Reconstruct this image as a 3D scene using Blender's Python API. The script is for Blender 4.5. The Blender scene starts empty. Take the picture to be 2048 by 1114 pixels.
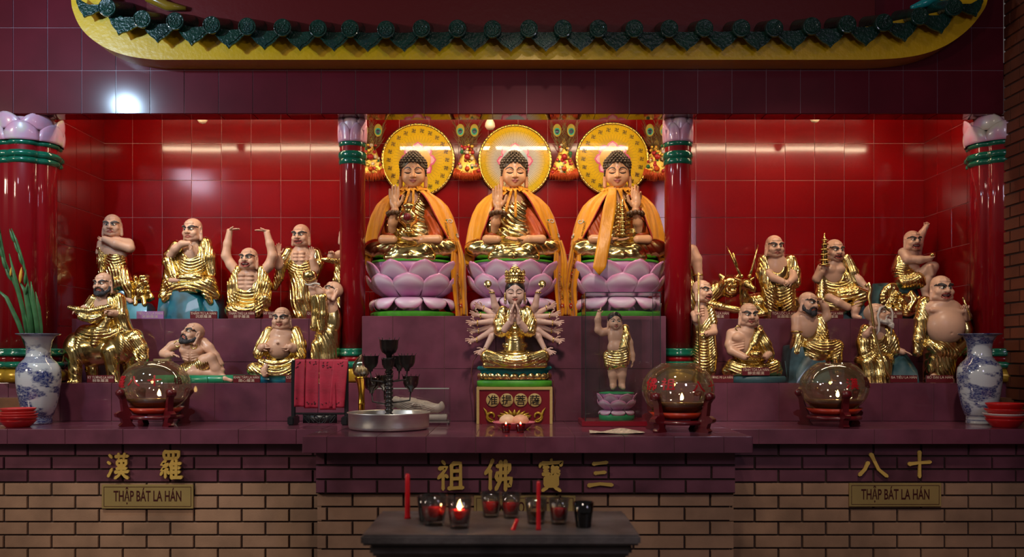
import bpy, bmesh, math, random
import numpy as np
from mathutils import Matrix, Vector
random.seed(7)
PI = math.pi
SC = bpy.context.scene
COL = SC.collection

# ------------------------------------------------------------------ camera, world, lights, exposure
F, CX, HY, CZ = 1856.0, 1028.0, 710.0, 1.45          # focal length in px, vanishing point, eye height
cam_d = bpy.data.cameras.new('camera')
cam = bpy.data.objects.new('camera', cam_d); COL.objects.link(cam)
cam.location = (0, 0, CZ); cam.rotation_euler = (PI/2, 0, 0)
cam_d.sensor_width = 36; cam_d.lens = F/2048*36
cam_d.shift_x = (1024-CX)/2048; cam_d.shift_y = (HY-557)/2048
cam_d.clip_start = .05; cam_d.clip_end = 60
cam_d.dof.use_dof = True; cam_d.dof.focus_distance = 5.5; cam_d.dof.aperture_fstop = 3.2
SC.camera = cam
SC.view_settings.view_transform = 'Standard'; SC.view_settings.look = 'None'
SC.view_settings.gamma = 1; SC.view_settings.use_curve_mapping = False
SC.view_settings.exposure = 0.0
wd = bpy.data.worlds.new('hall'); SC.world = wd; wd.use_nodes = True
wd.node_tree.nodes['Background'].inputs[0].default_value = (.36, .31, .30, 1)
wd.node_tree.nodes['Background'].inputs[1].default_value = .22
SC.cycles.max_bounces = 7; SC.cycles.diffuse_bounces = 3; SC.cycles.glossy_bounces = 4
SC.cycles.transmission_bounces = 7; SC.cycles.transparent_max_bounces = 10
SC.cycles.caustics_reflective = False; SC.cycles.caustics_refractive = False
SC.cycles.sample_clamp_indirect = 4; SC.cycles.use_denoising = True

def light(name, kind, loc, target, power, color, size=.3, size_y=None, spot=None, blend=.5):
    d = bpy.data.lights.new(name, kind); d.energy = power; d.color = color
    if kind == 'AREA':
        d.size = size
        if size_y: d.shape = 'RECTANGLE'; d.size_y = size_y
        else: d.shape = 'DISK'
    else: d.shadow_soft_size = size
    if kind == 'SPOT': d.spot_size = spot; d.spot_blend = blend
    o = bpy.data.objects.new(name, d); COL.objects.link(o); o.location = loc
    o.rotation_euler = (Vector(target)-Vector(loc)).to_track_quat('-Z', 'Y').to_euler()
    return o
# cool flood lamp high at the left of the hall, in front of the eave
light('flood_lamp_light', 'SPOT', (-2.83, 4.05, 3.275), (-1.9, 5.3, 2.8), 75, (.50, .75, 1.0), .04, spot=2.7, blend=.9)
# added spots that brighten the altar figures, cones kept below the beam
for x_, tx_, pw_, c_ in ((-2.2, -1.9, 215, (1.0, .86, .70)), (.12, .12, 285, (1.0, .84, .68)), (1.7, 1.65, 160, (1.0, .80, .62))):
    light('altar_fill_spot', 'SPOT', (x_, 3.1, 4.3), (tx_, 5.45, 1.52), pw_, c_, .10, spot=math.radians(45 if abs(x_) < 1 else 38), blend=.35 if abs(x_) > 1 else .5)
# added area fills; only the second is a lamp, mirrored in the left wall
light('hall_lamp_and_fill', 'AREA', (-5.3, 1.7, 3.2), (-2.0, 4.9, .6), 70, (1.0, .80, .62), .6, .6)  # added warm fill for the left brick front
light('hall_lamp_and_fill', 'AREA', (-3.9, 1.2, 3.57), (-2.0, 4.9, .6), 7, (.90, .80, 1.0), .36, .22)
light('hall_lamp_and_fill', 'AREA', (.0, 1.4, 3.4), (.1, 3.4, .9), 15, (1.0, .82, .66), .22)  # added to brighten the table and its glasses
light('hall_lamp_and_fill', 'AREA', (2.0, .6, 3.1), (1.2, 4.9, .7), 18, (.84, .78, 1.0), .4, .8)  # added fill for the right brick front

# ------------------------------------------------------------------ materials
MATS = {}
def srgb(h):
    c = [int(h[i:i+2], 16)/255 for i in (0, 2, 4)]
    return tuple(x/12.92 if x <= .04045 else ((x+.055)/1.055)**2.4 for x in c)+(1,)
class NT:
    def __init__(s, name):
        m = bpy.data.materials.new(name); m.use_nodes = True; s.m = m; s.t = m.node_tree
        s.n = s.t.nodes; s.b = s.n['Principled BSDF']
    def node(s, t, **kw):
        n = s.n.new(t)
        for k, v in kw.items(): setattr(n, k, v)
        return n
    def link(s, a, b): s.t.links.new(a, b)
    def set(s, **kw):
        for k, v in kw.items(): s.b.inputs[k.replace('_', ' ')].default_value = v
    def coord(s, which='Object', scale=(1, 1, 1)):
        tc = s.node('ShaderNodeTexCoord'); mp = s.node('ShaderNodeMapping'); mp.inputs['Scale'].default_value = scale
        s.link(tc.outputs[which], mp.inputs[0]); return mp.outputs[0]
    def noise(s, vec, scale, detail=3, rough=.5):
        n = s.node('ShaderNodeTexNoise'); n.inputs['Scale'].default_value = scale; n.inputs['Detail'].default_value = detail
        n.inputs['Roughness'].default_value = rough
        if vec: s.link(vec, n.inputs['Vector'])
        return n.outputs['Fac']
    def ramp(s, fac, stops, interp='LINEAR'):
        r = s.node('ShaderNodeValToRGB'); e = r.color_ramp.elements; r.color_ramp.interpolation = interp
        while len(e) < len(stops): e.new(.5)
        for i, (p, c) in enumerate(stops): e[i].position = p; e[i].color = c
        s.link(fac, r.inputs[0]); return r.outputs[0]
    def bump(s, h, strength=.2, dist=.01):
        b = s.node('ShaderNodeBump'); b.inputs['Strength'].default_value = strength; b.inputs['Distance'].default_value = dist
        s.link(h, b.inputs['Height']); s.link(b.outputs[0], s.b.inputs['Normal'])
def mat(name, col, rough=.5, metal=0, coat=0, var=0, vscale=20, bump=0, bscale=60, bdist=.004, trans=0, ior=1.45, emit=None, espow=0, spec=.5, coord='Object', croughness=.06):
    if name in MATS: return MATS[name]
    t = NT(name); c = srgb(col) if isinstance(col, str) else tuple(col)+(1,)
    t.set(Base_Color=c, Roughness=rough, Metallic=metal, Coat_Weight=coat, Coat_Roughness=croughness, Transmission_Weight=trans, IOR=ior, Specular_IOR_Level=spec)
    v = None
    if var or bump: v = t.coord(coord)
    if var:
        lo = tuple(x*(1-var) for x in c[:3])+(1,); hi = tuple(min(1, x*(1+var)) for x in c[:3])+(1,)
        t.link(t.ramp(t.noise(v, vscale, 4), [(.3, lo), (.7, hi)]), t.b.inputs['Base Color'])
    if bump: t.bump(t.noise(v, bscale, 3), bump, bdist)
    if emit: t.set(Emission_Color=srgb(emit) if isinstance(emit, str) else tuple(emit)+(1,), Emission_Strength=espow)
    MATS[name] = t.m; return t.m

# ------------------------------------------------------------------ object helpers
def P(px, py, Y):                                  # a point of the place from where it is seen and how far away it stands
    return Vector(((px-CX)*Y/F, Y, CZ-(py-HY)*Y/F))
def tagset(o, label=None, cat=None, group=None, kind=None):
    if label: o['label'] = label
    if cat: o['category'] = cat
    if group: o['group'] = group
    if kind: o['kind'] = kind
    return o
def empty(name, loc, label, cat, group=None):
    o = bpy.data.objects.new(name, None); COL.objects.link(o); o.location = loc
    o.empty_display_size = .05
    return tagset(o, label, cat, group)
def mk(name, parts, mats, parent=None, smooth=True, loc=None):
    """parts: list of (verts Nx3, faces, material index); one mesh object"""
    vs, lt, ls, mi, off = [], [], [], [], 0
    for p in parts:
        V, Fc, m = p[:3]
        V = np.asarray(V, dtype=np.float32).reshape(-1, 3); vs.append(V)
        if isinstance(Fc, np.ndarray):
            lt.append((Fc+off).ravel()); ls.append(np.full(len(Fc), Fc.shape[1])); n = len(Fc)
        else:
            lt.append(np.array([i+off for f in Fc for i in f], dtype=np.int64)); ls.append(np.array([len(f) for f in Fc])); n = len(Fc)
        mi.append(np.full(n, m)); off += len(V)
    V = np.concatenate(vs); L = np.concatenate(lt).astype(np.int32); S = np.concatenate(ls).astype(np.int32); MI = np.concatenate(mi).astype(np.int32)
    me = bpy.data.meshes.new(name)
    me.vertices.add(len(V)); me.vertices.foreach_set('co', V.ravel())
    me.loops.add(len(L)); me.loops.foreach_set('vertex_index', L)
    me.polygons.add(len(S)); st = np.concatenate([[0], np.cumsum(S)[:-1]]).astype(np.int32)
    me.polygons.foreach_set('loop_start', st); me.polygons.foreach_set('loop_total', S)
    me.polygons.foreach_set('material_index', MI)
    me.polygons.foreach_set('use_smooth', np.full(len(S), bool(smooth), dtype=bool))
    for m in (mats if isinstance(mats, (list, tuple)) else [mats]): me.materials.append(m)
    me.update(calc_edges=True); me.validate()
    if smooth == 'angle': me.set_sharp_from_angle(angle=.7)
    o = bpy.data.objects.new(name, me); COL.objects.link(o)
    if parent: o.parent = parent
    if loc is not None: o.location = loc
    return o
def copy_tree(o, parent=None):
    c = o.copy(); COL.objects.link(c)
    if parent: c.parent = parent
    for ch in [x for x in KIDS.get(o.name, [])] or list(o.children): copy_tree(ch, c)
    return c
KIDS = {}

# ------------------------------------------------------------------ plain mesh pieces (each returns verts, faces)
def box(x0, x1, y0, y1, z0, z1, b=0):
    if b <= 0:
        V = [(x, y, z) for x in (x0, x1) for y in (y0, y1) for z in (z0, z1)]
        return V, [(0, 1, 3, 2), (4, 6, 7, 5), (0, 4, 5, 1), (2, 3, 7, 6), (0, 2, 6, 4), (1, 5, 7, 3)]
    bm = bmesh.new(); bmesh.ops.create_cube(bm, size=1)
    for v in bm.verts:
        v.co = ((x0+x1)/2+v.co.x*(x1-x0), (y0+y1)/2+v.co.y*(y1-y0), (z0+z1)/2+v.co.z*(z1-z0))
    bmesh.ops.bevel(bm, geom=bm.edges[:], offset=b, segments=2, affect='EDGES')
    V = [tuple(v.co) for v in bm.verts]; bm.verts.index_update(); Fc = [tuple(v.index for v in f.verts) for f in bm.faces]; bm.free()
    return V, Fc
def lathe(prof, n=32, c=(0, 0, 0), ang=None, rfun=None):
    """prof: list of (radius, z) from the bottom; closed with end fans when the radius is 0"""
    V, Fc = [], []
    for r, z in prof:
        for i in range(n):
            a = 2*PI*i/n; k = rfun(a, z) if rfun else 1
            V.append((c[0]+r*k*math.cos(a), c[1]+r*k*math.sin(a), c[2]+z))
    for j in range(len(prof)-1):
        for i in range(n):
            a, b = j*n+i, j*n+(i+1) % n
            Fc.append((a, b, b+n, a+n))
    if prof[0][0] > 1e-6: Fc.append(tuple(range(n))[::-1])
    if prof[-1][0] > 1e-6: Fc.append(tuple(range((len(prof)-1)*n, len(prof)*n)))
    return V, Fc
def tube(pts, rad, n=8, cap=True, flat=None):
    pts = [Vector(p) for p in pts]; m = len(pts)
    if not hasattr(rad, '__len__'): rad = [rad]*m
    V, Fc = [], []; prev = None
    for i, p in enumerate(pts):
        t = (pts[min(i+1, m-1)]-pts[max(i-1, 0)]).normalized()
        if prev is None:
            u = t.orthogonal().normalized()
        else:
            u = (prev-t*prev.dot(t)); u = u.normalized() if u.length > 1e-6 else t.orthogonal().normalized()
        prev = u; w = t.cross(u)
        for k in range(n):
            a = 2*PI*k/n
            q = p+(u*math.cos(a)+w*math.sin(a)*(flat or 1))*rad[i]; V.append(tuple(q))
    for j in range(m-1):
        for k in range(n):
            a, b = j*n+k, j*n+(k+1) % n
            Fc.append((a, b, b+n, a+n))
    if cap: Fc += [tuple(range(n))[::-1], tuple(range((m-1)*n, m*n))]
    return V, Fc
def sphere(c, r, nu=16, nv=10, rot=None):
    r = r if hasattr(r, '__len__') else (r, r, r)
    V, Fc = [], []
    for j in range(1, nv):
        th = PI*j/nv
        for i in range(nu):
            a = 2*PI*i/nu
            V.append((r[0]*math.sin(th)*math.cos(a), r[1]*math.sin(th)*math.sin(a), -r[2]*math.cos(th)))
    V += [(0, 0, -r[2]), (0, 0, r[2])]
    for j in range(nv-2):
        for i in range(nu):
            a, b = j*nu+i, j*nu+(i+1) % nu
            Fc.append((a, b, b+nu, a+nu))
    s, t = len(V)-2, len(V)-1
    for i in range(nu):
        Fc.append((s, (i+1) % nu, i)); Fc.append((t, (nv-2)*nu+i, (nv-2)*nu+(i+1) % nu))
    V = np.array(V)
    if rot is not None: V = V @ np.array(rot).T
    return V+np.array(c), Fc
def torus(c, R, r, nu=28, nv=10, rot=None):
    V, Fc = [], []
    for i in range(nu):
        a = 2*PI*i/nu
        for j in range(nv):
            b = 2*PI*j/nv
            V.append(((R+r*math.cos(b))*math.cos(a), (R+r*math.cos(b))*math.sin(a), r*math.sin(b)))
    for i in range(nu):
        for j in range(nv):
            Fc.append((i*nv+j, ((i+1) % nu)*nv+j, ((i+1) % nu)*nv+(j+1) % nv, i*nv+(j+1) % nv))
    V = np.array(V)
    if rot is not None: V = V @ np.array(rot).T
    return V+np.array(c), Fc
def prism(poly, y0, y1):
    """polygon of (x, z) given thickness along y"""
    n = len(poly)
    V = [(x, y0, z) for x, z in poly]+[(x, y1, z) for x, z in poly]
    Fc = [tuple(range(n)), tuple(range(2*n-1, n-1, -1))]+[(i, i+n, (i+1) % n+n, (i+1) % n) for i in range(n)]
    return V, Fc
def grid(fun, nu, nv, closed_u=False):
    V = [fun(i/(nu if closed_u else nu-1), j/(nv-1)) for j in range(nv) for i in range(nu)]
    Fc = []
    for j in range(nv-1):
        for i in range(nu if closed_u else nu-1):
            a, b = j*nu+i, j*nu+(i+1) % nu
            Fc.append((a, b, b+nu, a+nu))
    return np.array(V), Fc
def solid_grid(fun, nu, nv, th):
    """a sheet given thickness th (callable surface fun(u,v)->xyz)"""
    A, Fa = grid(fun, nu, nv)
    A = A.reshape(nv, nu, 3)
    du = np.gradient(A, axis=1); dv = np.gradient(A, axis=0)
    N = np.cross(du, dv); N /= (np.linalg.norm(N, axis=2, keepdims=True)+1e-9)
    B = A-N*th
    V = np.concatenate([A.reshape(-1, 3), B.reshape(-1, 3)]); n = nu*nv
    Fc = list(Fa)+[tuple(i+n for i in f[::-1]) for f in Fa]
    rim = [j for j in range(nu)]+[j*nu+nu-1 for j in range(1, nv)]+[(nv-1)*nu+i for i in range(nu-2, -1, -1)]+[j*nu for j in range(nv-2, 0, -1)]
    for a, b in zip(rim, rim[1:]+rim[:1]): Fc.append((b, a, a+n, b+n))
    return V, Fc
def xf(vf, M):
    V, Fc = vf; V = np.asarray(V, dtype=float); M = np.array(M)
    return V @ M[:3, :3].T+M[:3, 3], Fc
def scl(vf, s, o=(0, 0, 0)): return np.asarray(vf[0], dtype=float)*s+np.array(o), vf[1]
def rotm(axis, a): return np.array(Matrix.Rotation(a, 3, axis))
RX90 = rotm('X', PI/2)
def hull(pts):
    bm = bmesh.new()
    for p in pts: bm.verts.new(p)
    r = bmesh.ops.convex_hull(bm, input=bm.verts[:])
    bmesh.ops.delete(bm, geom=[v for v in bm.verts if not v.link_faces], context='VERTS')
    bm.verts.index_update()
    V = [tuple(v.co) for v in bm.verts]; Fc = [tuple(v.index for v in f.verts) for f in bm.faces]; bm.free()
    return V, Fc
def text_mesh(body, size, mt, extrude=.001, bold=0, align='CENTER'):
    c = bpy.data.curves.new('lettering', 'FONT'); c.body = body; c.size = size; c.align_x = align; c.align_y = 'CENTER'
    c.extrude = extrude; c.offset = bold; c.resolution_u = 3
    o = bpy.data.objects.new('lettering', c); COL.objects.link(o)
    dg = bpy.context.evaluated_depsgraph_get(); me = bpy.data.meshes.new_from_object(o.evaluated_get(dg))
    V = np.array([v.co for v in me.vertices]); Fc = [tuple(p.vertices) for p in me.polygons]
    bpy.data.objects.remove(o); bpy.data.curves.remove(c); bpy.data.meshes.remove(me)
    V = V[:, [0, 2, 1]]*np.array([1, -1, 1])           # stand it up, facing the hall
    return V, Fc

# ------------------------------------------------------------------ organic modelling: smooth unions of tapered limbs, meshed with surface nets
def nets(D, o, h):
    s = D < 0
    nx, ny, nz = D.shape
    cnt = np.zeros((nx-1, ny-1, nz-1), np.int8)
    cor = [(i, j, k) for i in (0, 1) for j in (0, 1) for k in (0, 1)]
    for i, j, k in cor: cnt += s[i:nx-1+i, j:ny-1+j, k:nz-1+k]
    act = (cnt > 0) & (cnt < 8)
    I = np.argwhere(act); n = len(I)
    idx = np.full(act.shape, -1, np.int64); idx[act] = np.arange(n)
    dv = {c: D[I[:, 0]+c[0], I[:, 1]+c[1], I[:, 2]+c[2]] for c in cor}
    acc = np.zeros((n, 3)); w = np.zeros(n)
    for c in cor:
        for ax in range(3):
            if c[ax] == 0:
                e = list(c); e[ax] = 1; e = tuple(e)
                a, b = dv[c], dv[e]; m = (a < 0) != (b < 0)
                t = np.where(m, a/np.where(m, a-b, 1), 0)
                p = np.array(c, float)[None].repeat(n, 0); p[:, ax] = t
                acc += p*m[:, None]; w += m
    V = (I+acc/w[:, None])*h+np.array(o)
    Fs = []
    for ax in range(3):
        sl0 = [slice(1, -1)]*3; sl0[ax] = slice(0, -1); sl1 = [slice(1, -1)]*3; sl1[ax] = slice(1, None)
        a, b = s[tuple(sl0)], s[tuple(sl1)]
        E = np.argwhere(a != b)
        if not len(E): continue
        inside = a[E[:, 0], E[:, 1], E[:, 2]]
        base = E.copy()
        for q in range(3):
            if q != ax: base[:, q] += 1
        u, v = (ax+1) % 3, (ax+2) % 3
        def cell(du, dv_):
            c = base.copy(); c[:, u] -= du; c[:, v] -= dv_
            return idx[c[:, 0], c[:, 1], c[:, 2]]
        q = np.stack([cell(1, 1), cell(0, 1), cell(0, 0), cell(1, 0)], 1)
        q[~inside] = q[~inside][:, ::-1]
        Fs.append(q)
    return V, np.concatenate(Fs)

def basis(R, yaw=0, pitch=0, roll=0):
    return rotm('Z', math.radians(yaw)) @ rotm('X', math.radians(-pitch)) @ rotm('Y', math.radians(roll))

class Sculpt:
    """primitives in local units (x right, y away, z up); mesh(h) returns verts, quads"""
    def __init__(s): s.ops = []; s.folds = []
    def _add(s, op, k, sub): s.ops.append((op, k, sub)); return s
    def cap(s, a, b, ra, rb, k=4, sub=False):
        return s._add(('c', np.array(a, float), np.array(b, float), ra, rb), k, sub)
    def ell(s, c, r, R=None, k=4, sub=False):
        return s._add(('e', np.array(c, float), np.array(r, float), R), k, sub)
    def chain(s, pts, k=4, sub=False):
        for p, q in zip(pts, pts[1:]): s.cap(p[:3], q[:3], p[3], q[3], k, sub)
        return s
    def mesh(s, h, pad=3):
        lo, hi = np.full(3, 1e9), np.full(3, -1e9)
        for op, k, sub in s.ops:
            if sub: continue
            a, b = s._bb(op); lo = np.minimum(lo, a); hi = np.maximum(hi, b)
        lo -= pad+2*h; hi += pad+2*h
        n = np.ceil((hi-lo)/h).astype(int)+1
        D = np.full(n, 30., np.float32)
        ax = [lo[i]+h*np.arange(n[i]) for i in range(3)]
        for op, k, sub in s.ops:
            a, b = s._bb(op); m = k+3*h+1
            i0 = np.clip(np.floor((a-m-lo)/h).astype(int), 0, n); i1 = np.clip(np.ceil((b+m-lo)/h).astype(int)+1, 0, n)
            if np.any(i1 <= i0): continue
            sl = tuple(slice(i0[q], i1[q]) for q in range(3))
            X = ax[0][sl[0]][:, None, None]; Y = ax[1][sl[1]][None, :, None]; Z = ax[2][sl[2]][None, None, :]
            d = s._d(op, X, Y, Z).astype(np.float32); S = D[sl]
            if sub:
                d = -d; hh = np.clip(.5-.5*(S-d)/max(k, 1e-3), 0, 1)
                hh = np.clip(.5+.5*(d-S)/max(k, 1e-3), 0, 1)
                D[sl] = S*(1-hh)+d*hh+k*hh*(1-hh)
            else:
                hh = np.clip(.5+.5*(S-d)/max(k, 1e-3), 0, 1)
                D[sl] = S*(1-hh)+d*hh-k*hh*(1-hh)
        if s.folds:
            X = ax[0][:, None, None].astype(np.float32); Y = ax[1][None, :, None].astype(np.float32); Z = ax[2][None, None, :].astype(np.float32)
            near = np.abs(D) < 8
            T = np.zeros_like(D)
            for f in s.folds: T += f(X, Y, Z)
            D = np.where(near, D+T, D)
        D[0] = D[-1] = 9; D[:, 0] = D[:, -1] = 9; D[:, :, 0] = D[:, :, -1] = 9
        return nets(D, lo, h)
    def _bb(s, op):
        if op[0] == 'c':
            r = max(op[3], op[4]); return np.minimum(op[1], op[2])-r, np.maximum(op[1], op[2])+r
        R = op[3]; r = op[2]
        if R is None: return op[1]-r, op[1]+r
        e = np.sqrt((R**2) @ (r**2)); return op[1]-e, op[1]+e
    def _d(s, op, X, Y, Z):
        if op[0] == 'c':
            a, b, ra, rb = op[1:5]; ba = b-a; L = float(ba @ ba)+1e-9
            x, y, z = X-a[0], Y-a[1], Z-a[2]
            t = np.clip((x*ba[0]+y*ba[1]+z*ba[2])/L, 0, 1)
            return np.sqrt((x-t*ba[0])**2+(y-t*ba[1])**2+(z-t*ba[2])**2)-(ra+(rb-ra)*t)
        c, r, R = op[1:4]
        x, y, z = X-c[0], Y-c[1], Z-c[2]
        if R is not None:
            x, y, z = (R[0, 0]*x+R[1, 0]*y+R[2, 0]*z, R[0, 1]*x+R[1, 1]*y+R[2, 1]*z, R[0, 2]*x+R[1, 2]*y+R[2, 2]*z)
        k0 = np.sqrt((x/r[0])**2+(y/r[1])**2+(z/r[2])**2)
        k1 = np.sqrt((x/r[0]**2)**2+(y/r[1]**2)**2+(z/r[2]**2)**2)+1e-9
        return k0*(k0-1)/k1
def wave(p): return np.sin(p)+.35*np.sin(2*p+.8)
# ------------------------------------------------------------------ the setting
ZL, ZS, ZU = 1.065, 1.287, 1.677                   # ledge, lower shelf, upper shelf heights
M_tile = mat('red wall tile', (.20, .001, .002), .38, var=.12, vscale=3, bump=.12, bscale=2.2, bdist=.02, coat=.55, croughness=.10, spec=.07)
M_beam = mat('maroon wall tile', (.092, .006, .015), .5, var=.15, vscale=4, bump=.10, bscale=3, bdist=.02, coat=.5, croughness=.15, spec=.10)
M_riser = mat('plum floor tile', (.135, .036, .062), .32, var=.25, vscale=7, bump=.05, bscale=5, bdist=.01, coat=.7, croughness=.05)
M_grout = mat('pale grout', (.50, .22, .20), .5)
M_dgrout = mat('dark grout', (.16, .07, .08), .6)
M_glz = mat('glazed plum brick', (.135, .046, .068), .34, var=.45, vscale=4, bump=.1, bscale=40)
M_tan = mat('tan brick', (.33, .195, .118), .75, var=.25, vscale=5, bump=.3, bscale=160, bdist=.002)
M_red = mat('orange brick', (.135, .034, .014), .7, var=.3, vscale=5, bump=.3, bscale=120, bdist=.002)
M_mort = mat('dark mortar', (.035, .018, .014), .9)

def tiles(O, u, v, n, ulines, vlines, gap=.0022, tilt=.0008, thick=.004, seed=1):
    """tiles between the given joint positions along u and v; O at u=v=0; n outward"""
    rnd = random.Random(seed)
    O, u, v, n = (np.array(q, float) for q in (O, u, v, n))
    V, Fc = [], []
    for a0, a1 in zip(ulines, ulines[1:]):
        for b0, b1 in zip(vlines, vlines[1:]):
            i = len(V); g = gap/2
            tu, tv = rnd.uniform(-tilt, tilt), rnd.uniform(-tilt, tilt)
            for (a, b, sa, sb) in ((a0+g, b0+g, -1, -1), (a1-g, b0+g, 1, -1), (a1-g, b1-g, 1, 1), (a0+g, b1-g, -1, 1)):
                V.append(O+u*a+v*b)
            for (a, b, sa, sb) in ((a0+g, b0+g, -1, -1), (a1-g, b0+g, 1, -1), (a1-g, b1-g, 1, 1), (a0+g, b1-g, -1, 1)):
                V.append(O+u*(a-sa*.001)+v*(b-sb*.001)+n*(thick+sa*tu+sb*tv))
            fl = [(i+4, i+5, i+6, i+7)]+[(i+j, i+(j+1) % 4, i+4+(j+1) % 4, i+4+j) for j in range(4)]
            Fc += fl
    V = np.array(V)
    if np.dot(np.cross(u, v), n) < 0: Fc = [f[::-1] for f in Fc]
    return V, Fc
def lines(lo, hi, ref, step):
    k = math.ceil((lo-ref)/step-1e-6); out = [lo]
    while ref+k*step < hi-1e-6:
        if ref+k*step > lo+.004: out.append(ref+k*step)
        k += 1
    return out+[hi]
def st(name, parts, mats, smooth=False):
    return tagset(mk(name, parts, mats, None, smooth), kind='structure')
WX = 2.765
zl = lines(ZU, 3.10, 2.877, .25)
st('wall_back', [(*box(-WX, WX, 6.26, 6.40, 1.2, 3.12), 1), (*tiles((0, 6.26, 0), (1, 0, 0), (0, 0, 1), (0, -1, 0), lines(-WX, WX, .027, .2), zl, tilt=.0008, seed=3), 0)], [M_tile, M_grout])
yl = lines(5.58, 6.255, 6.255, .2)
zl2 = lines(ZS, 3.10, 2.877, .25)
for nm, s in (('wall_left', -1), ('wall_right', 1)):
    st(nm, [(*box(min(s*WX, s*(WX+.14)), max(s*WX, s*(WX+.14)), 5.58, 6.40, 1.2, 3.12), 1), (*tiles((s*WX, 0, 0), (0, 1, 0), (0, 0, 1), (-s, 0, 0), yl, zl2, seed=5+s), 0)], [M_tile, M_grout])
st('ceiling', [(*box(-3.4, 3.4, 5.56, 6.40, 3.10, 3.2), 0)], [M_tile])
bl = lines(-3.6, 2.86, -2.326, .2)
st('beam', [(*box(-3.6, 2.86, 5.424, 5.556, 2.862, 4.2), 1), (*tiles((0, 5.424, 0), (1, 0, 0), (0, 0, 1), (0, -1, 0), bl, lines(2.86, 4.1, 2.862, .25), gap=.003, seed=11), 0),
            (*tiles((0, 5.424, 2.862), (1, 0, 0), (0, 1, 0), (0, 0, -1), bl, [0, .132], gap=.002, tilt=.0006, seed=12), 2)], [M_beam, mat('lilac grout', (.26, .15, .19), .25), mat('soffit tile', (.09, .006, .008), .05)])
# altar steps
def step(name, x0, x1, y0, y1, z0, z1, pitch, vr, seed, ref=0):
    ul = lines(x0, x1, ref, pitch)
    st(name, [(*box(x0, x1, y0, y1, z0-.05, z1-.004), 1),
              (*tiles((0, y0, 0), (1, 0, 0), (0, 0, 1), (0, -1, 0), ul, vr, gap=.002, seed=seed), 0),
              (*tiles((0, y0, z1-.004), (1, 0, 0), (0, 1, 0), (0, 0, 1), ul, lines(0, y1-y0, 0, .3), gap=.002, tilt=.0003, seed=seed+1), 0)], [M_riser, M_dgrout])
step('lower_shelf', -3.4, -.885, 5.40, 6.255, ZL, ZS, .3, [ZL, ZS], 21, ref=-1.44)
step('lower_shelf', .885, 3.4, 5.40, 6.255, ZL, ZS, .3, [ZL, ZS], 23, ref=1.24)
step('upper_shelf', -WX, -.885, 5.80, 6.255, ZS, ZU, .3, [ZS, ZS+.12, ZU], 25, ref=-1.28)
step('upper_shelf', .885, WX, 5.80, 6.255, ZS, ZU, .3, [ZS, ZS+.12, ZU], 27, ref=1.2)
step('buddha_platform', -.884, .884, 5.40, 6.255, ZL, ZU, .3, [ZL, ZL+.305, ZU], 29, ref=-.405)
# counters with their tiled nosing
def counter(name, x0, x1, y0, y1, ref, seed, pitch=.3):
    zt = ZL; th = .078; ul = lines(x0, x1, ref, pitch)
    st(name, [(*box(x0, x1, y0, y1, zt-th, zt-.003), 1),
              (*tiles((0, y0, 0), (1, 0, 0), (0, 0, 1), (0, -1, 0), ul, [zt-th, zt], gap=.002, seed=seed), 0),
              (*tiles((0, y0-.004, zt-.004), (1, 0, 0), (0, 1, 0), (0, 0, 1), ul, lines(0, y1-y0, .24, .3), gap=.002, tilt=.0003, seed=seed+1), 0),
              (*tiles((x0, 0, 0), (0, 1, 0), (0, 0, 1), (-1, 0, 0), [y0, y1], [zt-th, zt], seed=seed+2), 0),
              (*tiles((x1, 0, 0), (0, 1, 0), (0, 0, 1), (1, 0, 0), [y0, y1], [zt-th, zt], seed=seed+3), 0)], [M_riser, M_dgrout])
counter('side_counter', -3.4, -.998, 4.82, 5.40, -1.43, 31)
counter('side_counter', 1.126, 2.86, 4.82, 5.40, 1.57, 33)
counter('centre_counter', -.996, 1.124, 4.38, 5.40, -.415, 35, .234)
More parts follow.
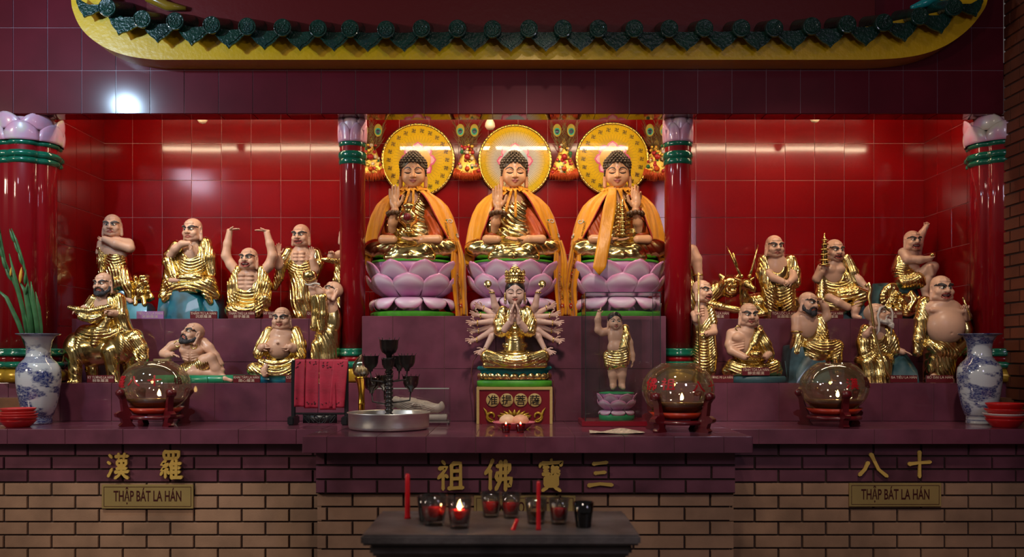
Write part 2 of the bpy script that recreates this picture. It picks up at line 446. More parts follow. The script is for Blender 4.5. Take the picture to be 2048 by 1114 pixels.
# brick fronts
def bricks(name, x0, x1, Y, ztop, zbot, refx, pitch=.25, rowh=.0692, nglz=3, depth=.3, rec=0, rows=None, side=False, mats=None, seed=1):
    V, Fc, MI = [], [], []; rnd = random.Random(seed); parts = [[], []]
    r = 0; z = ztop
    g = .0075
    while z > zbot+.01:
        off = refx+(pitch/2 if r % 2 else 0)
        k = math.floor((x0-off)/pitch)
        while off+k*pitch < x1:
            a, b = max(x0, off+k*pitch), min(x1, off+(k+1)*pitch); k += 1
            if b-a < .02: continue
            d = rnd.uniform(-.001, .001); yy = Y+(rec if r >= nglz else 0)
            a2 = a+(0 if a == x0 else g/2); b2 = b-(0 if b == x1 else g/2)
            e = .0025; z1, z0 = z-g/2, max(z-rowh+g/2, zbot)
            vv = [(a2, yy+.012, z0), (b2, yy+.012, z0), (b2, yy+.012, z1), (a2, yy+.012, z1), (a2+e, yy+d, z0+e), (b2-e, yy+d, z0+e), (b2-e, yy+d, z1-e), (a2+e, yy+d, z1-e)]
            ff = [(4, 5, 6, 7), (0, 1, 5, 4), (1, 2, 6, 5), (2, 3, 7, 6), (3, 0, 4, 7)]
            parts[0 if r < nglz else 1].append((vv, ff))
        z -= rowh; r += 1
    out = []
    for m in (0, 1):
        if parts[m]:
            V = []; Fc = []
            for vv, ff in parts[m]:
                Fc += [tuple(i+len(V) for i in f) for f in ff]; V += vv
            out.append((np.array(V), Fc, m))
    zsplit = ztop-nglz*rowh
    if rec: out += [(*box(x0, x1, Y+.010, Y+depth, zsplit, ztop), 2), (*box(x0+.02, x1-.02, Y+rec+.010, Y+depth, zbot, zsplit), 2)]
    else: out.append((*box(x0, x1, Y+.010, Y+depth, zbot, ztop), 2))
    if side:                                            # laid along y at a side wall: swap axes
        out = [(np.stack([p[0][:, 1], p[0][:, 0], p[0][:, 2]], 1) if isinstance(p[0], np.ndarray) else np.array(p[0])[:, [1, 0, 2]], [f[::-1] for f in p[1]], p[2]) for p in out]
    return st(name, out, mats or [M_glz, M_tan, M_mort])
zt = ZL-.078
bricks('altar_front', -3.4, -.958, 4.88, zt, .0, -2.308, seed=2)
bricks('altar_front', 1.069, 2.86, 4.88, zt, .0, 1.391, seed=3)
bricks('altar_front', -.956, 1.067, 4.47, zt, .0, -.412, pitch=.248, rowh=.0685, rec=.03, seed=4, depth=.40)
bricks('wall_side', 2.4, 5.42, 2.86, 4.2, 0, 2.45, pitch=.2, rowh=.0700, nglz=0, side=True, mats=[M_red, M_red, M_mort], seed=5, depth=.3)
st('floor', [(*box(-5, 5, -3.5, 6.4, -.1, 0), 0)], [mat('hall floor tile', (.10, .05, .04), .35, var=.2, vscale=2)])

# ------------------------------------------------------------------ columns
M_colred = mat('red gloss paint', (.26, .003, .008), .4, coat=.6, bump=.08, bscale=25, bdist=.003, spec=.12)
M_green = mat('green gloss paint', (.005, .13, .075), .18, coat=.5, bump=.12, bscale=30, bdist=.003)
M_gildp = mat('gold paint', (.42, .25, .02), .25, metal=.3)
M_pink = NT('pink petal paint')
M_pink.set(Roughness=.3, Coat_Weight=.4)
c_ = M_pink.coord('Object'); M_pink.link(M_pink.ramp(M_pink.noise(c_, 9, 2), [(.35, srgb('D995AC')), (.5, srgb('CFA5BE')), (.66, srgb('CFC6B4'))]), M_pink.b.inputs['Base Color']); M_pink = M_pink.m
def column(X, R, lobes, label, Y=5.58, a0=0.0):
    t = empty('column', (X, Y, ZS), label, 'column', None)
    rf = (lambda a, z: 1-.10*(1-abs(math.sin(lobes/2*(a-a0))))**2) if lobes else None
    n = 96 if lobes else 40
    def Zp(py): return CZ-(py-HY)*(Y-R*.6)/F-ZS
    def ring(py0, py1, k):
        z0, z1 = Zp(py1), Zp(py0); m = (z0+z1)/2; h = (z1-z0)/2
        return [(R*(1+.02), z0-.001)]+[(R*(1.02+k*math.sin(PI*i/8)), m-h*math.cos(PI*i/8)) for i in range(9)]+[(R*1.02, z1+.001)]
    mk('shaft', [(*lathe([(R, .02), (R, Zp(262)), (R*.8, Zp(240)), (R*.8, 2.861-ZS)], n, rfun=rf), 0)], [M_colred], t)
    for py0, py1, k in ((283, 292, .07), (303, 317, .13), (317, 328, .08)):
        mk('ring', [(*lathe(ring(py0, py1, k), n, rfun=rf), 0)], [M_green], t)
    b = [(R*1.12, 0), (R*1.22, Zp(762)), (R*1.22, Zp(748))]
    mk('base', [(*lathe([(R*1.1, 0), (R*1.28, .012), (R*1.30, .05), (R*1.2, .075), (R*1.12, .085)], n, rfun=rf), 1),
                (*lathe([(R*1.12, .083), (R*1.26, .09), (R*1.30, .105), (R*1.24, .12), (R*1.12, .125)], n, rfun=rf), 0),
                (*lathe([(R*1.1, .123), (R*1.1, .155)], n, rfun=rf), 2),
                (*lathe([(R*1.08, .153), (R*1.24, .16), (R*1.26, .172), (R*1.16, .182), (R*1.2, .19), (R*1.16, .2), (R*1.02, .203)], n, rfun=rf), 0)], [M_green, M_gildp, M_colred], t)
    cap = mk('capital', [(*lathe([(R*1.0, Zp(284)), (R*1.05, Zp(270)), (R*1.08, Zp(250)), (R*1.02, Zp(238)), (R*.8, Zp(236))], n, rfun=rf), 0)], [M_pink], t)
    npet = lobes*1 if lobes else 6
    for row, (zb, zt_, off) in enumerate(((Zp(284), Zp(247), 0), (Zp(262), Zp(229), .5))):
        for i in range(npet):
            a = a0+2*PI*(i+off)/npet+(PI/npet if lobes else 0)
            w = 2*PI/npet*.56
            def f(u, v, a=a, w=w, zb=zb, zt_=zt_, row=row):
                e = 1-(2*u-1)**2
                th = a+(u-.5)*2*w*(1-.15*v)
                z = zb+(zt_-zb)*v*(.55+.45*e)
                r = R*(1.05+.05*math.sin(v*2.6)+(.03 if row == 0 else .01)+.05*e)
                return (r*math.cos(th), r*math.sin(th), z)
            mk('petal', [(*solid_grid(f, 9, 9, .004), 0)], [M_pink], cap)
    return t
column(-2.916, .170, 6, 'thick lobed red column with pink petal capital, left of the figures', a0=-PI/2-.28)
column(-.971, .075, 0, 'slim round red column between the left figures and the three large Buddhas')
column(.985, .079, 0, 'slim round red column between the three large Buddhas and the right figures')
column(2.916, .170, 6, 'red column beside the brick wall at the far right, behind the blue vase', a0=-PI/2+.2)

# ------------------------------------------------------------------ eave over the beam
M_yel = mat('yellow gloss paint', (.62, .38, .005), .34, var=.06, vscale=8, bump=.5, bscale=34, bdist=.005, coat=.6, croughness=.24)
M_glaze = NT('green roof glaze'); M_glaze.set(Roughness=.3, Specular_IOR_Level=.25, Coat_Weight=.35, Coat_Roughness=.05)
M_glaze.link(M_glaze.ramp(M_glaze.noise(M_glaze.coord(), 7, 3), [(.3, (.003, .018, .015, 1)), (.55, (.005, .036, .024, 1)), (.75, (.008, .028, .034, 1))]), M_glaze.b.inputs['Base Color'])
M_glaze.bump(M_glaze.noise(M_glaze.coord(), 60, 2), .5, .012); M_glaze = M_glaze.m
ev = empty('eave_roof', (0, 5.25, 3.12), 'curved yellow eave with green glazed roof tiles above the altar', 'roof')
def evp(px, py, Y): p = P(px, py, Y); return (p.x, p.y-5.25, p.z-3.12)
lower = [(142, -60), (142, 0), (148, 28), (162, 56), (186, 80), (220, 100), (262, 113), (310, 119.5), (1740, 119.5), (1800, 116), (1850, 107), (1895, 89), (1935, 60), (1962, 28), (1975, 0), (1978, -60)]
discs = [(214, 15), (284, 38), (350, 42), (423, 50), (494, 53), (565, 55), (636, 57), (700, 57), (772, 59), (843, 57), (915, 57), (985, 58), (1058, 57), (1126, 57), (1197, 57), (1269, 57), (1339, 57), (1409, 56), (1483, 56), (1549, 56), (1624, 52), (1695, 48), (1768, 45), (1840, 32), (1908, 14)]
def smooth_path(pts, n=4):
    out = []
    for i in range(len(pts)-1):
        p0, p1, p2, p3 = pts[max(0, i-1)], pts[i], pts[i+1], pts[min(len(pts)-1, i+2)]
        for j in range(n):
            t = j/n; out.append(tuple(.5*(2*p1[q]+(p2[q]-p0[q])*t+(2*p0[q]-5*p1[q]+4*p2[q]-p3[q])*t*t+(3*p1[q]-p0[q]-3*p2[q]+p3[q])*t**3) for q in (0, 1)))
    return out+[pts[-1]]
i_ = lower.index((310, 119.5)); lower = smooth_path(lower[:i_+1])+smooth_path(lower[i_+1:])
poly = lower+[(1900, -60), (1895, 20), (1700, 60), (1550, 66), (640, 68), (350, 55), (205, 30), (195, -60)]
mk('fascia', [(*prism([evp(x, y, 5.25)[::2] for x, y in poly], 0, .17), 0)], [M_yel], ev, 'angle')
def tile_frame(px, py, Y): return np.array(evp(px, py, Y))
allx = [(142, -12)]+discs+[(1975, -14)]
for i, (x, y) in enumerate(discs):
    c = tile_frame(x, y, 5.13); r = 17.5*5.13/F
    V, Fc = lathe([(0, 0), (r*.55, .0), (r*.62, .003), (r*.72, .003), (r*.78, -.002), (r*.88, -.002), (r*.92, .004), (r, .003), (r*1.02, -.006), (r*1.0, -.012)], 28)
    dome = (np.zeros((0, 3)), [])
    bumps = [sphere((r*.30*q*math.cos(g*1.1+q), r*.30*q*math.sin(g*1.1+q), .001), (r*.11, r*.11, .003), 7, 5) for q in (0, 1, 1.75) for g in range(1 if q == 0 else int(5*q))]
    M = np.eye(4); M[:3, :3] = RX90; M[:3, 3] = c
    tl = xf((V, Fc), M)
    body = tube([c+np.array((0, .004, 0)), c+np.array((0, .16, .05)), c+np.array((0, .30, .095))], [r*.94]*3, 16)
    mk('round_tile', [(*tl, 0), *[(*xf(d_, M), 0) for d_ in bumps], (*body, 0)], [M_glaze], ev, 'angle')
for i in range(len(allx)-1):
    (xa, ya), (xb, yb) = allx[i], allx[i+1]
    x, y = (xa+xb)/2, (ya+yb)/2+4; w = min(36, abs(xb-xa)/2+4) if 0 < i < len(allx)-2 else 27
    ang = math.atan2(yb-ya, xb-xa); s = 5.17/F
    prof = [(-1.02, -.12), (-.98, .14), (-.86, .36), (-.70, .50), (-.58, .66), (-.40, .82), (-.16, .96), (0, 1.15), (.16, .96), (.40, .82), (.58, .66), (.70, .50), (.86, .36), (.98, .14), (1.02, -.12), (.5, .06), (0, .12), (-.5, .06)]
    c = tile_frame(x, y, 5.17)
    def outl(k, dy): return [(c[0]+s*(px*w*k*math.cos(ang)*1.0+py*w*k*math.sin(-ang)), c[2]-s*(py*w*k*math.cos(ang)+px*w*k*math.sin(ang))-dy) for px, py in prof]
    o1 = outl(1, 0); o2 = outl(.80, .006)
    leaf = prism(o1, c[1], c[1]+.014); inner = prism(o2, c[1]-.004, c[1]+.002)
    back = xf(box(-w*s*.9, w*s*.9, 0, .34, -.008, .0), np.array(Matrix.Translation(c+np.array((0, .01, -.006))) @ Matrix.Rotation(math.radians(17.5), 4, 'X')))
    mk('drip_tile', [(*leaf, 0), (*inner, 0), (*back, 0)], [M_glaze], ev, 'angle')
a, b = P(298, 36, 5.42), P(1745, 36, 5.42)
tagset(mk('roof_board', [(*box(a.x, b.x, 5.385, 5.419, a.z-.1, 4.15), 0)], [mat('dark red paint', (.10, .004, .006), .35, bump=.2, bscale=30)], None, False), kind='structure')
for side, pts, m, lab in ((-1, [(270, -40), (300, -5), (335, 12), (372, 17)], mat('ochre glaze', (.22, .13, .012), .2), 0), (1, [(1905, -40), (1880, -12), (1855, 4), (1822, 16)], mat('turquoise glaze', (.01, .26, .28), .15, bump=.4, bscale=60), 0)):
    mk('hip_ridge', [(*tube([evp(x, y, 5.36) for x, y in pts], [.035, .034, .028, .012], 12), 0)], [m], ev)

# ------------------------------------------------------------------ lamps of the niche
M_tube = mat('lit tube', (1, .9, .75), .3, emit=(1.0, .80, .52), espow=46)
M_white = mat('white enamel', (.85, .82, .75), .35)
for i, (x0, x1, lab) in enumerate(((-2.62, -1.08, 'white tube lamp behind the beam over the left figures'), (-.86, .86, 'white tube lamp behind the beam over the three large Buddhas'), (1.08, 2.62, 'white tube lamp behind the beam over the right figures'))):
    t = empty('tube_lamp', ((x0+x1)/2, 5.615, 3.053), lab, 'lamp'); w = (x1-x0)/2
    mk('housing', [(*xf(prism([(-.07, .047), (-.07, .030), (-.022, -.045), (.022, -.045), (.07, .030), (.07, .047)], -w, w), Matrix.Rotation(PI/2, 4, 'Z')), 0)], [M_white], t, False)
    mk('tube', [(*tube([(-w+.02, 0, -.075), (w-.02, 0, -.075)], .013, 12), 0)], [M_tube], t)
    for s in (-1, 1): mk('end_cap', [(*box(s*w-.02, s*w+.02, -.02, .02, -.095, -.04, .003), 0)], [M_white], t, 'angle')
M_bulb = mat('unlit bulb glass', (.62, .50, .34), .25, coat=.5)
for px, py, Y, lab in ((405, 237, 5.85, 'small bulb peeking below the beam over the left figures'), (980, 250, 5.85, 'cream bulb hanging by the halo of the middle Buddha'), (1630, 235, 5.85, 'small bulb peeking below the beam over the right figures')):
    p = P(px, py, Y); t = empty('hanging_bulb', p, lab, 'bulb'); k = .034
    mk('bulb', [(*lathe([(0, -k), (k*.6, -k*.8), (k*.95, -k*.3), (k*.9, k*.3), (k*.6, k*.9), (k*.5, k*1.2)], 20), 0)], [M_bulb], t)
    mk('socket', [(*lathe([(k*.5, k*1.1), (k*.62, k*1.2), (k*.62, k*2), (k*.2, k*2.2)], 16), 0)], [M_white], t)
    mk('cord', [(*tube([(0, 0, k*2.1), (0, 0, 3.10-p.z)], .003, 6), 0)], [M_white], t)
# ------------------------------------------------------------------ figures: materials, heads, hands
M_gold = NT('polished gold leaf')
M_gold.set(Base_Color=(.86, .60, .15, 1), Metallic=1, Roughness=.21)
v_ = M_gold.coord(); n_ = M_gold.noise(v_, 40, 2)
M_gold.link(M_gold.ramp(M_gold.noise(v_, 14, 3), [(.3, (.74, .52, .16, 1)), (.7, (.90, .73, .32, 1))]), M_gold.b.inputs['Base Color'])
M_gold.bump(n_, .12, .008); M_gold = M_gold.m
M_skin = mat('statue flesh paint', (.70, .42, .285), .36, var=.10, vscale=9, coat=.12)
M_pale = mat('pale face paint', (.74, .50, .44), .32, var=.06, vscale=9, coat=.12)
M_bskin = mat('buddha flesh paint', (.72, .36, .17), .34, var=.06, vscale=6, coat=.12)
M_eyew = mat('eye white paint', (.72, .68, .60), .3)
M_black = mat('black paint', (.012, .010, .010), .3)
M_browm = mat('dark brow paint', (.035, .028, .028), .5)
M_grey = mat('grey brow paint', (.10, .085, .08), .5)
M_lip = mat('lip paint', (.50, .15, .11), .35)
M_mouth = mat('mouth paint', (.16, .010, .012), .4)
M_teeth = mat('teeth paint', (.75, .70, .60), .3)
M_beard = mat('dark beard paint', (.035, .035, .042), .6, bump=.6, bscale=220, bdist=.003)
M_whair = mat('white hair paint', (.62, .58, .52), .5, bump=.4, bscale=200, bdist=.002)
M_teal = NT('teal rock paint'); M_teal.set(Roughness=.3, Coat_Weight=.2)
M_teal.link(M_teal.ramp(M_teal.noise(M_teal.coord(), 9, 2), [(.36, (.004, .05, .055, 1)), (.5, (.005, .13, .20, 1)), (.66, (.018, .19, .23, 1))]), M_teal.b.inputs['Base Color']); M_teal = M_teal.m
M_tealg = NT('grey green rock paint'); M_tealg.set(Roughness=.35, Coat_Weight=.2)
M_tealg.link(M_tealg.ramp(M_tealg.noise(M_tealg.coord(), 9, 2), [(.36, (.008, .03, .028, 1)), (.5, (.05, .13, .15, 1)), (.66, (.13, .22, .24, 1))]), M_tealg.b.inputs['Base Color']); M_tealg = M_tealg.m
M_greenp = mat('green base paint', (.012, .22, .10), .3, var=.2, vscale=12, coat=.2)
SKINM = [M_skin, M_eyew, M_black, M_browm, M_lip, M_mouth, M_teeth, M_grey]
CACHE = {}
def arhat_head(style):
    """head of height 1 (chin -.5 to crown .5), face towards -y; returns {part: [(V, F, mat)]}"""
    key = tuple(sorted(style.items()))
    if key in CACHE: return CACHE[key]
    m = style.get('mouth', 'smile'); fat = style.get('fat', 0); beard = style.get('beard')
    S = Sculpt()
    S.ell((0, .06, .13), (.355, .42, .365), k=.05)
    S.ell((0, -.04, -.16), (.315+.05*fat, .33, .31), k=.10)
    S.ell((0, -.22, -.40), (.15+.06*fat, .13, .10), k=.10)
    for s in (-1, 1):
        S.ell((s*.20, -.24, -.15), (.13+.04*fat, .13, .13), k=.10)
        S.ell((s*.235, -.08, -.34), (.12+.06*fat, .18, .12), k=.10)
        S.cap((s*.27, -.27, .13), (s*.06, -.365, .085), .055, .06, k=.06)
        S.ell((s*.365, .04, -.02), (.05, .11, .17), k=.03)
        S.cap((s*.375, .03, -.14), (s*.385, .01, -.40), .065, .075, k=.04)
    for s in (-1, 1):
        S.ell((s*.145, -.44, .0), (.10, .10, .065), k=.05, sub=True)
        S.ell((s*.395, -.03, .0), (.03, .06, .10), k=.03, sub=True)
    S.cap((0, -.36, .06), (0, -.455, -.11), .048, .078, k=.05)
    for s in (-1, 1): S.ell((s*.075, -.40, -.125), (.055, .06, .045), k=.03)
    S.chain([(-.2, -.275, .27, .016), (0, -.33, .265, .018), (.2, -.275, .27, .016)], k=.05)          # brow furrows
    S.chain([(-.17, -.24, .345, .014), (0, -.29, .34, .014), (.17, -.24, .345, .014)], k=.05)
    for s in (-1, 1): S.cap((s*.11, -.38, -.12), (s*.20, -.30, -.27), .03, .03, k=.05)  # laugh lines
    op = {'laugh': .088, 'open': .066}.get(m, 0); zc = -.298 if op else -.272
    if op:
        S.ell((0, -.40, zc-.01), (.195, .19, op), k=.03, sub=True)
        S.chain([(-.185, -.29, zc+.045, .026), (-.09, -.365, zc+op*.95, .032), (0, -.385, zc+op*.85, .034), (.09, -.365, zc+op*.95, .032), (.185, -.29, zc+.045, .026)], k=.03)
        S.chain([(-.17, -.29, zc-.0, .026), (-.09, -.355, zc-op*.85, .034), (0, -.372, zc-op*1.12, .036), (.09, -.355, zc-op*.85, .034), (.17, -.29, zc-.0, .026)], k=.03)
    else:
        c = .03 if m == 'smile' else -.03
        S.chain([(-.15, -.315, zc+c, .02), (-.06, -.365, zc+.012, .03), (.06, -.365, zc+.012, .03), (.15, -.315, zc+c, .02)], k=.03)
        S.chain([(-.11, -.325, zc-.03+c*.6, .02), (0, -.365, zc-.052, .034), (.11, -.325, zc-.03+c*.6, .02)], k=.02)
    V, Q = S.mesh(.0145, pad=.04)
    cen = V[Q].mean(1); X_, Y_, Z_ = np.abs(cen[:, 0]), cen[:, 1], cen[:, 2]; front = Y_ < -.08
    def near(poly, w):
        d = np.full(len(cen), 9.)
        for (x0, z0, w0), (x1, z1, w1) in zip(poly, poly[1:]):
            L2 = (x1-x0)**2+(z1-z0)**2; t = np.clip(((X_-x0)*(x1-x0)+(Z_-z0)*(z1-z0))/L2, 0, 1)
            d = np.minimum(d, np.hypot(X_-x0-t*(x1-x0), Z_-z0-t*(z1-z0))/(w0+(w1-w0)*t))
        return front & (d < w)
    mi = np.zeros(len(Q), int); w = style.get('brow', 1.0)
    if op:
        mi[front & (((X_/.205)**2+((Z_-zc+.005)/(op*1.12))**2) < 1)] = 5
        mi[near([(0, zc+op*.85+.020, .016), (.09, zc+op*.95+.018, .015), (.205, zc+.05, .010)], 1)] = 4
        mi[near([(0, zc-op*1.12-.014, .020), (.09, zc-op*.85-.012, .018), (.195, zc+.01, .010)], 1)] = 4
    else:
        mi[near([(0, zc+.014, .020), (.06, zc+.018, .026), (.15, zc+c, .010)], 1)] = 4
        mi[near([(0, zc-.052, .030), (.11, zc-.032+c*.6, .016)], 1)] = 4
        mi[near([(0, zc-.014, .008), (.06, zc-.010, .009), (.165, zc+c, .007)], 1)] = 5
    mi[near([(.045, .060, .026), (.10, .100, .042), (.18, .140, .048), (.27, .125, .036), (.34, .08, .010)], w)] = 7 if style.get('grey') else 3
    mi[near([(.055, .0, .010), (.10, .040, .016), (.17, .044, .016), (.245, -.005, .010)], 1)] = 2
    parts = {'body': [(V, Q[mi == i], i) for i in range(8) if (mi == i).any()], 'beard': [], 'hair': []}
    B = parts['body']
    for s in (-1, 1):
        B.append((*sphere((s*.145, -.325, .0), (.082, .080, .048), 14, 9), 1))
        B.append((*sphere((s*.140, -.385, .002), (.038, .026, .040), 12, 8), 2))
    if op:
        B.append((*sphere((0, -.325, zc+op*.50), (.150, .055, .034), 14, 6), 6))
        B.append((*sphere((0, -.27, zc-op*.5), (.10, .07, .04), 14, 6), 4))
    if beard:
        Sb = Sculpt()
        Sb.chain([(-.36, .0, -.12, .045), (-.335, -.10, -.30, .075), (-.19, -.27, -.43, .09), (0, -.36, -.47, .11), (.19, -.27, -.43, .09), (.335, -.10, -.30, .075), (.36, .0, -.12, .045)], k=.05)
        Sb.chain([(-.20, -.32, -.35, .05), (-.185, -.35, -.24, .035), (-.06, -.415, -.185, .03), (.06, -.415, -.185, .03), (.185, -.35, -.24, .035), (.20, -.32, -.35, .05)], k=.02)
        Sb.ell((0, -.43, -.265), (.135, .12, .055), k=.03, sub=True)
        Sb.cap((0, -.39, -.36), (0, -.40, -.40), .055, .06, k=.03)
        if beard == 'white': Sb.chain([(0, -.36, -.46, .12), (0, -.42, -.60, .10), (0, -.45, -.72, .03)], k=.06)
        Sb.folds.append(lambda X, Y, Z: .012*np.sin(X*75+8*np.sin(Z*14)))
        Vb, Qb = Sb.mesh(.0155, pad=.05)
        parts['beard'].append((Vb, Qb, 0))
    if style.get('hair') == 'back':
        Sh = Sculpt(); Sh.ell((0, .20, .05), (.37, .34, .40), k=.05); Sh.ell((0, .22, -.25), (.30, .22, .30), k=.08)
        Sh.ell((0, -.25, .25), (.34, .46, .60), k=.05, sub=True)
        parts['hair'].append((*Sh.mesh(.02, pad=.05), 0))
    if style.get('hair') == 'band':
        ring = [(.365*math.sin(a), .05-.43*math.cos(a), .255-.02*math.cos(a)) for a in np.linspace(-2.4, 2.4, 40)]
        parts['hair'].append((*tube(ring, [.035+.012*math.sin(i*2.2) for i in range(40)], 7), 0))
    CACHE[key] = parts
    return parts

def hand_ops(S, W, D, N, size, side=1, curl=(.15, .2, .25, .3), spread=.12, thumb=.8, k=.5):
    W, D, N = (np.array(q, float) for q in (W, D, N)); D /= np.linalg.norm(D); N = N-D*(N @ D); N /= np.linalg.norm(N)
    L = np.cross(D, N)*side                                # towards the thumb
    z = size
    R = np.stack([L, N, D], 1)
    S.ell(W+D*.26*z, (.205*z, .085*z, .30*z), R, k=.05*z)
    S.cap(W-D*.08*z, W+D*.1*z, .13*z, .13*z, k=.06*z)
    if not hasattr(curl, '__len__'): curl = (curl,)*4
    for i in range(4):
        o = (1.5-i)
        b = W+D*(.47-.025*abs(o-.5))*z+L*o*.108*z
        ln = (.40, .45, .42, .33)[i]*z; a = curl[i]
        d1 = D*math.cos(a)+N*math.sin(a)+L*o*spread; d1 /= np.linalg.norm(d1)
        d2 = D*math.cos(a*2.3)+N*math.sin(a*2.3)+L*o*spread*.8; d2 /= np.linalg.norm(d2)
        p1 = b+d1*ln*.52; p2 = p1+d2*ln*.5
        S.cap(b, p1, .062*z, .056*z, k=.03*z); S.cap(p1, p2, .056*z, .044*z, k=.02*z)
    t0 = W+D*.12*z+L*.15*z
    dt = D*.62+L*thumb+N*.25; dt /= np.linalg.norm(dt)
    t1 = t0+dt*.22*z; dt2 = D*.85+L*(thumb*.45)+N*.3; dt2 /= np.linalg.norm(dt2)
    S.cap(t0, t1, .078*z, .066*z, k=.05*z); S.cap(t1, t1+dt2*.22*z, .066*z, .05*z, k=.02*z)

class Figure:
    """a painted statue; every coordinate below is (x, y, d): its place in px units of its own frontal view, d px nearer than its base line"""
    def __init__(s, name, Y, bx, zbase, label, cat='statue', group=None):
        s.Y = Y; s.k = Y/F; s.bx = bx; s.by = HY-(zbase-CZ)*F/Y
        s.t = empty(name, ((bx-CX)*s.k, Y, zbase), label, cat, group)
        s.S = {}; s.raw = {}; s.h = {}
    def q(s, x, y, d): return np.array((x-s.bx, -d, s.by-y), float)
    def part(s, p):
        if p not in s.S: s.S[p] = Sculpt()
        return s.S[p]
    def C(s, p, x1, y1, d1, r1, x2, y2, d2, r2, k=4, sub=False): s.part(p).cap(s.q(x1, y1, d1), s.q(x2, y2, d2), r1, r2, k, sub); return s
    def E(s, p, x, y, d, rx, rd, ry, k=4, sub=False, roll=0, yaw=0, pitch=0):
        s.part(p).ell(s.q(x, y, d), (rx, rd, ry), basis(0, yaw, pitch, roll) if (roll or yaw or pitch) else None, k, sub); return s
    def L(s, p, pts, k=4, sub=False):
        s.part(p).chain([(*s.q(*a[:3]), a[3]) for a in pts], k, sub); return s
    def add(s, p, V, Fc, m=0): s.raw.setdefault(p, []).append((np.asarray(V, float), Fc, m)); return s
    def fold(s, p, kind, x, y, wl, amp, rx, ry, c=.02, ang=0, warp=2.):
        x0, z0 = x-s.bx, s.by-y
        if kind != 'R': wl *= .82
        amp *= .85
        ca, sa = math.cos(math.radians(ang)), math.sin(math.radians(ang)); w = 2*PI/wl
        def f(X, Y, Z):
            dx, dz = X-x0, Z-z0
            m = np.clip(1.35-((dx/rx)**2+(dz/ry)**2), 0, 1)
            if kind == 'U': ph = w*(dz-c*dx*dx+.25*Y)
            elif kind == 'R': ph = np.arctan2(dx, dz)*wl+Y*.05
            else: ph = w*(dx*ca+dz*sa+.25*Y+warp*np.sin(.09*(dx*sa-dz*ca)+.3))
            return (.8*amp*m*wave(ph)).astype(np.float32)
        s.part(p).folds.append(f); return s
    def head(s, x, y, d, H, yaw=0, pitch=0, roll=0, **style):
        parts = arhat_head(style); R = basis(0, yaw, pitch, roll); o = s.q(x, y, d)
        for pn, lst in parts.items():
            for V, Q, m in lst: s.add(pn, (V*H) @ R.T+o, Q, m)
        s.headf = (o, R, H); return s
    def hand(s, x, y, d, D, N, size, side=1, p='body', h=.55, **kw):
        S = Sculpt(); D = (D[0], -D[2], -D[1]); N = (N[0], -N[2], -N[1])
        hand_ops(S, s.q(x, y, d), D, N, size, side, **kw)
        V, Q = S.mesh(h, pad=2); return s.add(p, V, Q, 0)
    def rock(s, p, boxes, seed=1, n=26):
        rnd = random.Random(seed)
        for (x0, x1, y0, y1, d0, d1) in boxes:
            pts = []
            for i in range(n):
                a = [rnd.uniform(-1, 1) for _ in range(3)]; j = rnd.randrange(3); a[j] = math.copysign(1, a[j])
                tp = .5+.5*a[2]; f = 1-.22*tp
                pts.append(((x0+x1)/2+a[0]*(x1-x0)/2*f, (y0+y1)/2-a[2]*(y1-y0)/2, (d0+d1)/2+a[1]*(d1-d0)/2*f))
            for cx in (x0+.04*(x1-x0), x1-.04*(x1-x0)):
                for cd in (d0, d1): pts.append((cx, y1, cd))
            V, Fc = hull([tuple(s.q(*a)) for a in pts]); s.add(p, V, Fc, 0)
        return s
    def tube(s, p, pts, r, n=8, m=0): return s.add(p, *tube([tuple(s.q(*a)) for a in pts], r, n), m)
    def build(s, mats, h=None):
        h = h or {}
        names = list(dict.fromkeys(list(s.S)+list(s.raw)))
        for p in names:
            parts = []
            if p in s.S: parts.append((*s.S[p].mesh(h.get(p, 1.05)), 0))
            parts += s.raw.get(p, [])
            parts = [(np.asarray(V)*s.k, Fc, m) for V, Fc, m in parts if len(V)]
            if not parts: continue
            base = p.split('.')[0]
            mk(base, parts, mats.get(p, mats.get(base)), s.t, 'angle' if base in ('rock',) and p not in s.S else (False if base == 'rock' else True))
        return s.t
AM = {'body': SKINM, 'robe': [M_gold], 'lower_robe': [M_gold], 'beard': [M_beard], 'hair': [M_black], 'rock': [M_teal], 'lion': [M_gold], 'elephant': [M_gold], 'tiger': [M_gold], 'deer': [M_gold],
      'antler': [M_gold], 'dragon': [M_gold], 'bowl': [M_gold], 'staff': [M_gold], 'scroll': [M_gold], 'pagoda': [M_gold], 'base': [M_greenp], 'earring': [M_gold], 'eyebrow': [M_whair], 'bracelet': [M_gold], 'ball': [M_gold], 'prayer_beads': [M_black]}
# ------------------------------------------------------------------ the gilded figures, left bay, upper shelf
YU, YLo = 6.0, 5.56
f = Figure('arhat_statue', YU, 235, ZU, 'gilded bald figure with folded arms on a teal rock with a small lion')
f.E('body', 232, 504, 2, 23, 15, 24).E('body', 229, 474, 4, 11, 11, 10).L('body', [(208, 488, 6, 9), (232, 484, 6, 11), (258, 488, 5, 10)])
f.C('body', 259, 488, 5, 10, 265, 497, 12, 9.5).L('body', [(264, 497, 14, 9.5), (240, 490, 21, 9), (219, 481, 22, 6.5)]).L('body', [(207, 489, 6, 9), (203, 506, 9, 7.5)])
f.hand(221, 483, 23, (-1, -.15, .1), (0, -.3, 1), 17, 1, curl=.4)
f.E('robe', 231, 524, 2, 24, 18, 27).L('robe', [(205, 500, 8, 8.5), (205, 525, 9, 8), (209, 552, 8, 8)]).L('robe', [(232, 545, 2, 23), (228, 575, 4, 21)])
f.L('robe', [(248, 548, 8, 15), (262, 572, 14, 12), (266, 596, 16, 8)]).L('robe', [(212, 556, 12, 11), (232, 570, 18, 12), (246, 566, 18, 10)])
f.E('robe', 232, 500, 10, 24, 20, 10, sub=True, k=3)
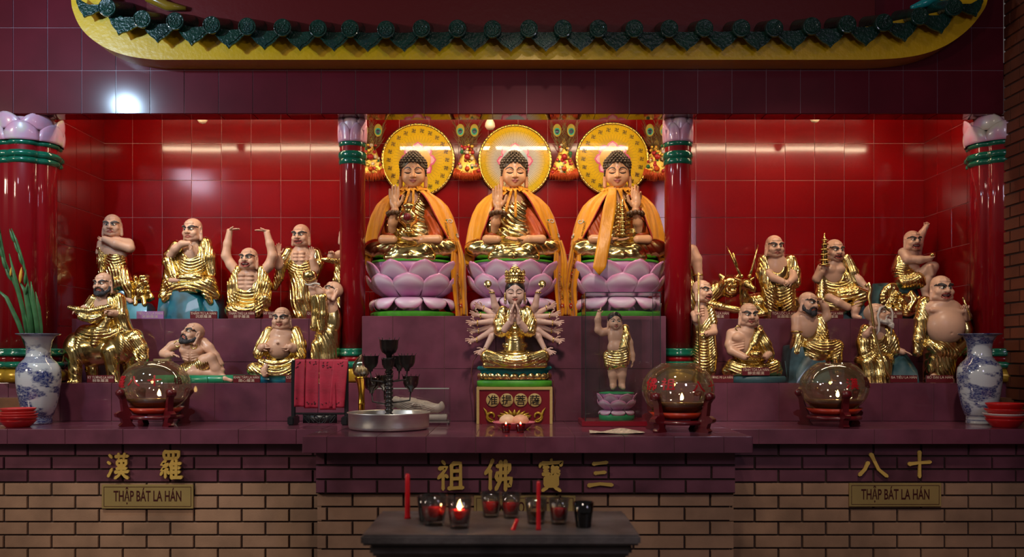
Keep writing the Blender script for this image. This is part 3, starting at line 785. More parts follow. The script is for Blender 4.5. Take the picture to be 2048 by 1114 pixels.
f.fold('robe', 'U', 235, 520, 7, 1.1, 30, 22, c=.03).fold('robe', 'D', 240, 560, 7, 1.1, 40, 34, ang=20).fold('robe', 'D', 205, 530, 5, .8, 10, 30, ang=5)
f.C('body', 262, 598, 18, 5, 272, 604, 24, 4.5)
f.E('lion', 286, 584, 10, 14, 14, 20).E('lion', 294, 562, 14, 11, 11, 11).E('lion', 300, 566, 22, 6, 6, 5).C('lion', 278, 598, 18, 5, 280, 610, 22, 5).C('lion', 294, 598, 18, 5, 298, 610, 22, 5).L('lion', [(300, 600, 6, 5), (307, 596, 8, 5), (304, 588, 8, 4)])
rn = random.Random(4)
for i in range(26):
    a = rn.uniform(0, 2*PI); e = rn.uniform(-1, 1); f.E('lion', 290+13*math.cos(a), 570+19*e, 14+8*math.sin(a), 4, 4, 4, k=1.5)
f.head(228, 452, 8, 45, yaw=8, pitch=-2, mouth='stern', brow=1.1, grey=True)
f.rock('rock', [(192, 252, 545, 640, -24, 14), (215, 285, 575, 640, -30, 22), (252, 308, 606, 640, -24, 32)], 3)
f.build(AM)

f = Figure('arhat_statue', YU, 384, ZU, 'gilded bald figure resting his chin on his hand, seated on a tall blue rock')
f.E('body', 386, 505, 6, 20, 14, 20).C('body', 388, 476, 4, 11, 388, 486, 4, 12)
f.L('body', [(343, 517, 14, 8), (360, 500, 24, 8), (374, 491, 28, 6.5), (388, 490, 28, 5)])
f.hand(387, 490, 29, (.5, .8, .15), (-.5, .3, .8), 18, -1, curl=.3)
f.E('robe', 386, 528, 0, 35, 24, 44).L('robe', [(352, 492, 0, 12), (342, 512, 8, 11), (342, 525, 14, 12), (362, 560, 22, 10)])
f.L('robe', [(412, 486, 2, 12), (422, 515, 6, 11), (426, 548, 6, 10)]).L('robe', [(346, 520, -2, 15), (338, 575, 2, 15), (332, 594, 12, 11)])
f.L('robe', [(352, 574, 18, 15), (390, 578, 24, 12), (425, 568, 18, 15), (436, 592, 12, 11)]).E('robe', 386, 572, 4, 50, 26, 18).L('robe', [(372, 560, 28, 9), (405, 556, 24, 9)])
f.C('robe', 350, 590, 22, 9, 338, 602, 24, 6).C('robe', 420, 588, 22, 10, 428, 606, 22, 6)
f.E('robe', 388, 500, 24, 17, 14, 20, sub=True, k=3)
f.fold('robe', 'U', 388, 535, 7, 1.1, 26, 26, c=.02).fold('robe', 'D', 418, 515, 6, .9, 16, 40, ang=8).fold('robe', 'U', 385, 578, 8, 1.2, 60, 28, c=-.006).fold('robe', 'D', 348, 540, 7, .9, 16, 36, ang=25)
f.L('body', [(353, 563, 30, 5), (372, 563, 32, 4.5)])
f.head(388, 461, 8, 47, yaw=-14, pitch=-3, mouth='stern', brow=1.0)
f.rock('rock', [(322, 366, 592, 640, -34, 30), (345, 420, 575, 640, -38, 40), (398, 447, 588, 640, -34, 26)], 11)
f.build(AM)

f = Figure('arhat_statue', 5.975, 500, ZU, 'laughing gilded bald figure holding both arms straight up')
f.E('body', 498, 572, 6, 26, 16, 34).C('body', 500, 534, 6, 12, 500, 546, 4, 14)
f.L('body', [(476, 546, 2, 11), (463, 530, 2, 9.5), (453, 512, 3, 9), (456, 488, 4, 7.5), (461, 464, 5, 6)]).L('body', [(524, 546, 2, 11), (538, 532, 2, 9.5), (546, 512, 3, 9), (541, 488, 4, 7.5), (535, 466, 5, 6)])
f.hand(460, 461, 5, (1, -.12, .25), (0, -1, 0), 25, 1, curl=-.05, thumb=.3).hand(536, 463, 5, (-1, -.08, .25), (0, -1, 0), 25, -1, curl=-.05, thumb=.3)
for i in range(4):
    for s_ in (-1, 1): f.E('body', 497+s_*8, 552+i*8, 20-i*.5, 8, 5, 4.2, k=2)
f.E('robe', 500, 585, 0, 38, 23, 40).L('robe', [(478, 540, 4, 10), (470, 570, 8, 13), (470, 605, 10, 13)]).L('robe', [(524, 540, 4, 10), (532, 570, 8, 13), (534, 605, 10, 12)])
f.L('robe', [(470, 622, 18, 15), (500, 624, 24, 12), (520, 618, 22, 12)]).L('robe', [(526, 600, 24, 11), (536, 598, 28, 10), (522, 630, 34, 8)]).E('robe', 498, 624, 4, 45, 26, 14)
f.E('robe', 497, 554, 22, 17, 18, 28, sub=True, k=3)
f.fold('robe', 'D', 472, 580, 6, 1.1, 20, 46, ang=10).fold('robe', 'D', 532, 580, 6, 1.1, 20, 46, ang=-8).fold('robe', 'U', 500, 610, 8, 1.3, 40, 26, c=.012)
f.L('body', [(520, 628, 36, 5), (516, 635, 40, 4.5)])
f.head(500, 519, 10, 46, yaw=-8, pitch=4, mouth='laugh', brow=1.0)
f.build(AM)

f = Figure('arhat_statue', 6.09, 606, ZU, 'smiling gilded bald figure standing with both palms raised at his shoulders')
f.E('body', 604, 520, 4, 24, 15, 30).C('body', 604, 488, 4, 11, 604, 500, 4, 13)
f.L('body', [(572, 522, 8, 9), (562, 534, 18, 8), (563, 514, 24, 6)]).L('body', [(637, 525, 8, 9), (634, 542, 18, 8), (630, 522, 26, 6)])
f.hand(564, 512, 25, (-.05, -1, .1), (.2, .1, 1), 24, 1, curl=.1).hand(630, 520, 27, (.1, -1, .1), (-.2, .1, 1), 25, -1, curl=.1)
for i in range(3):
    for s_ in (-1, 1): f.E('body', 602+s_*6, 508+i*7, 18, 6, 4, 3.6, k=2)
f.E('robe', 604, 536, 0, 29, 20, 40).L('robe', [(578, 504, 2, 11), (566, 530, 10, 11), (560, 556, 10, 10), (552, 576, 12, 7)]).L('robe', [(632, 506, 2, 11), (640, 530, 8, 11), (630, 560, 12, 10)])
f.L('robe', [(606, 560, 0, 26), (606, 600, 0, 28), (608, 630, 2, 28)]).L('robe', [(612, 568, 16, 12), (604, 600, 22, 10), (600, 622, 22, 9)]).C('robe', 602, 630, 24, 8, 606, 636, 30, 7)
f.E('robe', 602, 512, 24, 14, 16, 22, sub=True, k=3)
f.fold('robe', 'U', 606, 540, 6.5, 1.1, 32, 18, c=.02).fold('robe', 'D', 610, 590, 7, 1.1, 34, 50, ang=12).fold('robe', 'D', 562, 550, 5, .8, 14, 34, ang=20)
f.head(604, 472, 10, 45, yaw=-10, pitch=-3, mouth='open', brow=1.0)
f.build(AM)

f = Figure('arhat_statue', YU, 694, ZU, 'gilded figure mostly hidden behind the slim left column, one arm reaching out')
f.E('body', 696, 520, 2, 20, 15, 26).C('body', 696, 486, 4, 11, 696, 500, 4, 13).L('body', [(680, 510, 6, 9), (668, 520, 14, 8), (666, 514, 20, 7)]).hand(664, 516, 22, (.2, -.9, .3), (.5, 0, .8), 20, 1, curl=.8)
f.E('robe', 698, 545, 0, 25, 18, 42).L('robe', [(696, 560, 0, 23), (698, 630, 0, 25)]).L('robe', [(680, 520, 6, 8), (676, 560, 8, 8), (676, 625, 6, 8)]).L('robe', [(650, 521, 24, 4), (660, 522, 24, 5), (674, 524, 20, 6)])
f.fold('robe', 'D', 690, 580, 7, 1, 40, 70, ang=8)
f.head(698, 470, 8, 44, yaw=20, mouth='stern')
f.build(AM)

# ------------------------------------------------------------------ left bay, lower shelf
f = Figure('arhat_statue', YLo, 212, ZS, 'bearded gilded figure with a scroll riding a golden elephant')
f.E('body', 210, 615, 4, 24, 15, 26).C('body', 211, 588, 2, 12, 210, 600, 4, 14)
f.L('body', [(176, 618, 14, 8), (168, 626, 26, 6)]).hand(172, 628, 28, (-.6, -.3, .4), (.3, .9, .2), 18, 1, curl=.7).L('body', [(240, 628, 14, 8), (232, 627, 26, 7)]).hand(236, 626, 28, (-.7, -.3, .4), (-.2, .9, .3), 20, -1, curl=.8)
f.E('robe', 213, 625, 0, 32, 21, 42).L('robe', [(188, 600, 2, 12), (178, 620, 8, 11), (176, 636, 18, 8)]).L('robe', [(238, 598, 2, 13), (246, 630, 6, 13), (250, 655, 2, 14), (266, 680, -2, 12)])
f.E('robe', 200, 668, 8, 45, 30, 20).L('robe', [(222, 640, 18, 11), (208, 670, 28, 11), (202, 688, 30, 8)]).L('robe', [(176, 664, 14, 14), (168, 690, 18, 10)]).L('robe', [(240, 668, 12, 16), (262, 682, 2, 12)])
f.E('robe', 208, 606, 20, 13, 14, 20, sub=True, k=3)
f.fold('robe', 'U', 205, 680, 7, 1.3, 60, 26, c=.008).fold('robe', 'D', 240, 625, 6, .9, 18, 46, ang=12).fold('robe', 'D', 190, 615, 6, .8, 18, 30, ang=-25)
f.L('scroll', [(153, 616, 28, 5), (170, 621, 33, 6), (195, 624, 36, 6), (218, 619, 33, 6), (232, 614, 30, 5)]).L('scroll', [(178, 634, 34, 8), (200, 640, 36, 8), (216, 634, 33, 7)])
f.fold('scroll', 'D', 195, 620, 4.5, .8, 60, 12, ang=0).fold('scroll', 'U', 198, 638, 5, .7, 30, 12, c=.02)
f.E('elephant', 190, 698, -2, 52, 34, 34).E('elephant', 152, 698, -2, 24, 28, 34).E('elephant', 238, 694, 0, 28, 28, 34)
f.L('elephant', [(158, 706, 14, 16), (158, 740, 16, 12), (158, 762, 17, 12)]).L('elephant', [(172, 706, -18, 16), (176, 740, -18, 12), (178, 762, -18, 12)])
f.L('elephant', [(230, 704, 18, 18), (234, 738, 20, 12), (238, 762, 21, 12)]).L('elephant', [(250, 704, -14, 16), (254, 740, -14, 12), (256, 762, -14, 12)])
f.E('elephant', 268, 684, 12, 24, 22, 23).E('elephant', 276, 672, 14, 16, 18, 14).L('elephant', [(284, 684, 20, 15), (296, 700, 24, 11), (300, 716, 26, 8), (294, 728, 26, 6), (284, 732, 26, 5)])
f.E('elephant', 248, 690, 28, 17, 5, 24, yaw=-25).E('elephant', 276, 680, 34, 5, 4, 4).L('elephant', [(282, 704, 30, 4.5), (290, 720, 38, 3), (296, 726, 42, 1.5)]).L('elephant', [(132, 690, -6, 4), (126, 706, -6, 3), (124, 722, -4, 3)])
for i in range(4):
    for bx_, d_ in ((158, 28), (238, 32)): f.E('elephant', bx_-9+6*i, 764, d_-abs(i-1.5)*2, 3, 3, 4, k=1)
f.fold('elephant', 'D', 282, 700, 5, 1.0, 26, 34, ang=45).fold('elephant', 'D', 160, 720, 13, .5, 26, 44, ang=40, warp=5).fold('elephant', 'D', 234, 725, 13, .5, 22, 40, ang=35, warp=5)
f.head(211, 568, 10, 44, yaw=-12, pitch=-4, mouth='stern', beard='dark', hair='back')
f.build(AM)

f = Figure('arhat_statue', YLo, 402, ZS, 'bald bearded figure in gold shorts reclining on a low green base')
f.E('body', 388, 705, 6, 24, 17, 26).C('body', 389, 682, 6, 14, 388, 694, 6, 18).E('body', 376, 700, 16, 12, 8, 9).E('body', 400, 700, 16, 12, 8, 9)
f.L('body', [(366, 686, 4, 10), (346, 692, 4, 9), (330, 706, 8, 8)]).L('body', [(331, 708, 12, 7.5), (342, 710, 18, 7), (352, 709, 22, 6)]).hand(350, 709, 22, (1, .1, .25), (0, 1, .1), 22, -1, curl=.25)
f.L('body', [(408, 686, 4, 11), (420, 696, 8, 10), (434, 712, 10, 8), (446, 728, 12, 6)]).hand(445, 727, 14, (.45, 1, -.3), (-.6, .2, .6), 20, 1, curl=.35)
f.L('body', [(402, 736, 18, 14), (418, 722, 26, 13), (430, 716, 28, 11)]).L('body', [(430, 717, 28, 11), (440, 736, 26, 9.5), (452, 752, 24, 6.5)]).L('body', [(450, 752, 26, 6), (460, 756, 30, 5), (473, 760, 32, 4)])
f.L('body', [(376, 744, 18, 12), (410, 744, 24, 10), (442, 748, 26, 7)]).L('body', [(440, 748, 26, 6), (452, 740, 22, 5)])
for i in range(4):
    for s_ in (-1, 1): f.C('body', 388+s_*4, 706+i*5, 22.5, 1.6, 388+s_*16, 703+i*5, 17, 1.6, k=2)
f.E('robe', 392, 732, 4, 28, 21, 11).L('robe', [(398, 734, 14, 14), (415, 727, 24, 15), (424, 722, 26, 13)]).C('robe', 372, 740, 14, 13, 384, 742, 18, 13)
f.fold('robe', 'D', 405, 732, 5, .9, 40, 16, ang=30)
f.head(390, 668, 12, 47, yaw=-36, pitch=20, roll=8, mouth='stern', beard='dark', brow=1.1)
for (x, y, d) in ((359, 688, 12), (396, 692, 24)): f.add('earring.%d' % x, *torus(f.q(x, y, d), 5.5, 1.4, 20, 8, RX90))
bs = prism([(-80, -768), (-80, -752), (-76, -750), (84, -750), (88, -752), (88, -768)], -34, 38)
V = np.array(bs[0], float); V[:, 0] += 402-f.bx; V[:, 2] = (V[:, 2]+f.by); f.add('base', V, bs[1])
for x in (360, 392, 425, 455): f.tube('base', [(x, 751, 34.5), (x+1, 760, 34.5), (x, 767, 34.5)], 1.1, 6)
f.build(AM)

f = Figure('arhat_statue', YLo, 553, ZS, 'gilded figure baring a round belly with two fists, seated on a blue base')
f.E('body', 563, 694, 12, 25, 20, 25).E('body', 565, 672, 6, 26, 16, 18).C('body', 566, 650, 4, 14, 565, 662, 4, 18)
f.L('body', [(534, 690, 12, 9), (530, 696, 24, 7.5), (534, 694, 30, 6.5)]).L('body', [(594, 692, 12, 9), (592, 698, 24, 7.5), (588, 694, 30, 6.5)])
f.hand(531, 695, 31, (1, -.25, .15), (.2, .2, -1), 22, -1, curl=(.05, .9, 1, 1.1)).hand(590, 695, 31, (-1, -.25, .15), (-.2, .2, -1), 22, 1, curl=(.05, .9, 1, 1.1))
f.E('body', 563, 686, 33.5, 3, 2, 2.5, k=1)
f.E('robe', 566, 695, -6, 42, 25, 42).L('robe', [(540, 664, 2, 12), (528, 690, 10, 13), (522, 708, 18, 11)]).L('robe', [(592, 664, 2, 12), (602, 690, 10, 13), (606, 712, 16, 11)])
f.L('robe', [(512, 738, 16, 14), (540, 744, 28, 10), (585, 742, 28, 11), (608, 734, 16, 13)]).E('robe', 560, 736, 4, 52, 30, 16).L('robe', [(530, 724, 28, 8), (562, 728, 34, 6), (594, 722, 28, 8)])
f.E('robe', 563, 686, 26, 19, 30, 36, sub=True, k=3)
f.fold('robe', 'D', 530, 690, 6, 1.1, 22, 36, ang=-20).fold('robe', 'D', 600, 690, 6, 1.1, 22, 36, ang=20).fold('robe', 'U', 560, 735, 7, 1.2, 60, 20, c=.010)
f.L('body', [(542, 730, 32, 6), (538, 742, 38, 6), (540, 749, 40, 5)])
for i in range(5): f.E('body', 533+i*3.2, 735+i*2.8, 42, 2.2, 2.4, 2, k=.8)
f.head(566, 637, 10, 45, yaw=-4, pitch=-2, mouth='smile', fat=1, brow=1.15)
bs = prism([(-56, -768), (-56, -753), (-52, -751), (60, -751), (62, -768)], -30, 42)
V = np.array(bs[0], float); V[:, 0] += 553-f.bx; V[:, 2] += f.by; f.add('base', V, bs[1])
f.build({**AM, 'base': [M_teal]})

f = Figure('arhat_statue', 5.52, 655, ZS, 'standing gilded figure looking up and lifting a golden bowl, beside the slim left column')
f.E('body', 660, 620, 4, 18, 14, 22).C('body', 664, 598, 4, 10, 661, 612, 4, 12).L('body', [(640, 606, 14, 8), (632, 588, 20, 7), (628, 576, 24, 6)]).L('body', [(656, 604, 18, 8), (648, 586, 24, 7), (640, 576, 26, 6)])
f.hand(630, 578, 24, (-.2, -.9, .5), (.1, -.6, -.7), 22, -1, curl=.5).hand(640, 578, 27, (-.4, -.9, .3), (.1, -.6, -.7), 22, 1, curl=.5)
f.E('robe', 660, 640, 0, 24, 18, 42).L('robe', [(656, 670, 0, 26), (652, 720, 0, 27), (652, 765, 0, 30)]).L('robe', [(634, 594, 18, 9), (634, 625, 16, 8), (632, 655, 18, 8)]).L('robe', [(650, 596, 24, 10), (650, 630, 22, 10), (648, 660, 22, 9)]).L('robe', [(640, 690, 16, 14), (636, 740, 18, 12)])
f.fold('robe', 'D', 640, 630, 6, 1.1, 22, 46, ang=4).fold('robe', 'D', 650, 715, 8, 1.1, 30, 54, ang=15)
f.E('bowl', 626, 554, 30, 14.5, 14.5, 13).E('bowl', 626, 543, 30, 10, 10, 5, sub=True, k=1)
for i in range(12): f.add('prayer_beads', *sphere(f.q(620+i*2.4, 571+1.5*math.sin(i*.6), 37), 1.8, 8, 6))
f.head(666, 584, 8, 44, yaw=-52, pitch=22, mouth='stern')
f.build({**AM, 'prayer_beads': [M_teeth]})

# ------------------------------------------------------------------ right bay, upper shelf
f = Figure('arhat_statue', 6.11, 1376, ZU, 'muscular gilded figure half hidden by the slim right column, with a golden tiger')
f.E('body', 1362, 515, 2, 24, 16, 28).C('body', 1362, 482, 2, 11, 1362, 495, 2, 13).L('body', [(1382, 502, 4, 13), (1391, 520, 6, 11.5), (1393, 532, 8, 9), (1396, 556, 12, 7.5)]).hand(1396, 556, 14, (0, 1, .2), (-1, 0, .2), 18, 1, curl=.7)
f.E('robe', 1364, 560, 0, 26, 20, 36).L('robe', [(1366, 580, 0, 28), (1368, 630, 2, 32)]).add('bracelet', *torus(f.q(1396, 551, 12), 7.5, 1.8, 20, 8))
f.L('tiger', [(1380, 604, -8, 24), (1412, 592, 2, 22), (1438, 578, 10, 17)]).E('tiger', 1455, 574, 20, 22, 16, 21).E('tiger', 1455, 583, 32, 13, 8, 10).E('tiger', 1455, 580, 42, 10, 8, 8, sub=True, k=2).C('tiger', 1440, 556, 18, 6, 1436, 552, 18, 4).C('tiger', 1470, 556, 18, 6, 1475, 551, 18, 4)
for s_ in (-1, 1): f.E('tiger', 1455+s_*8, 566, 36, 4, 4, 3.5, k=1).E('tiger', 1455+s_*6, 574, 40, 5, 4, 4, k=2)
for i in range(18):
    a = 2*PI*i/18; f.E('tiger', 1455+20*math.cos(a), 574+19*math.sin(a), 20, 4.5, 5, 4.5, k=1.5)
f.L('tiger', [(1404, 606, 14, 11), (1436, 614, 22, 8), (1462, 620, 26, 7), (1476, 622, 30, 7)])
f.fold('tiger', 'D', 1415, 590, 6, .9, 34, 34, ang=-30).fold('robe', 'D', 1366, 580, 7, 1, 30, 50, ang=10)
f.head(1362, 462, 6, 44, yaw=10, mouth='stern')
f.build(AM)

f = Figure('arhat_statue', 5.95, 1545, ZU, 'gilded moustached figure with clasped hands seated on a golden deer')
f.E('body', 1550, 535, 4, 26, 15, 28).C('body', 1547, 508, 4, 11, 1548, 522, 4, 13)
f.L('body', [(1528, 545, 12, 8.5), (1540, 558, 24, 7.5), (1556, 566, 32, 6.5)]).L('body', [(1582, 545, 12, 8.5), (1580, 558, 24, 7.5), (1570, 566, 32, 6.5)])
f.hand(1556, 564, 34, (.75, .35, .3), (.3, .3, -1), 20, -1, curl=(.9, 1, 1, 1)).hand(1572, 564, 34, (-.75, .4, .3), (-.3, .3, -1), 20, 1, curl=(.8, .9, 1, 1))
f.E('robe', 1552, 555, 0, 33, 21, 42).L('robe', [(1526, 520, 2, 12), (1522, 545, 8, 13), (1526, 566, 14, 12)]).L('robe', [(1580, 520, 2, 12), (1586, 545, 8, 12), (1586, 566, 12, 12)])
f.L('robe', [(1534, 580, 14, 16), (1536, 610, 14, 16), (1538, 630, 14, 16)]).L('robe', [(1566, 580, 16, 16), (1570, 610, 18, 15), (1574, 630, 18, 14)]).E('robe', 1555, 590, 4, 36, 24, 26)
f.E('robe', 1549, 530, 22, 14, 14, 18, sub=True, k=3)
f.fold('robe', 'D', 1526, 560, 6.5, 1.1, 20, 60, ang=6).fold('robe', 'D', 1584, 555, 6.5, 1.0, 16, 50, ang=-8).fold('robe', 'U', 1552, 600, 7.5, 1.2, 30, 30, c=.02)
f.E('deer', 1530, 604, -4, 50, 24, 20).E('deer', 1580, 612, -2, 28, 22, 24).L('deer', [(1502, 606, 4, 13), (1486, 596, 12, 9), (1483, 578, 16, 8)]).E('deer', 1487, 570, 20, 12, 13, 11).L('deer', [(1490, 574, 26, 8), (1497, 580, 34, 6)]).C('deer', 1476, 562, 16, 3.5, 1466, 558, 14, 2).C('deer', 1496, 562, 16, 3.5, 1504, 557, 14, 2)
f.L('deer', [(1486, 610, 10, 7), (1492, 622, 18, 5), (1476, 630, 22, 5)]).L('deer', [(1510, 616, 16, 8), (1520, 628, 26, 6), (1500, 634, 30, 5)])
f.E('deer', 1489, 568, 32, 2.5, 2.5, 2.5, k=.5).fold('deer', 'D', 1520, 606, 9, .6, 50, 24, ang=30)
for pts in ([(1478, 556, 20), (1471, 540, 18), (1462, 520, 16), (1451, 494, 12)], [(1470, 538, 18), (1466, 522, 18), (1461, 508, 20)], [(1494, 556, 20), (1499, 540, 18), (1505, 520, 16), (1513, 491, 12)]): f.tube('antler', pts, [3.2, 2.6, 2.2, 1.2][:len(pts)], 8)
for x in (1478, 1494): f.add('antler', *sphere(f.q(x, 554, 20), 4.2, 12, 8))
f.head(1546, 494, 10, 45, yaw=8, pitch=-3, mouth='stern', brow=.9, fat=.3)
f.build(AM)

f = Figure('arhat_statue', YU, 1680, ZU, 'gilded figure in a black headband balancing a small pagoda on one hand')
f.E('body', 1664, 545, 6, 24, 15, 28).C('body', 1666, 514, 4, 12, 1664, 526, 4, 14).E('body', 1655, 540, 17, 10, 7, 8).E('body', 1675, 540, 17, 10, 7, 8)
f.L('body', [(1642, 536, 4, 9), (1630, 558, 12, 8.5), (1636, 545, 24, 6.5)]).hand(1637, 548, 26, (.15, -.9, .5), (0, -.5, -.8), 20, 1, curl=.7)
f.L('body', [(1700, 546, 8, 9), (1712, 562, 16, 8), (1722, 576, 24, 6.5)]).hand(1720, 574, 26, (.5, .8, .3), (0, .6, -.8), 20, -1, curl=.5)
f.E('robe', 1672, 572, 0, 36, 22, 40).L('robe', [(1690, 518, 2, 12), (1702, 545, 6, 13), (1704, 566, 10, 11)]).L('robe', [(1642, 555, 4, 10), (1638, 590, 10, 12), (1640, 612, 16, 12)]).L('robe', [(1676, 590, 16, 15), (1702, 588, 26, 14), (1716, 592, 30, 12)]).E('robe', 1664, 614, 6, 40, 26, 18).C('robe', 1712, 594, 28, 12, 1704, 612, 26, 11)
f.E('robe', 1662, 545, 24, 18, 18, 24, sub=True, k=3)
f.fold('robe', 'D', 1696, 545, 6, 1, 16, 40, ang=20).fold('robe', 'U', 1668, 578, 7, 1.2, 36, 18, c=.015).fold('robe', 'U', 1680, 606, 8, 1.2, 50, 22, c=.006)
f.L('body', [(1706, 606, 28, 10), (1700, 622, 28, 8), (1699, 632, 28, 6)]).L('body', [(1699, 634, 30, 5.5), (1706, 637, 38, 4)]).L('body', [(1650, 596, 24, 8), (1666, 606, 30, 8), (1684, 616, 32, 7)])
f.head(1666, 502, 10, 45, yaw=12, pitch=-3, mouth='open', hair='band', brow=1.1)
pg = []; z = 0
for i in range(5):
    w = 8.6-i*.85; hgt = 11.0-i*.5
    pg += [(w*.8, z), (w*.8, z+hgt*.62), (w*1.55, z+hgt*.66), (w*1.5, z+hgt*.78), (w*.9, z+hgt)]; z += hgt
pg += [(3, z), (3.2, z+3), (1.2, z+5), (1.8, z+8), (.01, z+12)]
V, Q = lathe([(0, 0), (11, 0), (11, 2.5), (7, 2.6)]+[(r, a+2.6) for r, a in pg], 8); f.add('pagoda', np.array(V)+f.q(1639, 534, 30), Q)
for i in range(4):
    for a in range(8):
        an = 2*PI*(a+.5)/8; r = (8.6-i*.85)*.76; f.add('pagoda', *box(*sum([[c-1.0, c+1.0] for c in (f.q(1639, 534, 30)+np.array((r*math.cos(an)*.95, r*math.sin(an)*.95, 6+i*10.6)))], [])), 1)
f.rock('rock', [(1700, 1736, 592, 640, -36, 20), (1620, 1700, 622, 640, -30, 16)], 8)
f.build({**AM, 'rock': [M_tealg], 'pagoda': [M_gold, M_black]})

f = Figure('arhat_statue', YU, 1800, ZU, 'gilded figure with one fist thrown up on a green rock with a dragon')
f.E('body', 1818, 525, 4, 20, 14, 30).C('body', 1820, 496, 4, 11, 1819, 508, 4, 13)
f.L('body', [(1834, 508, -2, 9.5), (1840, 488, -6, 8), (1846, 466, -4, 6.5), (1853, 452, 0, 5)]).hand(1852, 455, 0, (.35, -.9, .2), (-.6, 0, .8), 17, -1, curl=1.0)
f.L('body', [(1804, 506, 6, 10), (1808, 520, 16, 9), (1830, 522, 24, 7.5), (1848, 520, 26, 6)]).hand(1845, 520, 27, (.9, -.15, .3), (0, -1, .2), 18, 1, curl=.7)
f.E('ball', 1852, 513, 30, 6, 6, 5)
f.L('body', [(1832, 556, 10, 13), (1848, 540, 20, 11.5), (1857, 535, 22, 10)]).L('body', [(1856, 537, 22, 10), (1847, 562, 22, 8.5), (1842, 580, 22, 6)]).L('body', [(1840, 566, 16, 10), (1842, 590, 20, 6), (1848, 602, 26, 5)])
f.L('body', [(1846, 536, 30, 5), (1850, 552, 32, 4)])
f.E('robe', 1808, 540, 0, 24, 19, 30).L('robe', [(1798, 518, 2, 9), (1800, 545, 6, 12), (1802, 560, 8, 14)]).L('robe', [(1802, 566, 12, 14), (1826, 560, 18, 14), (1836, 568, 18, 11)]).E('robe', 1815, 570, 0, 30, 22, 12)
f.E('robe', 1824, 516, 16, 18, 22, 24, sub=True, k=3)
f.fold('robe', 'U', 1805, 545, 6, 1.1, 30, 20, c=.02).fold('robe', 'D', 1815, 566, 6, 1.1, 34, 16, ang=30)
f.E('dragon', 1768, 592, 26, 18, 8, 26, roll=25).E('dragon', 1768, 592, 36, 11, 6, 19, sub=True, k=2, roll=25).E('dragon', 1800, 606, 20, 26, 14, 18).L('dragon', [(1770, 622, 28, 8), (1800, 628, 32, 7), (1830, 618, 28, 8), (1842, 606, 24, 6)]).L('dragon', [(1812, 588, 24, 6), (1818, 602, 30, 6), (1806, 618, 34, 5)])
rn = random.Random(8)
for i in range(40): f.E('dragon', rn.uniform(1758, 1836), rn.uniform(588, 632), 26+rn.uniform(-2, 10), rn.uniform(3, 6), 4, rn.uniform(2, 4), k=1.2, roll=rn.uniform(-60, 60))
f.fold('dragon', 'R', 1768, 596, 14, .9, 26, 34)
f.head(1821, 483, 10, 42, yaw=6, pitch=2, mouth='laugh', hair='band')
f.rock('rock', [(1740, 1812, 566, 640, -34, 18), (1780, 1852, 570, 640, -36, 20), (1742, 1850, 612, 640, -36, 24)], 21)
f.build({**AM, 'rock': [M_tealg], 'hair': [M_gold]})

# ------------------------------------------------------------------ right bay, lower shelf
f = Figure('arhat_statue', YLo, 1404, ZS, 'thin gilded figure standing with a tall staff beside the slim right column')
f.E('body', 1402, 640, 4, 18, 13, 30).C('body', 1402, 604, 4, 10, 1400, 618, 4, 12).L('body', [(1386, 628, 10, 7), (1388, 640, 20, 6), (1392, 632, 26, 5.5)]).hand(1393, 636, 28, (-.1, -.8, .3), (-.6, 0, .7), 18, 1, curl=1.0)
f.L('body', [(1424, 650, 8, 7.5), (1424, 664, 16, 7), (1408, 668, 26, 6)]).hand(1410, 667, 27, (-1, .05, .2), (0, 1, .1), 20, 1, curl=.2)
for i in range(4): f.C('body', 1392, 618+i*5, 17, 1.5, 1404, 616+i*5, 17, 1.5, k=2)
f.E('robe', 1405, 655, 0, 22, 17, 38).L('robe', [(1404, 680, 0, 22), (1404, 720, 0, 23), (1402, 765, 0, 25)]).L('robe', [(1418, 618, 2, 10), (1424, 645, 6, 10)]).L('robe', [(1420, 672, 10, 10), (1424, 710, 12, 9), (1422, 742, 12, 8)])
f.E('robe', 1396, 628, 20, 12, 14, 20, sub=True, k=3)
f.fold('robe', 'D', 1412, 635, 6, 1.1, 20, 30, ang=-35).fold('robe', 'U', 1404, 705, 7, 1.2, 24, 40, c=.03)
f.tube('staff', [(1391, 548, 30), (1391.5, 650, 31), (1393, 763, 30)], 2.0, 8)
f.head(1403, 583, 8, 46, yaw=40, pitch=2, mouth='open', brow=.9)
f.build(AM)

f = Figure('arhat_statue', 5.53, 1502, ZS, 'meditating gilded figure holding a gold bowl in his lap on a low blue grey base')
f.E('body', 1483, 682, 4, 27, 17, 32).C('body', 1494, 648, 4, 14, 1490, 664, 4, 18).E('body', 1472, 676, 18, 12, 7, 9)
f.L('body', [(1463, 668, 2, 11), (1457, 690, 8, 9), (1460, 702, 14, 8.5), (1482, 714, 28, 7)]).hand(1482, 713, 28, (1, .05, .15), (0, -1, .2), 24, 1, curl=.15).hand(1524, 713, 28, (-1, .05, .15), (0, -1, .2), 24, -1, curl=.15).L('body', [(1536, 706, 14, 8), (1524, 713, 28, 7)])
for i in range(4): f.C('body', 1462, 686+i*5, 17, 1.6, 1482, 682+i*5, 21, 1.6, k=2)
f.E('robe', 1500, 705, -4, 36, 21, 34).L('robe', [(1514, 666, 2, 13), (1526, 690, 8, 14), (1534, 708, 12, 12)]).L('robe', [(1512, 668, 12, 9), (1500, 690, 20, 9), (1484, 712, 22, 9)]).L('robe', [(1464, 738, 16, 15), (1490, 742, 28, 10), (1515, 742, 28, 10), (1540, 738, 16, 15)]).E('robe', 1502, 740, 4, 56, 32, 14).C('robe', 1462, 732, 12, 15, 1452, 742, 10, 11).C('robe', 1544, 732, 12, 15, 1552, 742, 10, 11)
f.E('robe', 1474, 686, 16, 20, 20, 30, sub=True, k=3)
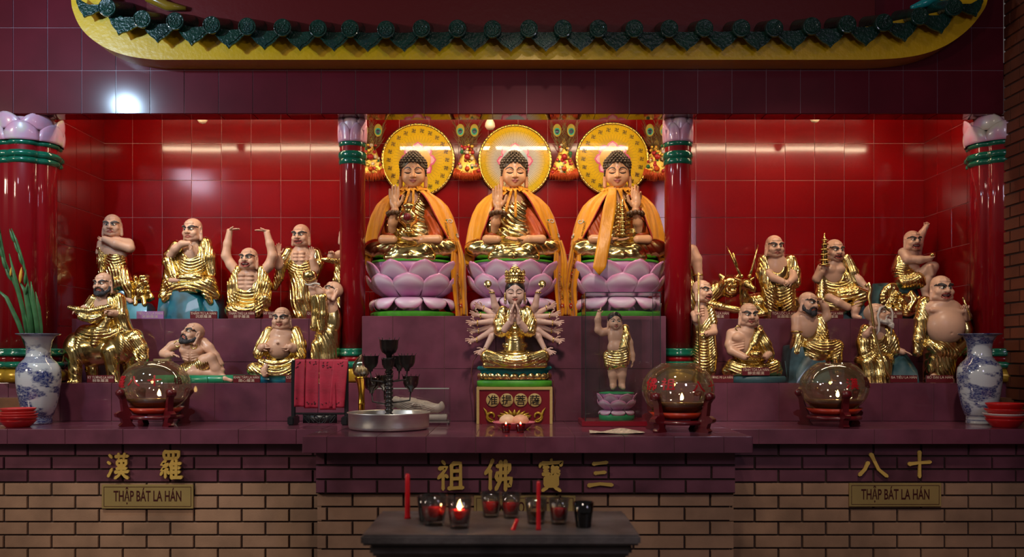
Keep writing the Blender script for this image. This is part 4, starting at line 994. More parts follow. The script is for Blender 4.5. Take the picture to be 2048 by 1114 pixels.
f.fold('robe', 'D', 1518, 690, 6, 1.2, 24, 36, ang=35).fold('robe', 'U', 1502, 736, 7, 1.2, 60, 18, c=.006)
f.E('bowl', 1501, 709, 40, 14, 12, 9).E('bowl', 1501, 700, 40, 9, 8, 4, sub=True, k=1)
f.head(1495, 630, 10, 47, yaw=5, pitch=-3, mouth='smile', fat=.5, brow=1.1)
for x, d in ((1473, 14), (1516, 16)): f.add('earring.%d' % x, *torus(f.q(x, 657, d), 5, 1.3, 18, 8, RX90))
V, Q = lathe([(56, 0), (58, 3), (58, 11), (55, 14)], 40); V = np.array(V); V[:, 1] *= .62; f.add('base', V+f.q(1512, 766, 6), Q)
f.build({**AM, 'base': [mat('blue grey base paint', (.035, .085, .10), .35)]})

f = Figure('arhat_statue', 5.62, 1620, ZS, 'dark bearded gilded figure leaning on a raised arm, seated on a grey teal rock')
f.E('body', 1610, 650, 2, 26, 18, 30).C('body', 1610, 622, 2, 14, 1608, 634, 2, 18).L('body', [(1592, 638, 6, 12), (1590, 660, 10, 10), (1592, 672, 12, 8)])
f.L('body', [(1638, 645, 2, 10), (1652, 634, 4, 9), (1648, 614, 6, 7), (1640, 604, 6, 6)]).hand(1642, 608, 6, (-.3, -.9, .2), (-.8, .2, .3), 19, 1, curl=.5)
f.add('bracelet', *torus(f.q(1590, 664, 11), 10, 2, 20, 8))
f.L('robe', [(1592, 672, 10, 11), (1590, 690, 12, 12), (1586, 704, 14, 12)]).E('robe', 1624, 682, 0, 34, 22, 34).L('robe', [(1640, 640, 0, 12), (1640, 668, 6, 14), (1640, 690, 10, 14)]).L('robe', [(1616, 694, 18, 15), (1644, 694, 28, 14), (1664, 692, 28, 13)]).L('robe', [(1664, 694, 28, 12), (1664, 716, 26, 11), (1666, 742, 26, 10)]).E('robe', 1628, 712, 6, 36, 26, 20)
f.E('robe', 1612, 656, 22, 17, 20, 24, sub=True, k=3)
f.fold('robe', 'D', 1590, 690, 5, 1, 18, 22, ang=-10).fold('robe', 'U', 1640, 690, 6.5, 1.3, 40, 30, c=.012).fold('robe', 'D', 1642, 655, 6, 1, 16, 26, ang=30)
f.head(1613, 607, 12, 45, yaw=32, pitch=-4, roll=8, mouth='stern', beard='dark', brow=1.15)
f.rock('rock', [(1566, 1612, 690, 768, -30, 30), (1580, 1652, 704, 768, -32, 34), (1566, 1590, 720, 768, -24, 24)], 5)
f.build({**AM, 'rock': [M_tealg]})

f = Figure('arhat_statue', YLo, 1765, ZS, 'white bearded old gilded figure gripping a crooked golden staff')
f.E('body', 1752, 668, 2, 22, 15, 24).C('body', 1750, 642, 2, 12, 1752, 656, 2, 14).L('body', [(1722, 680, 8, 8), (1726, 668, 22, 7), (1732, 658, 30, 6)]).hand(1731, 664, 32, (.1, -.9, .2), (.5, 0, .8), 20, -1, curl=1.1)
f.L('body', [(1790, 700, 8, 7), (1800, 704, 14, 6)]).hand(1796, 702, 14, (1, .25, .3), (0, 1, 0), 24, 1, curl=.2)
f.E('robe', 1752, 695, 0, 32, 22, 38).L('robe', [(1730, 660, 4, 12), (1722, 685, 10, 13), (1722, 705, 14, 12)]).L('robe', [(1772, 660, 2, 12), (1780, 682, 6, 13), (1786, 700, 8, 11)]).L('robe', [(1730, 725, 18, 18), (1732, 750, 20, 16), (1734, 766, 20, 16)]).L('robe', [(1758, 725, 22, 18), (1754, 750, 24, 16), (1752, 766, 24, 16)]).E('robe', 1746, 722, 6, 40, 26, 22)
f.E('robe', 1752, 662, 20, 10, 14, 18, sub=True, k=3)
f.fold('robe', 'D', 1724, 690, 6, 1, 18, 40, ang=10).fold('robe', 'D', 1778, 690, 6, 1, 18, 36, ang=-15).fold('robe', 'U', 1748, 700, 6.5, 1.2, 20, 18, c=.03).fold('robe', 'D', 1746, 748, 8, 1.2, 36, 30, ang=12)
f.tube('staff', [(1718, 576, 34), (1724, 570, 35), (1728, 580, 36), (1724, 596, 36), (1730, 630, 38), (1733, 662, 38), (1742, 700, 42), (1752, 735, 46), (1766, 764, 48)], [3.4, 4.5, 3.6, 3.2, 2.8, 2.8, 2.8, 2.4, 2], 8)
f.head(1748, 630, 12, 48, yaw=58, pitch=18, mouth='smile', beard='white', grey=True, brow=.7)
f.tube('eyebrow', [(1757, 614, 30), (1746, 618, 36), (1741, 632, 37), (1744, 648, 36), (1744, 662, 35), (1737, 674, 35)], [2, 2.4, 2.4, 2.2, 2, 1], 7).tube('eyebrow', [(1772, 616, 20), (1776, 626, 22), (1774, 650, 24), (1772, 668, 25)], [1.6, 2, 1.8, 1], 7)
f.rock('rock', [(1774, 1832, 704, 768, -26, 22)], 15)
f.build({**AM, 'rock': [M_tealg], 'beard': [M_whair]})

f = Figure('arhat_statue', YLo, 1876, ZS, 'laughing gilded figure with a huge bare belly standing by the right vase')
f.E('body', 1884, 652, 14, 38, 30, 38).E('body', 1880, 618, 6, 40, 22, 22).C('body', 1878, 596, 4, 18, 1879, 606, 4, 24).C('body', 1852, 622, 26, 4, 1912, 624, 26, 4, k=6)
f.E('body', 1884, 668, 46, 3, 6, 3, sub=True, k=2)
f.L('body', [(1914, 622, 6, 11), (1926, 634, 12, 10), (1920, 622, 24, 7)]).hand(1920, 624, 26, (-.1, -.9, .3), (-.6, 0, .8), 24, -1, curl=1.0)
f.tube('staff', [(1910, 597, 32), (1916, 612, 34), (1922, 630, 36), (1926, 640, 34)], 2.2, 8)
f.L('robe', [(1850, 606, 0, 14), (1840, 640, 6, 13), (1832, 680, 10, 11), (1830, 705, 12, 9)]).L('robe', [(1924, 622, -2, 12), (1932, 660, 2, 12), (1928, 700, 4, 11)]).E('robe', 1880, 665, -14, 46, 24, 52)
f.L('robe', [(1880, 700, 4, 32), (1876, 735, 4, 28), (1874, 765, 4, 28)]).L('robe', [(1850, 690, 20, 12), (1868, 700, 30, 12), (1896, 706, 30, 10), (1918, 690, 22, 10)]).L('robe', [(1862, 706, 24, 11), (1856, 740, 18, 10)])
f.E('robe', 1884, 640, 24, 32, 30, 46, sub=True, k=3)
f.fold('robe', 'D', 1838, 655, 6, 1.1, 18, 60, ang=14).fold('robe', 'D', 1870, 728, 8, 1.3, 44, 44, ang=25)
f.C('body', 1856, 752, 24, 6, 1853, 764, 30, 5).C('body', 1892, 758, 20, 6, 1892, 764, 28, 5)
f.head(1877, 578, 12, 53, yaw=6, pitch=0, mouth='laugh', fat=1, brow=1.25)
f.build(AM)
# ------------------------------------------------------------------ the three large Buddhas
M_cloth = NT('saffron satin'); M_cloth.set(Roughness=.42, Sheen_Weight=.25, Sheen_Roughness=.4)
M_cloth.link(M_cloth.ramp(M_cloth.noise(M_cloth.coord(), 6, 3), [(.3, (.68, .245, .005, 1)), (.7, (.82, .345, .010, 1))]), M_cloth.b.inputs['Base Color'])
M_cloth.bump(M_cloth.noise(M_cloth.coord('Object', (1, 1, .35)), 22, 4), .5, .012); M_cloth = M_cloth.m
M_lining = mat('red orange silk', (.48, .075, .010), .45, var=.25, vscale=9, bump=.3, bscale=40)
M_hair = mat('curled hair paint', (.085, .060, .036), .32, metal=.35, var=.3, vscale=12)
M_lotus = NT('lotus petal paint'); M_lotus.set(Roughness=.38, Coat_Weight=.1)
at_ = M_lotus.node('ShaderNodeAttribute'); at_.attribute_name = 'along'
M_lotus.link(M_lotus.ramp(at_.outputs['Fac'], [(0, srgb('AC6596')), (.22, srgb('C487B2')), (.50, srgb('D9B3CF')), (.66, srgb('E6D2E0')), (.80, srgb('D593B8')), (.93, srgb('D27FAA')), (1, srgb('E9B9C8'))]), M_lotus.b.inputs['Base Color']); M_lotus = M_lotus.m
M_grnseat = mat('bright green paint', (.06, .30, .022), .4, var=.2, vscale=20)
M_redthread = mat('red thread', (.40, .018, .012), .6)
M_grnthread = mat('green thread', (.04, .18, .05), .6)
M_goldthread = mat('dark gold thread', (.42, .20, .02), .5)
M_whthread = mat('white thread', (.70, .60, .50), .6)
M_wood = mat('brown wooden beads', (.12, .055, .022), .3, coat=.3)
BSK = [M_bskin, M_eyew, M_black, M_browm, M_lip, M_mouth, M_teeth]
def buddha_head(hair=True, child=False):
    key = ('buddha', hair, child)
    if key in CACHE: return CACHE[key]
    S = Sculpt()
    S.ell((0, .05, .02), (.30, .33, .33), k=.05).ell((0, -.03, -.15), (.298, .28, .33), k=.08).ell((0, -.17, -.40), (.14, .12, .09), k=.09)
    S.cap((0, -.285, -.04), (0, -.355, -.205), .022, .042, k=.05)
    for s in (-1, 1):
        S.ell((s*.14, -.19, -.25), (.13, .11, .13), k=.09); S.ell((s*.045, -.315, -.215), (.034, .036, .028), k=.02)
        S.ell((s*.13, -.30, -.085), (.085, .05, .05), k=.05, sub=True); S.ell((s*.13, -.245, -.090), (.088, .052, .046), k=.02)
        S.ell((s*.312, .05, -.12), (.038, .085, .15), k=.03); S.cap((s*.318, .045, -.22), (s*.322, .03, -.44), .05, .05, k=.04)
    S.chain([(-.10, -.265, -.302, .015), (-.035, -.302, -.297, .024), (.035, -.302, -.297, .024), (.10, -.265, -.302, .015)], k=.02)
    S.chain([(-.07, -.275, -.325, .015), (0, -.300, -.343, .030), (.07, -.275, -.325, .015)], k=.02)
    V, Q = S.mesh(.0115, pad=.03)
    cen = V[Q].mean(1); X_, Y_, Z_ = np.abs(cen[:, 0]), cen[:, 1], cen[:, 2]; front = Y_ < -.05
    def near(poly):
        d = np.full(len(cen), 9.)
        for (x0, z0, w0), (x1, z1, w1) in zip(poly, poly[1:]):
            L2 = (x1-x0)**2+(z1-z0)**2; t = np.clip(((X_-x0)*(x1-x0)+(Z_-z0)*(z1-z0))/L2, 0, 1)
            d = np.minimum(d, np.hypot(X_-x0-t*(x1-x0), Z_-z0-t*(z1-z0))/(w0+(w1-w0)*t))
        return front & (d < 1)
    mi = np.zeros(len(Q), int)
    mi[near([(.045, -.035, .010), (.09, .010, .015), (.14, .022, .015), (.205, .0, .013), (.245, -.04, .008)])] = 3
    if child:
        mi[front & ((((X_-.13)/.075)**2+((Z_+.095)/.036)**2) < 1)] = 1
        mi[front & ((((X_-.13)/.036)**2+((Z_+.092)/.036)**2) < 1)] = 2
    else: mi[near([(.055, -.108, .008), (.10, -.128, .013), (.15, -.130, .013), (.215, -.108, .008)])] = 2
    mi[near([(.05, -.072, .004), (.12, -.040, .005), (.21, -.080, .004)])] = 3
    mi[near([(0, -.296, .020), (.035, -.292, .021), (.095, -.300, .008)])] = 4
    mi[near([(0, -.341, .026), (.07, -.324, .012)])] = 4
    mi[near([(0, -.317, .006), (.10, -.303, .006)])] = 5
    if hair: mi[front & (np.hypot(X_, Z_-.028) < .020)] = 4
    parts = {'body': [(V, Q[mi == i], i) for i in range(7) if (mi == i).any()], 'hair': []}
    Sh = Sculpt()
    Sh.ell((0, .07, .05), (.335, .355, .30), k=.05)
    if hair: Sh.ell((0, .09, .32), (.165, .18, .11), k=.06)
    elif not child: Sh.ell((0, .1, .32), (.16, .16, .20), k=.06)
    for s in (-1, 1): Sh.cap((s*.285, .0, -.05), (s*.275, .02, -.20), .055, .045, k=.05)
    if not hair and not child: Sh.ell((0, .18, -.25), (.26, .20, .34), k=.08)
    if child: Sh.cap((0, -.26, .28), (0, -.30, .20), .07, .03, k=.05)
    Sh.ell((0, -.42, -.16), (.285, .36, .35), k=.05, sub=True)
    if hair:
        rows = [(.02, .340, 19), (.085, .345, 20), (.15, .335, 20), (.21, .305, 18), (.265, .255, 15), (.31, .205, 12), (.355, .165, 10), (.40, .125, 8), (.43, .06, 4)]
        for j, (z, r, n) in enumerate(rows):
            for i in range(n):
                a = 2*PI*(i+.5*(j % 2))/n
                y = .075-r*1.06*math.cos(a)
                if z < .12 and y < -.17: continue
                Sh.ell((r*math.sin(a)*.985, y, z+.02), (.040, .040, .036), k=.012)
        for s in (-1, 1):
            for z, y in ((-.04, -.06), (-.10, -.03), (-.16, -.005), (-.04, .04), (-.10, .06)): Sh.ell((s*.318, y, z), (.036, .040, .036), k=.012)
    parts['hair'].append((*Sh.mesh(.0125, pad=.03), 0))
    CACHE[key] = parts; return parts
def put_head(f, parts, x, y, d, H, yaw=0, pitch=0, roll=0, names={}):
    R = basis(0, yaw, pitch, roll); o = f.q(x, y, d)
    for pn, lst in parts.items():
        for V, Q, m in lst: f.add(names.get(pn, pn), (np.asarray(V)*H) @ R.T+o, Q, m)
    return R, o

def petal_mesh(name, r0, z0, r1, z1, half, belly, lip, k, th=2.2, nu=15, nv=13, m=None, droop=0):
    """one lotus petal pointing to -y, in px units scaled by k"""
    def fn(u, v):
        t = 2*u-1
        w = half*(math.sin(PI*min(1, (.16+.86*v)))**.62 if v < .985 else .06)
        w = half*((.45+.9*v) if v < .55 else (.945*math.sqrt(max(0, 1-((v-.55)/.47)**2.2))+.0))
        tip = .06*half*(1-abs(t))*max(0, v-.8)*5
        r = r0+(r1-r0)*(v**(.75))+belly*math.sin(PI*v)*(1-.35*t*t)-.16*half*t*t*(1-.3*v)
        z = z0+(z1-z0)*v+tip+lip*v**4-droop*math.sin(PI*v)
        return (t*w*k, -r*k, z*k)
    V, Fc = solid_grid(fn, nu, nv, th*k)
    o = mk(name, [(V, Fc, 0)], [m or M_lotus], None, True)
    a = o.data.attributes.new('along', 'FLOAT', 'POINT')
    vv = np.repeat(np.linspace(0, 1, nv), nu); tt = np.tile(np.abs(np.linspace(-1, 1, nu)), nv)
    val = np.clip(vv*.75+.25*tt**2+.05, 0, 1); a.data.foreach_set('value', np.concatenate([val, val]).astype(np.float32))
    return o
def lotus_seat(parent, k, R=98, H=112, loc=(0, 0, 0), n=9, green=M_grnseat, base=True, bowls=True):
    prof = [(R*.84, 0), (R*.86, 3), (R*.86, 9), (R*.80, 12)]
    core = [(R*.55, 10), (R*.50, H*.26), (R*.48, H*.36), (R*.62, H*.55), (R*.78, H*.8), (R*.84, H*.97)]
    seat = mk('lotus_seat', [(*scl(lathe([(r, z) for r, z in core], 48), k), 0)], [M_lotus], parent, True, loc)
    at = seat.data.attributes.new('along', 'FLOAT', 'POINT'); at.data.foreach_set('value', np.full(len(seat.data.vertices), .15, np.float32))
    mk('base', [(*scl(lathe(prof, 48), k), 0)], [green], seat, 'angle')
    mk('seat_top', [(*scl(lathe([(R*.80, H*.94), (R*.86, H*.97), (R*.84, H*1.0), (R*.5, H*1.03), (0, H*1.03)], 48), k), 0)], [green], seat, True)
    hw = PI*R*.86/n
    rows = [('up_low', R*.50, H*.33, R*.95, H*.74, hw*1.12, R*.10, 0, 0), ('up_high', R*.52, H*.42, R*1.00, H*.965, hw*1.05, R*.03, 0, .5), ('down', R*.44, H*.34, R*.84, H*.11, hw*.94, R*.15, 3, 0)]
    for nm, r0, z0, r1, z1, half, belly, lip, off in rows:
        proto = petal_mesh('petal', r0, z0, r1, z1, half, belly, lip, k, th=R*.02, droop=-H*.07 if nm == 'down' else 0)
        for i in range(n):
            o = proto if i == 0 else proto.copy()
            if i: COL.objects.link(o)
            o.parent = seat; o.rotation_euler.z = 2*PI*(i+off)/n
    return seat

def decorate(fun, u, v, kind, size, parts, flip=1):
    """embroidery: little raised stitched motifs following the cloth surface"""
    p = np.array(fun(u, v)); e = .004
    du = np.array(fun(u+e, v))-p; dv = np.array(fun(u, v+e))-p
    du /= np.linalg.norm(du)+1e-9; n = np.cross(du, dv); n /= np.linalg.norm(n)+1e-9
    if n[1] > 0: n = -n
    w = np.cross(n, du)
    def pt(a, b, h=.6): return p+(du*a+w*b)*size+n*h
    if kind == 'flower':
        for i in range(5):
            a = 2*PI*i/5+.3; c = pt(.55*math.cos(a), .55*math.sin(a)); R = np.stack([du, n, w], 1)
            parts['flower'].append((*sphere(c, (size*.36, .8, size*.36), 10, 6, R), 0))
        parts['flower'].append((*sphere(pt(0, 0, 1), (size*.25, 1.0, size*.25), 10, 6, np.stack([du, n, w], 1)), 1))
        for a in (-.8, 2.4): parts['leaf'].append((*sphere(pt(1.25*math.cos(a), 1.25*math.sin(a)), (size*.42, .6, size*.2), 10, 6, np.stack([du*math.cos(a)+w*math.sin(a), n, w*math.cos(a)-du*math.sin(a)], 1)), 0))
    elif kind == 'fret':
        path = [(-1, -1), (1, -1), (1, 1), (-.6, 1), (-.6, -.4), (.5, -.4), (.5, .5), (-.1, .5), (-.1, .1)]
        parts['fret'].append((*tube([pt(a*flip, b, .5) for a, b in path], .9, 5), 0))
    elif kind == 'cloud':
        pts = [pt(math.cos(t)*(.25+.12*t), math.sin(t)*(.2+.1*t), .5) for t in np.linspace(.5, 7, 22)]
        parts['cloud'].append((*tube(pts, 1.0, 5), 0)); parts['leaf'].append((*sphere(pt(1.2, -.3), (size*.5, .6, size*.2), 10, 6, np.stack([du, n, w], 1)), 0))

def halo(cx, cy, r, manji, label, Y=6.235):
    k = Y/F; p = P(cx, cy, Y); t = empty('halo_disc', p, label, 'halo')
    V, Q = torus((0, 0, 0), r*k*.968, r*k*.038, 96, 8, RX90); V = np.array(V); V[:, 1] *= .6
    mk('rim', [(V, Q, 0)], [M_halorim], t)
    ins = []
    for i in range(64):
        a = 2*PI*i/64; R = rotm('Y', -a)
        b = xf(box(-.0016, .0016, -.0135, -.009, -.006, .006), np.vstack([np.hstack([np.array(Matrix.Rotation(-a+.6, 3, 'Y')), [[r*k*.968*math.sin(a)*1], [0], [r*k*.968*math.cos(a)]]]), [0, 0, 0, 1]]))
        ins.append((*b, 0))
    mk('rim_inlay', ins, [M_black], t, False)
    marks = []
    if manji:
        N = 22
        for i in range(N):
            a = 2*PI*(i+.5)/N; c = np.array((r*k*.79*math.sin(a), -.0035, r*k*.79*math.cos(a))); s = r*k*.052; w = s*.16
            for q in range(4):
                rot = np.array(Matrix.Rotation(q*PI/2, 3, 'Y'))
                for b in (box(-w, w, -.0008, .0008, -w, s), box(-s, w, -.0008, .0008, s-2*w, s)):
                    marks.append((np.asarray(b[0]) @ rot.T+c, b[1], 0))
    rays = []
    for i in range(96):
        a = 2*PI*i/96; r0, r1 = (.36, .66) if i % 2 else (.36, .56)
        if not manji: r0, r1 = (.42, .86) if i % 2 else (.40, .74)
        d = np.array((math.sin(a), 0, math.cos(a))); sd = np.array((math.cos(a), 0, -math.sin(a)))
        o = np.array((0, -.0022, 0))
        rays.append(([o+d*r*k*r0-sd*.0011, o+d*r*k*r0+sd*.0011, o+d*r*k*r1+sd*.0004, o+d*r*k*r1-sd*.0004], [(0, 1, 2, 3)], 0))
    for i in range(48):
        a = 2*PI*i/48
        for rr in ((.70, .90) if manji else (.80, .90)):
            rays.append((*sphere((r*k*rr*math.sin(a), -.002, r*k*rr*math.cos(a)), (.0018, .001, .0018), 6, 4), 0))
    pet = []
    for i in range(8):
        a = 2*PI*i/8
        for q, (w, h, mI, yy) in enumerate(((.145, .13, 0, -.0026), (.10, .095, 1, -.0034))):
            pts = []
            for j in range(13):
                b = PI*j/12; x = -math.cos(b)*w; z = .335+math.sin(b)**.8*h*(1+.25*math.exp(-((b-PI/2)/.25)**2))
                pts.append((x*r*k, z*r*k))
            pts += [(w*.9*r*k, .30*r*k), (-w*.9*r*k, .30*r*k)]
            V = np.array([(x, yy, z) for x, z in pts]) @ np.array(Matrix.Rotation(a, 3, 'Y')).T
            pet.append((V, [tuple(range(len(pts)))], mI))
    dp = [(*xf(lathe([(r*k*.965, -.008), (r*k*.965, 0), (0, 0)], 72), Matrix.Rotation(PI/2, 4, 'X')), 0), (*xf(lathe([(r*k*.35, .003), (r*k*.35, .0045), (0, .005)], 48), Matrix.Rotation(PI/2, 4, 'X')), 4)]
    dp += [(q[0], q[1], 1) for q in marks+rays]+[(q[0], q[1], 2+q[2]) for q in pet]
    mk('disc', dp, [M_halo if manji else M_halo2, M_halomark, mat('halo petal pink', srgb('D8507C')[:3], .25, coat=.6), mat('halo petal light', srgb('EFA9BB')[:3], .25, coat=.6),
        mat('halo inner gold', srgb('E0B43A')[:3], .22, coat=.6) if manji else mat('halo inner blue', srgb('9CBCC0')[:3], .22, coat=.6)], t, False)
    return t
def halo_mat(name, inner, outer, e, s=.36):
    t = NT(name); t.set(Roughness=.6, Specular_IOR_Level=.1, Coat_Weight=1.0, Coat_Roughness=.03)
    ln = t.node('ShaderNodeVectorMath', operation='LENGTH'); t.link(t.coord(), ln.inputs[0])
    mp = t.node('ShaderNodeMapRange'); mp.inputs['From Max'].default_value = .24; t.link(ln.outputs['Value'], mp.inputs[0])
    t.link(t.ramp(mp.outputs[0], [(.0, inner), (s, inner), (e, outer), (1, outer)]), t.b.inputs['Base Color']); return t.m
M_halo = halo_mat('yellow halo enamel', srgb('EFC61A'), srgb('E6BE14'), .8)
M_halo2 = halo_mat('white and yellow halo enamel', srgb('E2DFCF'), srgb('E3BF1A'), .84, .58)
M_halorim = mat('halo rim gold', (.72, .46, .10), .25, metal=.8)
M_halomark = mat('halo line paint', (.10, .055, .012), .35)

def buddha(cx, m, label, hold, ribbon=False):
    Y = 5.78
    f = Figure('buddha_statue', Y, cx, ZU, label); k = f.k
    X = lambda x: cx+m*(x-1027)                          # m = -1 mirrors the pose
    # body: chest, raised forearm, lap hand, feet
    f.E('body', cx, 410, 4, 26, 16, 40).C('body', cx, 372, 4, 15, cx, 388, 2, 18)
    f.L('body', [(X(985), 470, 26, 10), (X(992), 450, 40, 9), (X(997), 428, 48, 8)]).L('body', [(X(1080), 478, 26, 10), (X(1062), 486, 44, 9), (X(1046), 486, 54, 8)])
    f.hand(X(997), 424, 49, (-.05*m, -1, -.05), (.15*m, .05, 1), 48, m, curl=(.0, .02, .25, .6) if hold == 'pagoda' else (.02, .03, .06, .1), h=.9, spread=.025, thumb=.55)
    f.hand(X(1050), 485, 56, (-1*m, .05, .2), (0, -1, .35), 42, -m, curl=.12, h=.9)
    f.L('body', [(X(1082), 486, 60, 9), (X(1056), 487, 64, 8), (X(1046), 490, 64, 6)]).L('body', [(X(975), 486, 58, 9), (X(996), 487, 64, 8)])
    # gold under-robe with diagonal pleats, and gold crossed legs
    f.E('robe', cx, 438, -2, 42, 26, 54).E('robe', cx, 470, 2, 46, 30, 26)
    f.E('robe', cx, 372, 10, 18, 24, 22, sub=True, k=3)
    f.fold('robe', 'D', cx, 425, 11, 1.5, 40, 60, ang=90-28*m, warp=4)
    f.L('robe', [(X(984), 476, 22, 13), (X(986), 456, 30, 12)])
    f.L('legs', [(X(962), 500, 30, 20), (X(1000), 509, 60, 15), (X(1052), 514, 66, 12)]).L('legs', [(X(1096), 500, 30, 20), (X(1056), 508, 64, 15), (X(1010), 514, 68, 12)]).E('legs', cx, 502, 4, 84, 48, 20).L('legs', [(X(985), 522, 66, 8), (X(1027), 520, 76, 9), (X(1070), 522, 66, 8)])
    f.E('legs', X(964), 500, 26, 34, 26, 20).E('legs', X(1090), 500, 26, 34, 26, 20)
    f.fold('legs', 'D', X(975), 504, 15, .55, 40, 18, ang=90+35*m, warp=4).fold('legs', 'D', X(1080), 504, 15, .55, 40, 18, ang=90-30*m, warp=4).fold('legs', 'U', cx, 518, 11, .4, 50, 12, c=.004)
    # red inner sleeves
    f.L('sleeve', [(X(1062), 430, 4, 18), (X(1078), 462, 16, 20), (X(1072), 482, 34, 13)]).L('sleeve', [(X(990), 430, 4, 18), (X(976), 464, 14, 18), (X(984), 474, 26, 12)])
    f.fold('sleeve', 'D', X(1074), 460, 9, 1.2, 30, 36, ang=25)
    R, o = put_head(f, buddha_head(True), cx+m*1.5, 340, 10, 77, yaw=5*m, pitch=-7)
    # wrist beads
    for i in range(11):
        a = 2*PI*i/11; f.add('prayer_bead.%d' % i, *sphere(f.q(X(997)+14*math.cos(a), 433-2*math.sin(a)+2, 47+12*math.sin(a)), 4.6, 12, 8))
    mats = {**AM, 'body': BSK, 'hair': [M_hair], 'legs': [M_gold], 'sleeve': [M_lining], 'prayer_bead': [M_wood], 'necklace': [M_gold], 'urn': [M_gold], 'pagoda': [M_gold]}
    if hold:
        for i in range(15):
            a = PI*(i/14-.5); f.add('necklace', *sphere(f.q(cx+15*math.sin(a), 392+22*math.cos(a), 22), 2.3, 8, 6), 0)
        for i in range(8):
            a = 2*PI*i/8; f.add('necklace', *sphere(f.q(cx+6*math.sin(a), 420+7*math.cos(a), 24), 3.0, 8, 6), 0)
        f.add('necklace', *sphere(f.q(cx, 420, 25), 4.5, 10, 8), 0)
    if hold == 'urn':
        prof = [(0, 0), (11, 0), (12, 3), (7, 6), (5, 10), (9, 14), (17, 20), (20, 28), (18, 36), (10, 42), (9, 46), (13, 49), (14, 52), (8, 56), (0, 60)]
        V, Q = lathe(prof, 24); f.add('urn', np.array(V)+f.q(cx-2, 474, 62), Q)
        for i in range(10):
            a = 2*PI*i/10; f.add('urn', *sphere(f.q(cx-2+19*math.sin(a), 446, 62+19*math.cos(a)), 3.2, 8, 6), 0)
        f.add('urn', *sphere(f.q(cx-2, 446, 81), 8, 14, 10), 1); mats['urn'] = [M_gold, M_mouth]
    if hold == 'pagoda':
        pr = []; z = 0
        for i in range(7):
            w = 12-i*1.35; pr += [(w*.75, z), (w*.75, z+4.6), (w*1.25, z+5.2), (w*1.2, z+6.4), (w*.7, z+8)]; z += 8
        V, Q = lathe([(0, -3), (15, -3), (15, 0)]+pr+[(2, z), (2.5, z+4), (0, z+12)], 8); f.add('pagoda', np.array(V)+f.q(cx+3, 476, 62), Q)
    f.build(mats, {'body': 1.3, 'robe': 1.25, 'legs': 1.25, 'sleeve': 1.5})
    seat = lotus_seat(f.t, k)
    # the cloak
    lv = [(374, 21, 16, 7, 7), (380, 27, 20, 9, 9), (388, 40, 25, 14, 15), (398, 56, 29, 24, 24), (412, 70, 33, 36, 33), (432, 80, 37, 46, 43), (456, 87, 42, 52, 55), (484, 92, 47, 62, 70), (510, 95, 48, 74, 82), (532, 96, 48, 82, 88)]
    yv = np.array([q[0] for q in lv], float)
    def lev(y, i): return float(np.interp(y, yv, [q[i] for q in lv]))
    def cloak(u, v):
        y = 374+(532-374)*v; a, b = lev(y, 1), lev(y, 2); p0 = math.asin(min(.97, lev(y, 3)/a)); p1 = math.asin(min(.97, lev(y, 4)/a))
        ph = p0+(2*PI-p0-p1)*u
        am = (1.8+3.4*v)*min(1, v*5+.3)
        w = am*math.sin(9*ph+2.5*v)+.5*am*math.sin(17*ph+1+4*v)
        e = max(0, 1-min(u, 1-u)/.05); w += 3*e
        x = -(a+w*.7)*math.sin(ph); d = (b+w)*math.cos(ph)+2
        d = d if d > 0 else d*.62
        q = f.q(cx+m*x, y+2.0*math.sin(3*ph), d)
        return q*k
    V, Fc = solid_grid(cloak, 150, 44, .006*m)
    clV = (V, Fc, 0)
    # lower tail falling beside the lotus
    def tail(u, v):
        y = 486+(634-486)*v; x = 86+10*min(1, v*1.6)+(u-.5)*(30-6*v)*(.5+.5*min(1, v*3)); d = 34+8*math.sin(PI*min(1, v*1.5))-20*v+8*math.sin(u*9+2*v)+3*math.sin(u*21+v*5)
        return f.q(cx+m*x+2*math.sin(v*8), y+3*math.sin(u*7)*v, d)*k
    V, Fc = solid_grid(tail, 36, 40, .004); tlV = (V, Fc, 0)
    parts = {'flower': [], 'leaf': [], 'fret': [], 'cloud': []}
    def stitched(base):
        out = [base]; mi = {'leaf': 2, 'fret': 4, 'cloud': 3}
        for nm in parts:
            for V, Fc, mm in parts[nm]: out.append((np.asarray(V)*k, Fc, mi.get(nm, (1, 3)[mm])))
            parts[nm] = []
        return out
    EM = [M_cloth, M_redthread, M_grnthread, M_whthread, M_goldthread]
    fu = (lambda u, v: np.array(cloak(u, v))/k)
    for u, v, kd, sz in ((.955, .52, 'fret', 6), (.965, .60, 'fret', 6), (.95, .70, 'flower', 6.5), (.965, .80, 'fret', 7), (.955, .92, 'flower', 6), (.87, .62, 'cloud', 7), (.86, .80, 'flower', 5.5), (.90, .45, 'cloud', 6), (.045, .70, 'cloud', 6), (.05, .88, 'flower', 5)): decorate(fu, u, v, kd, sz, parts, m)
    cl = mk('cloak', stitched(clV), EM, f.t)
    tu = (lambda u, v: np.array(tail(u, v))/k)
    for u, v, kd, sz in ((.5, .30, 'fret', 7), (.5, .44, 'flower', 6.5), (.5, .58, 'fret', 7), (.5, .72, 'fret', 7), (.5, .86, 'flower', 6.5)): decorate(tu, u, v, kd, sz, parts, m)
    mk('cloak_tail', stitched(tlV), EM, cl)
    # frill and ties
    def frill(u, v):
        a = 2*PI*u; w = 1+.07*math.sin(14*a)*v+.04*math.sin(25*a+1)*v
        r = (17+13*v)*w; return f.q(cx+r*math.sin(a)*1.05, 378+5*v+3*math.cos(a)+1.6*math.sin(19*a)*v-3*math.sin(PI*v), 5+r*.86*math.cos(a))*k
    V, Fc = grid(frill, 160, 8, True); mk('collar_frill', [(V, Fc, 0)], [M_cloth], cl)
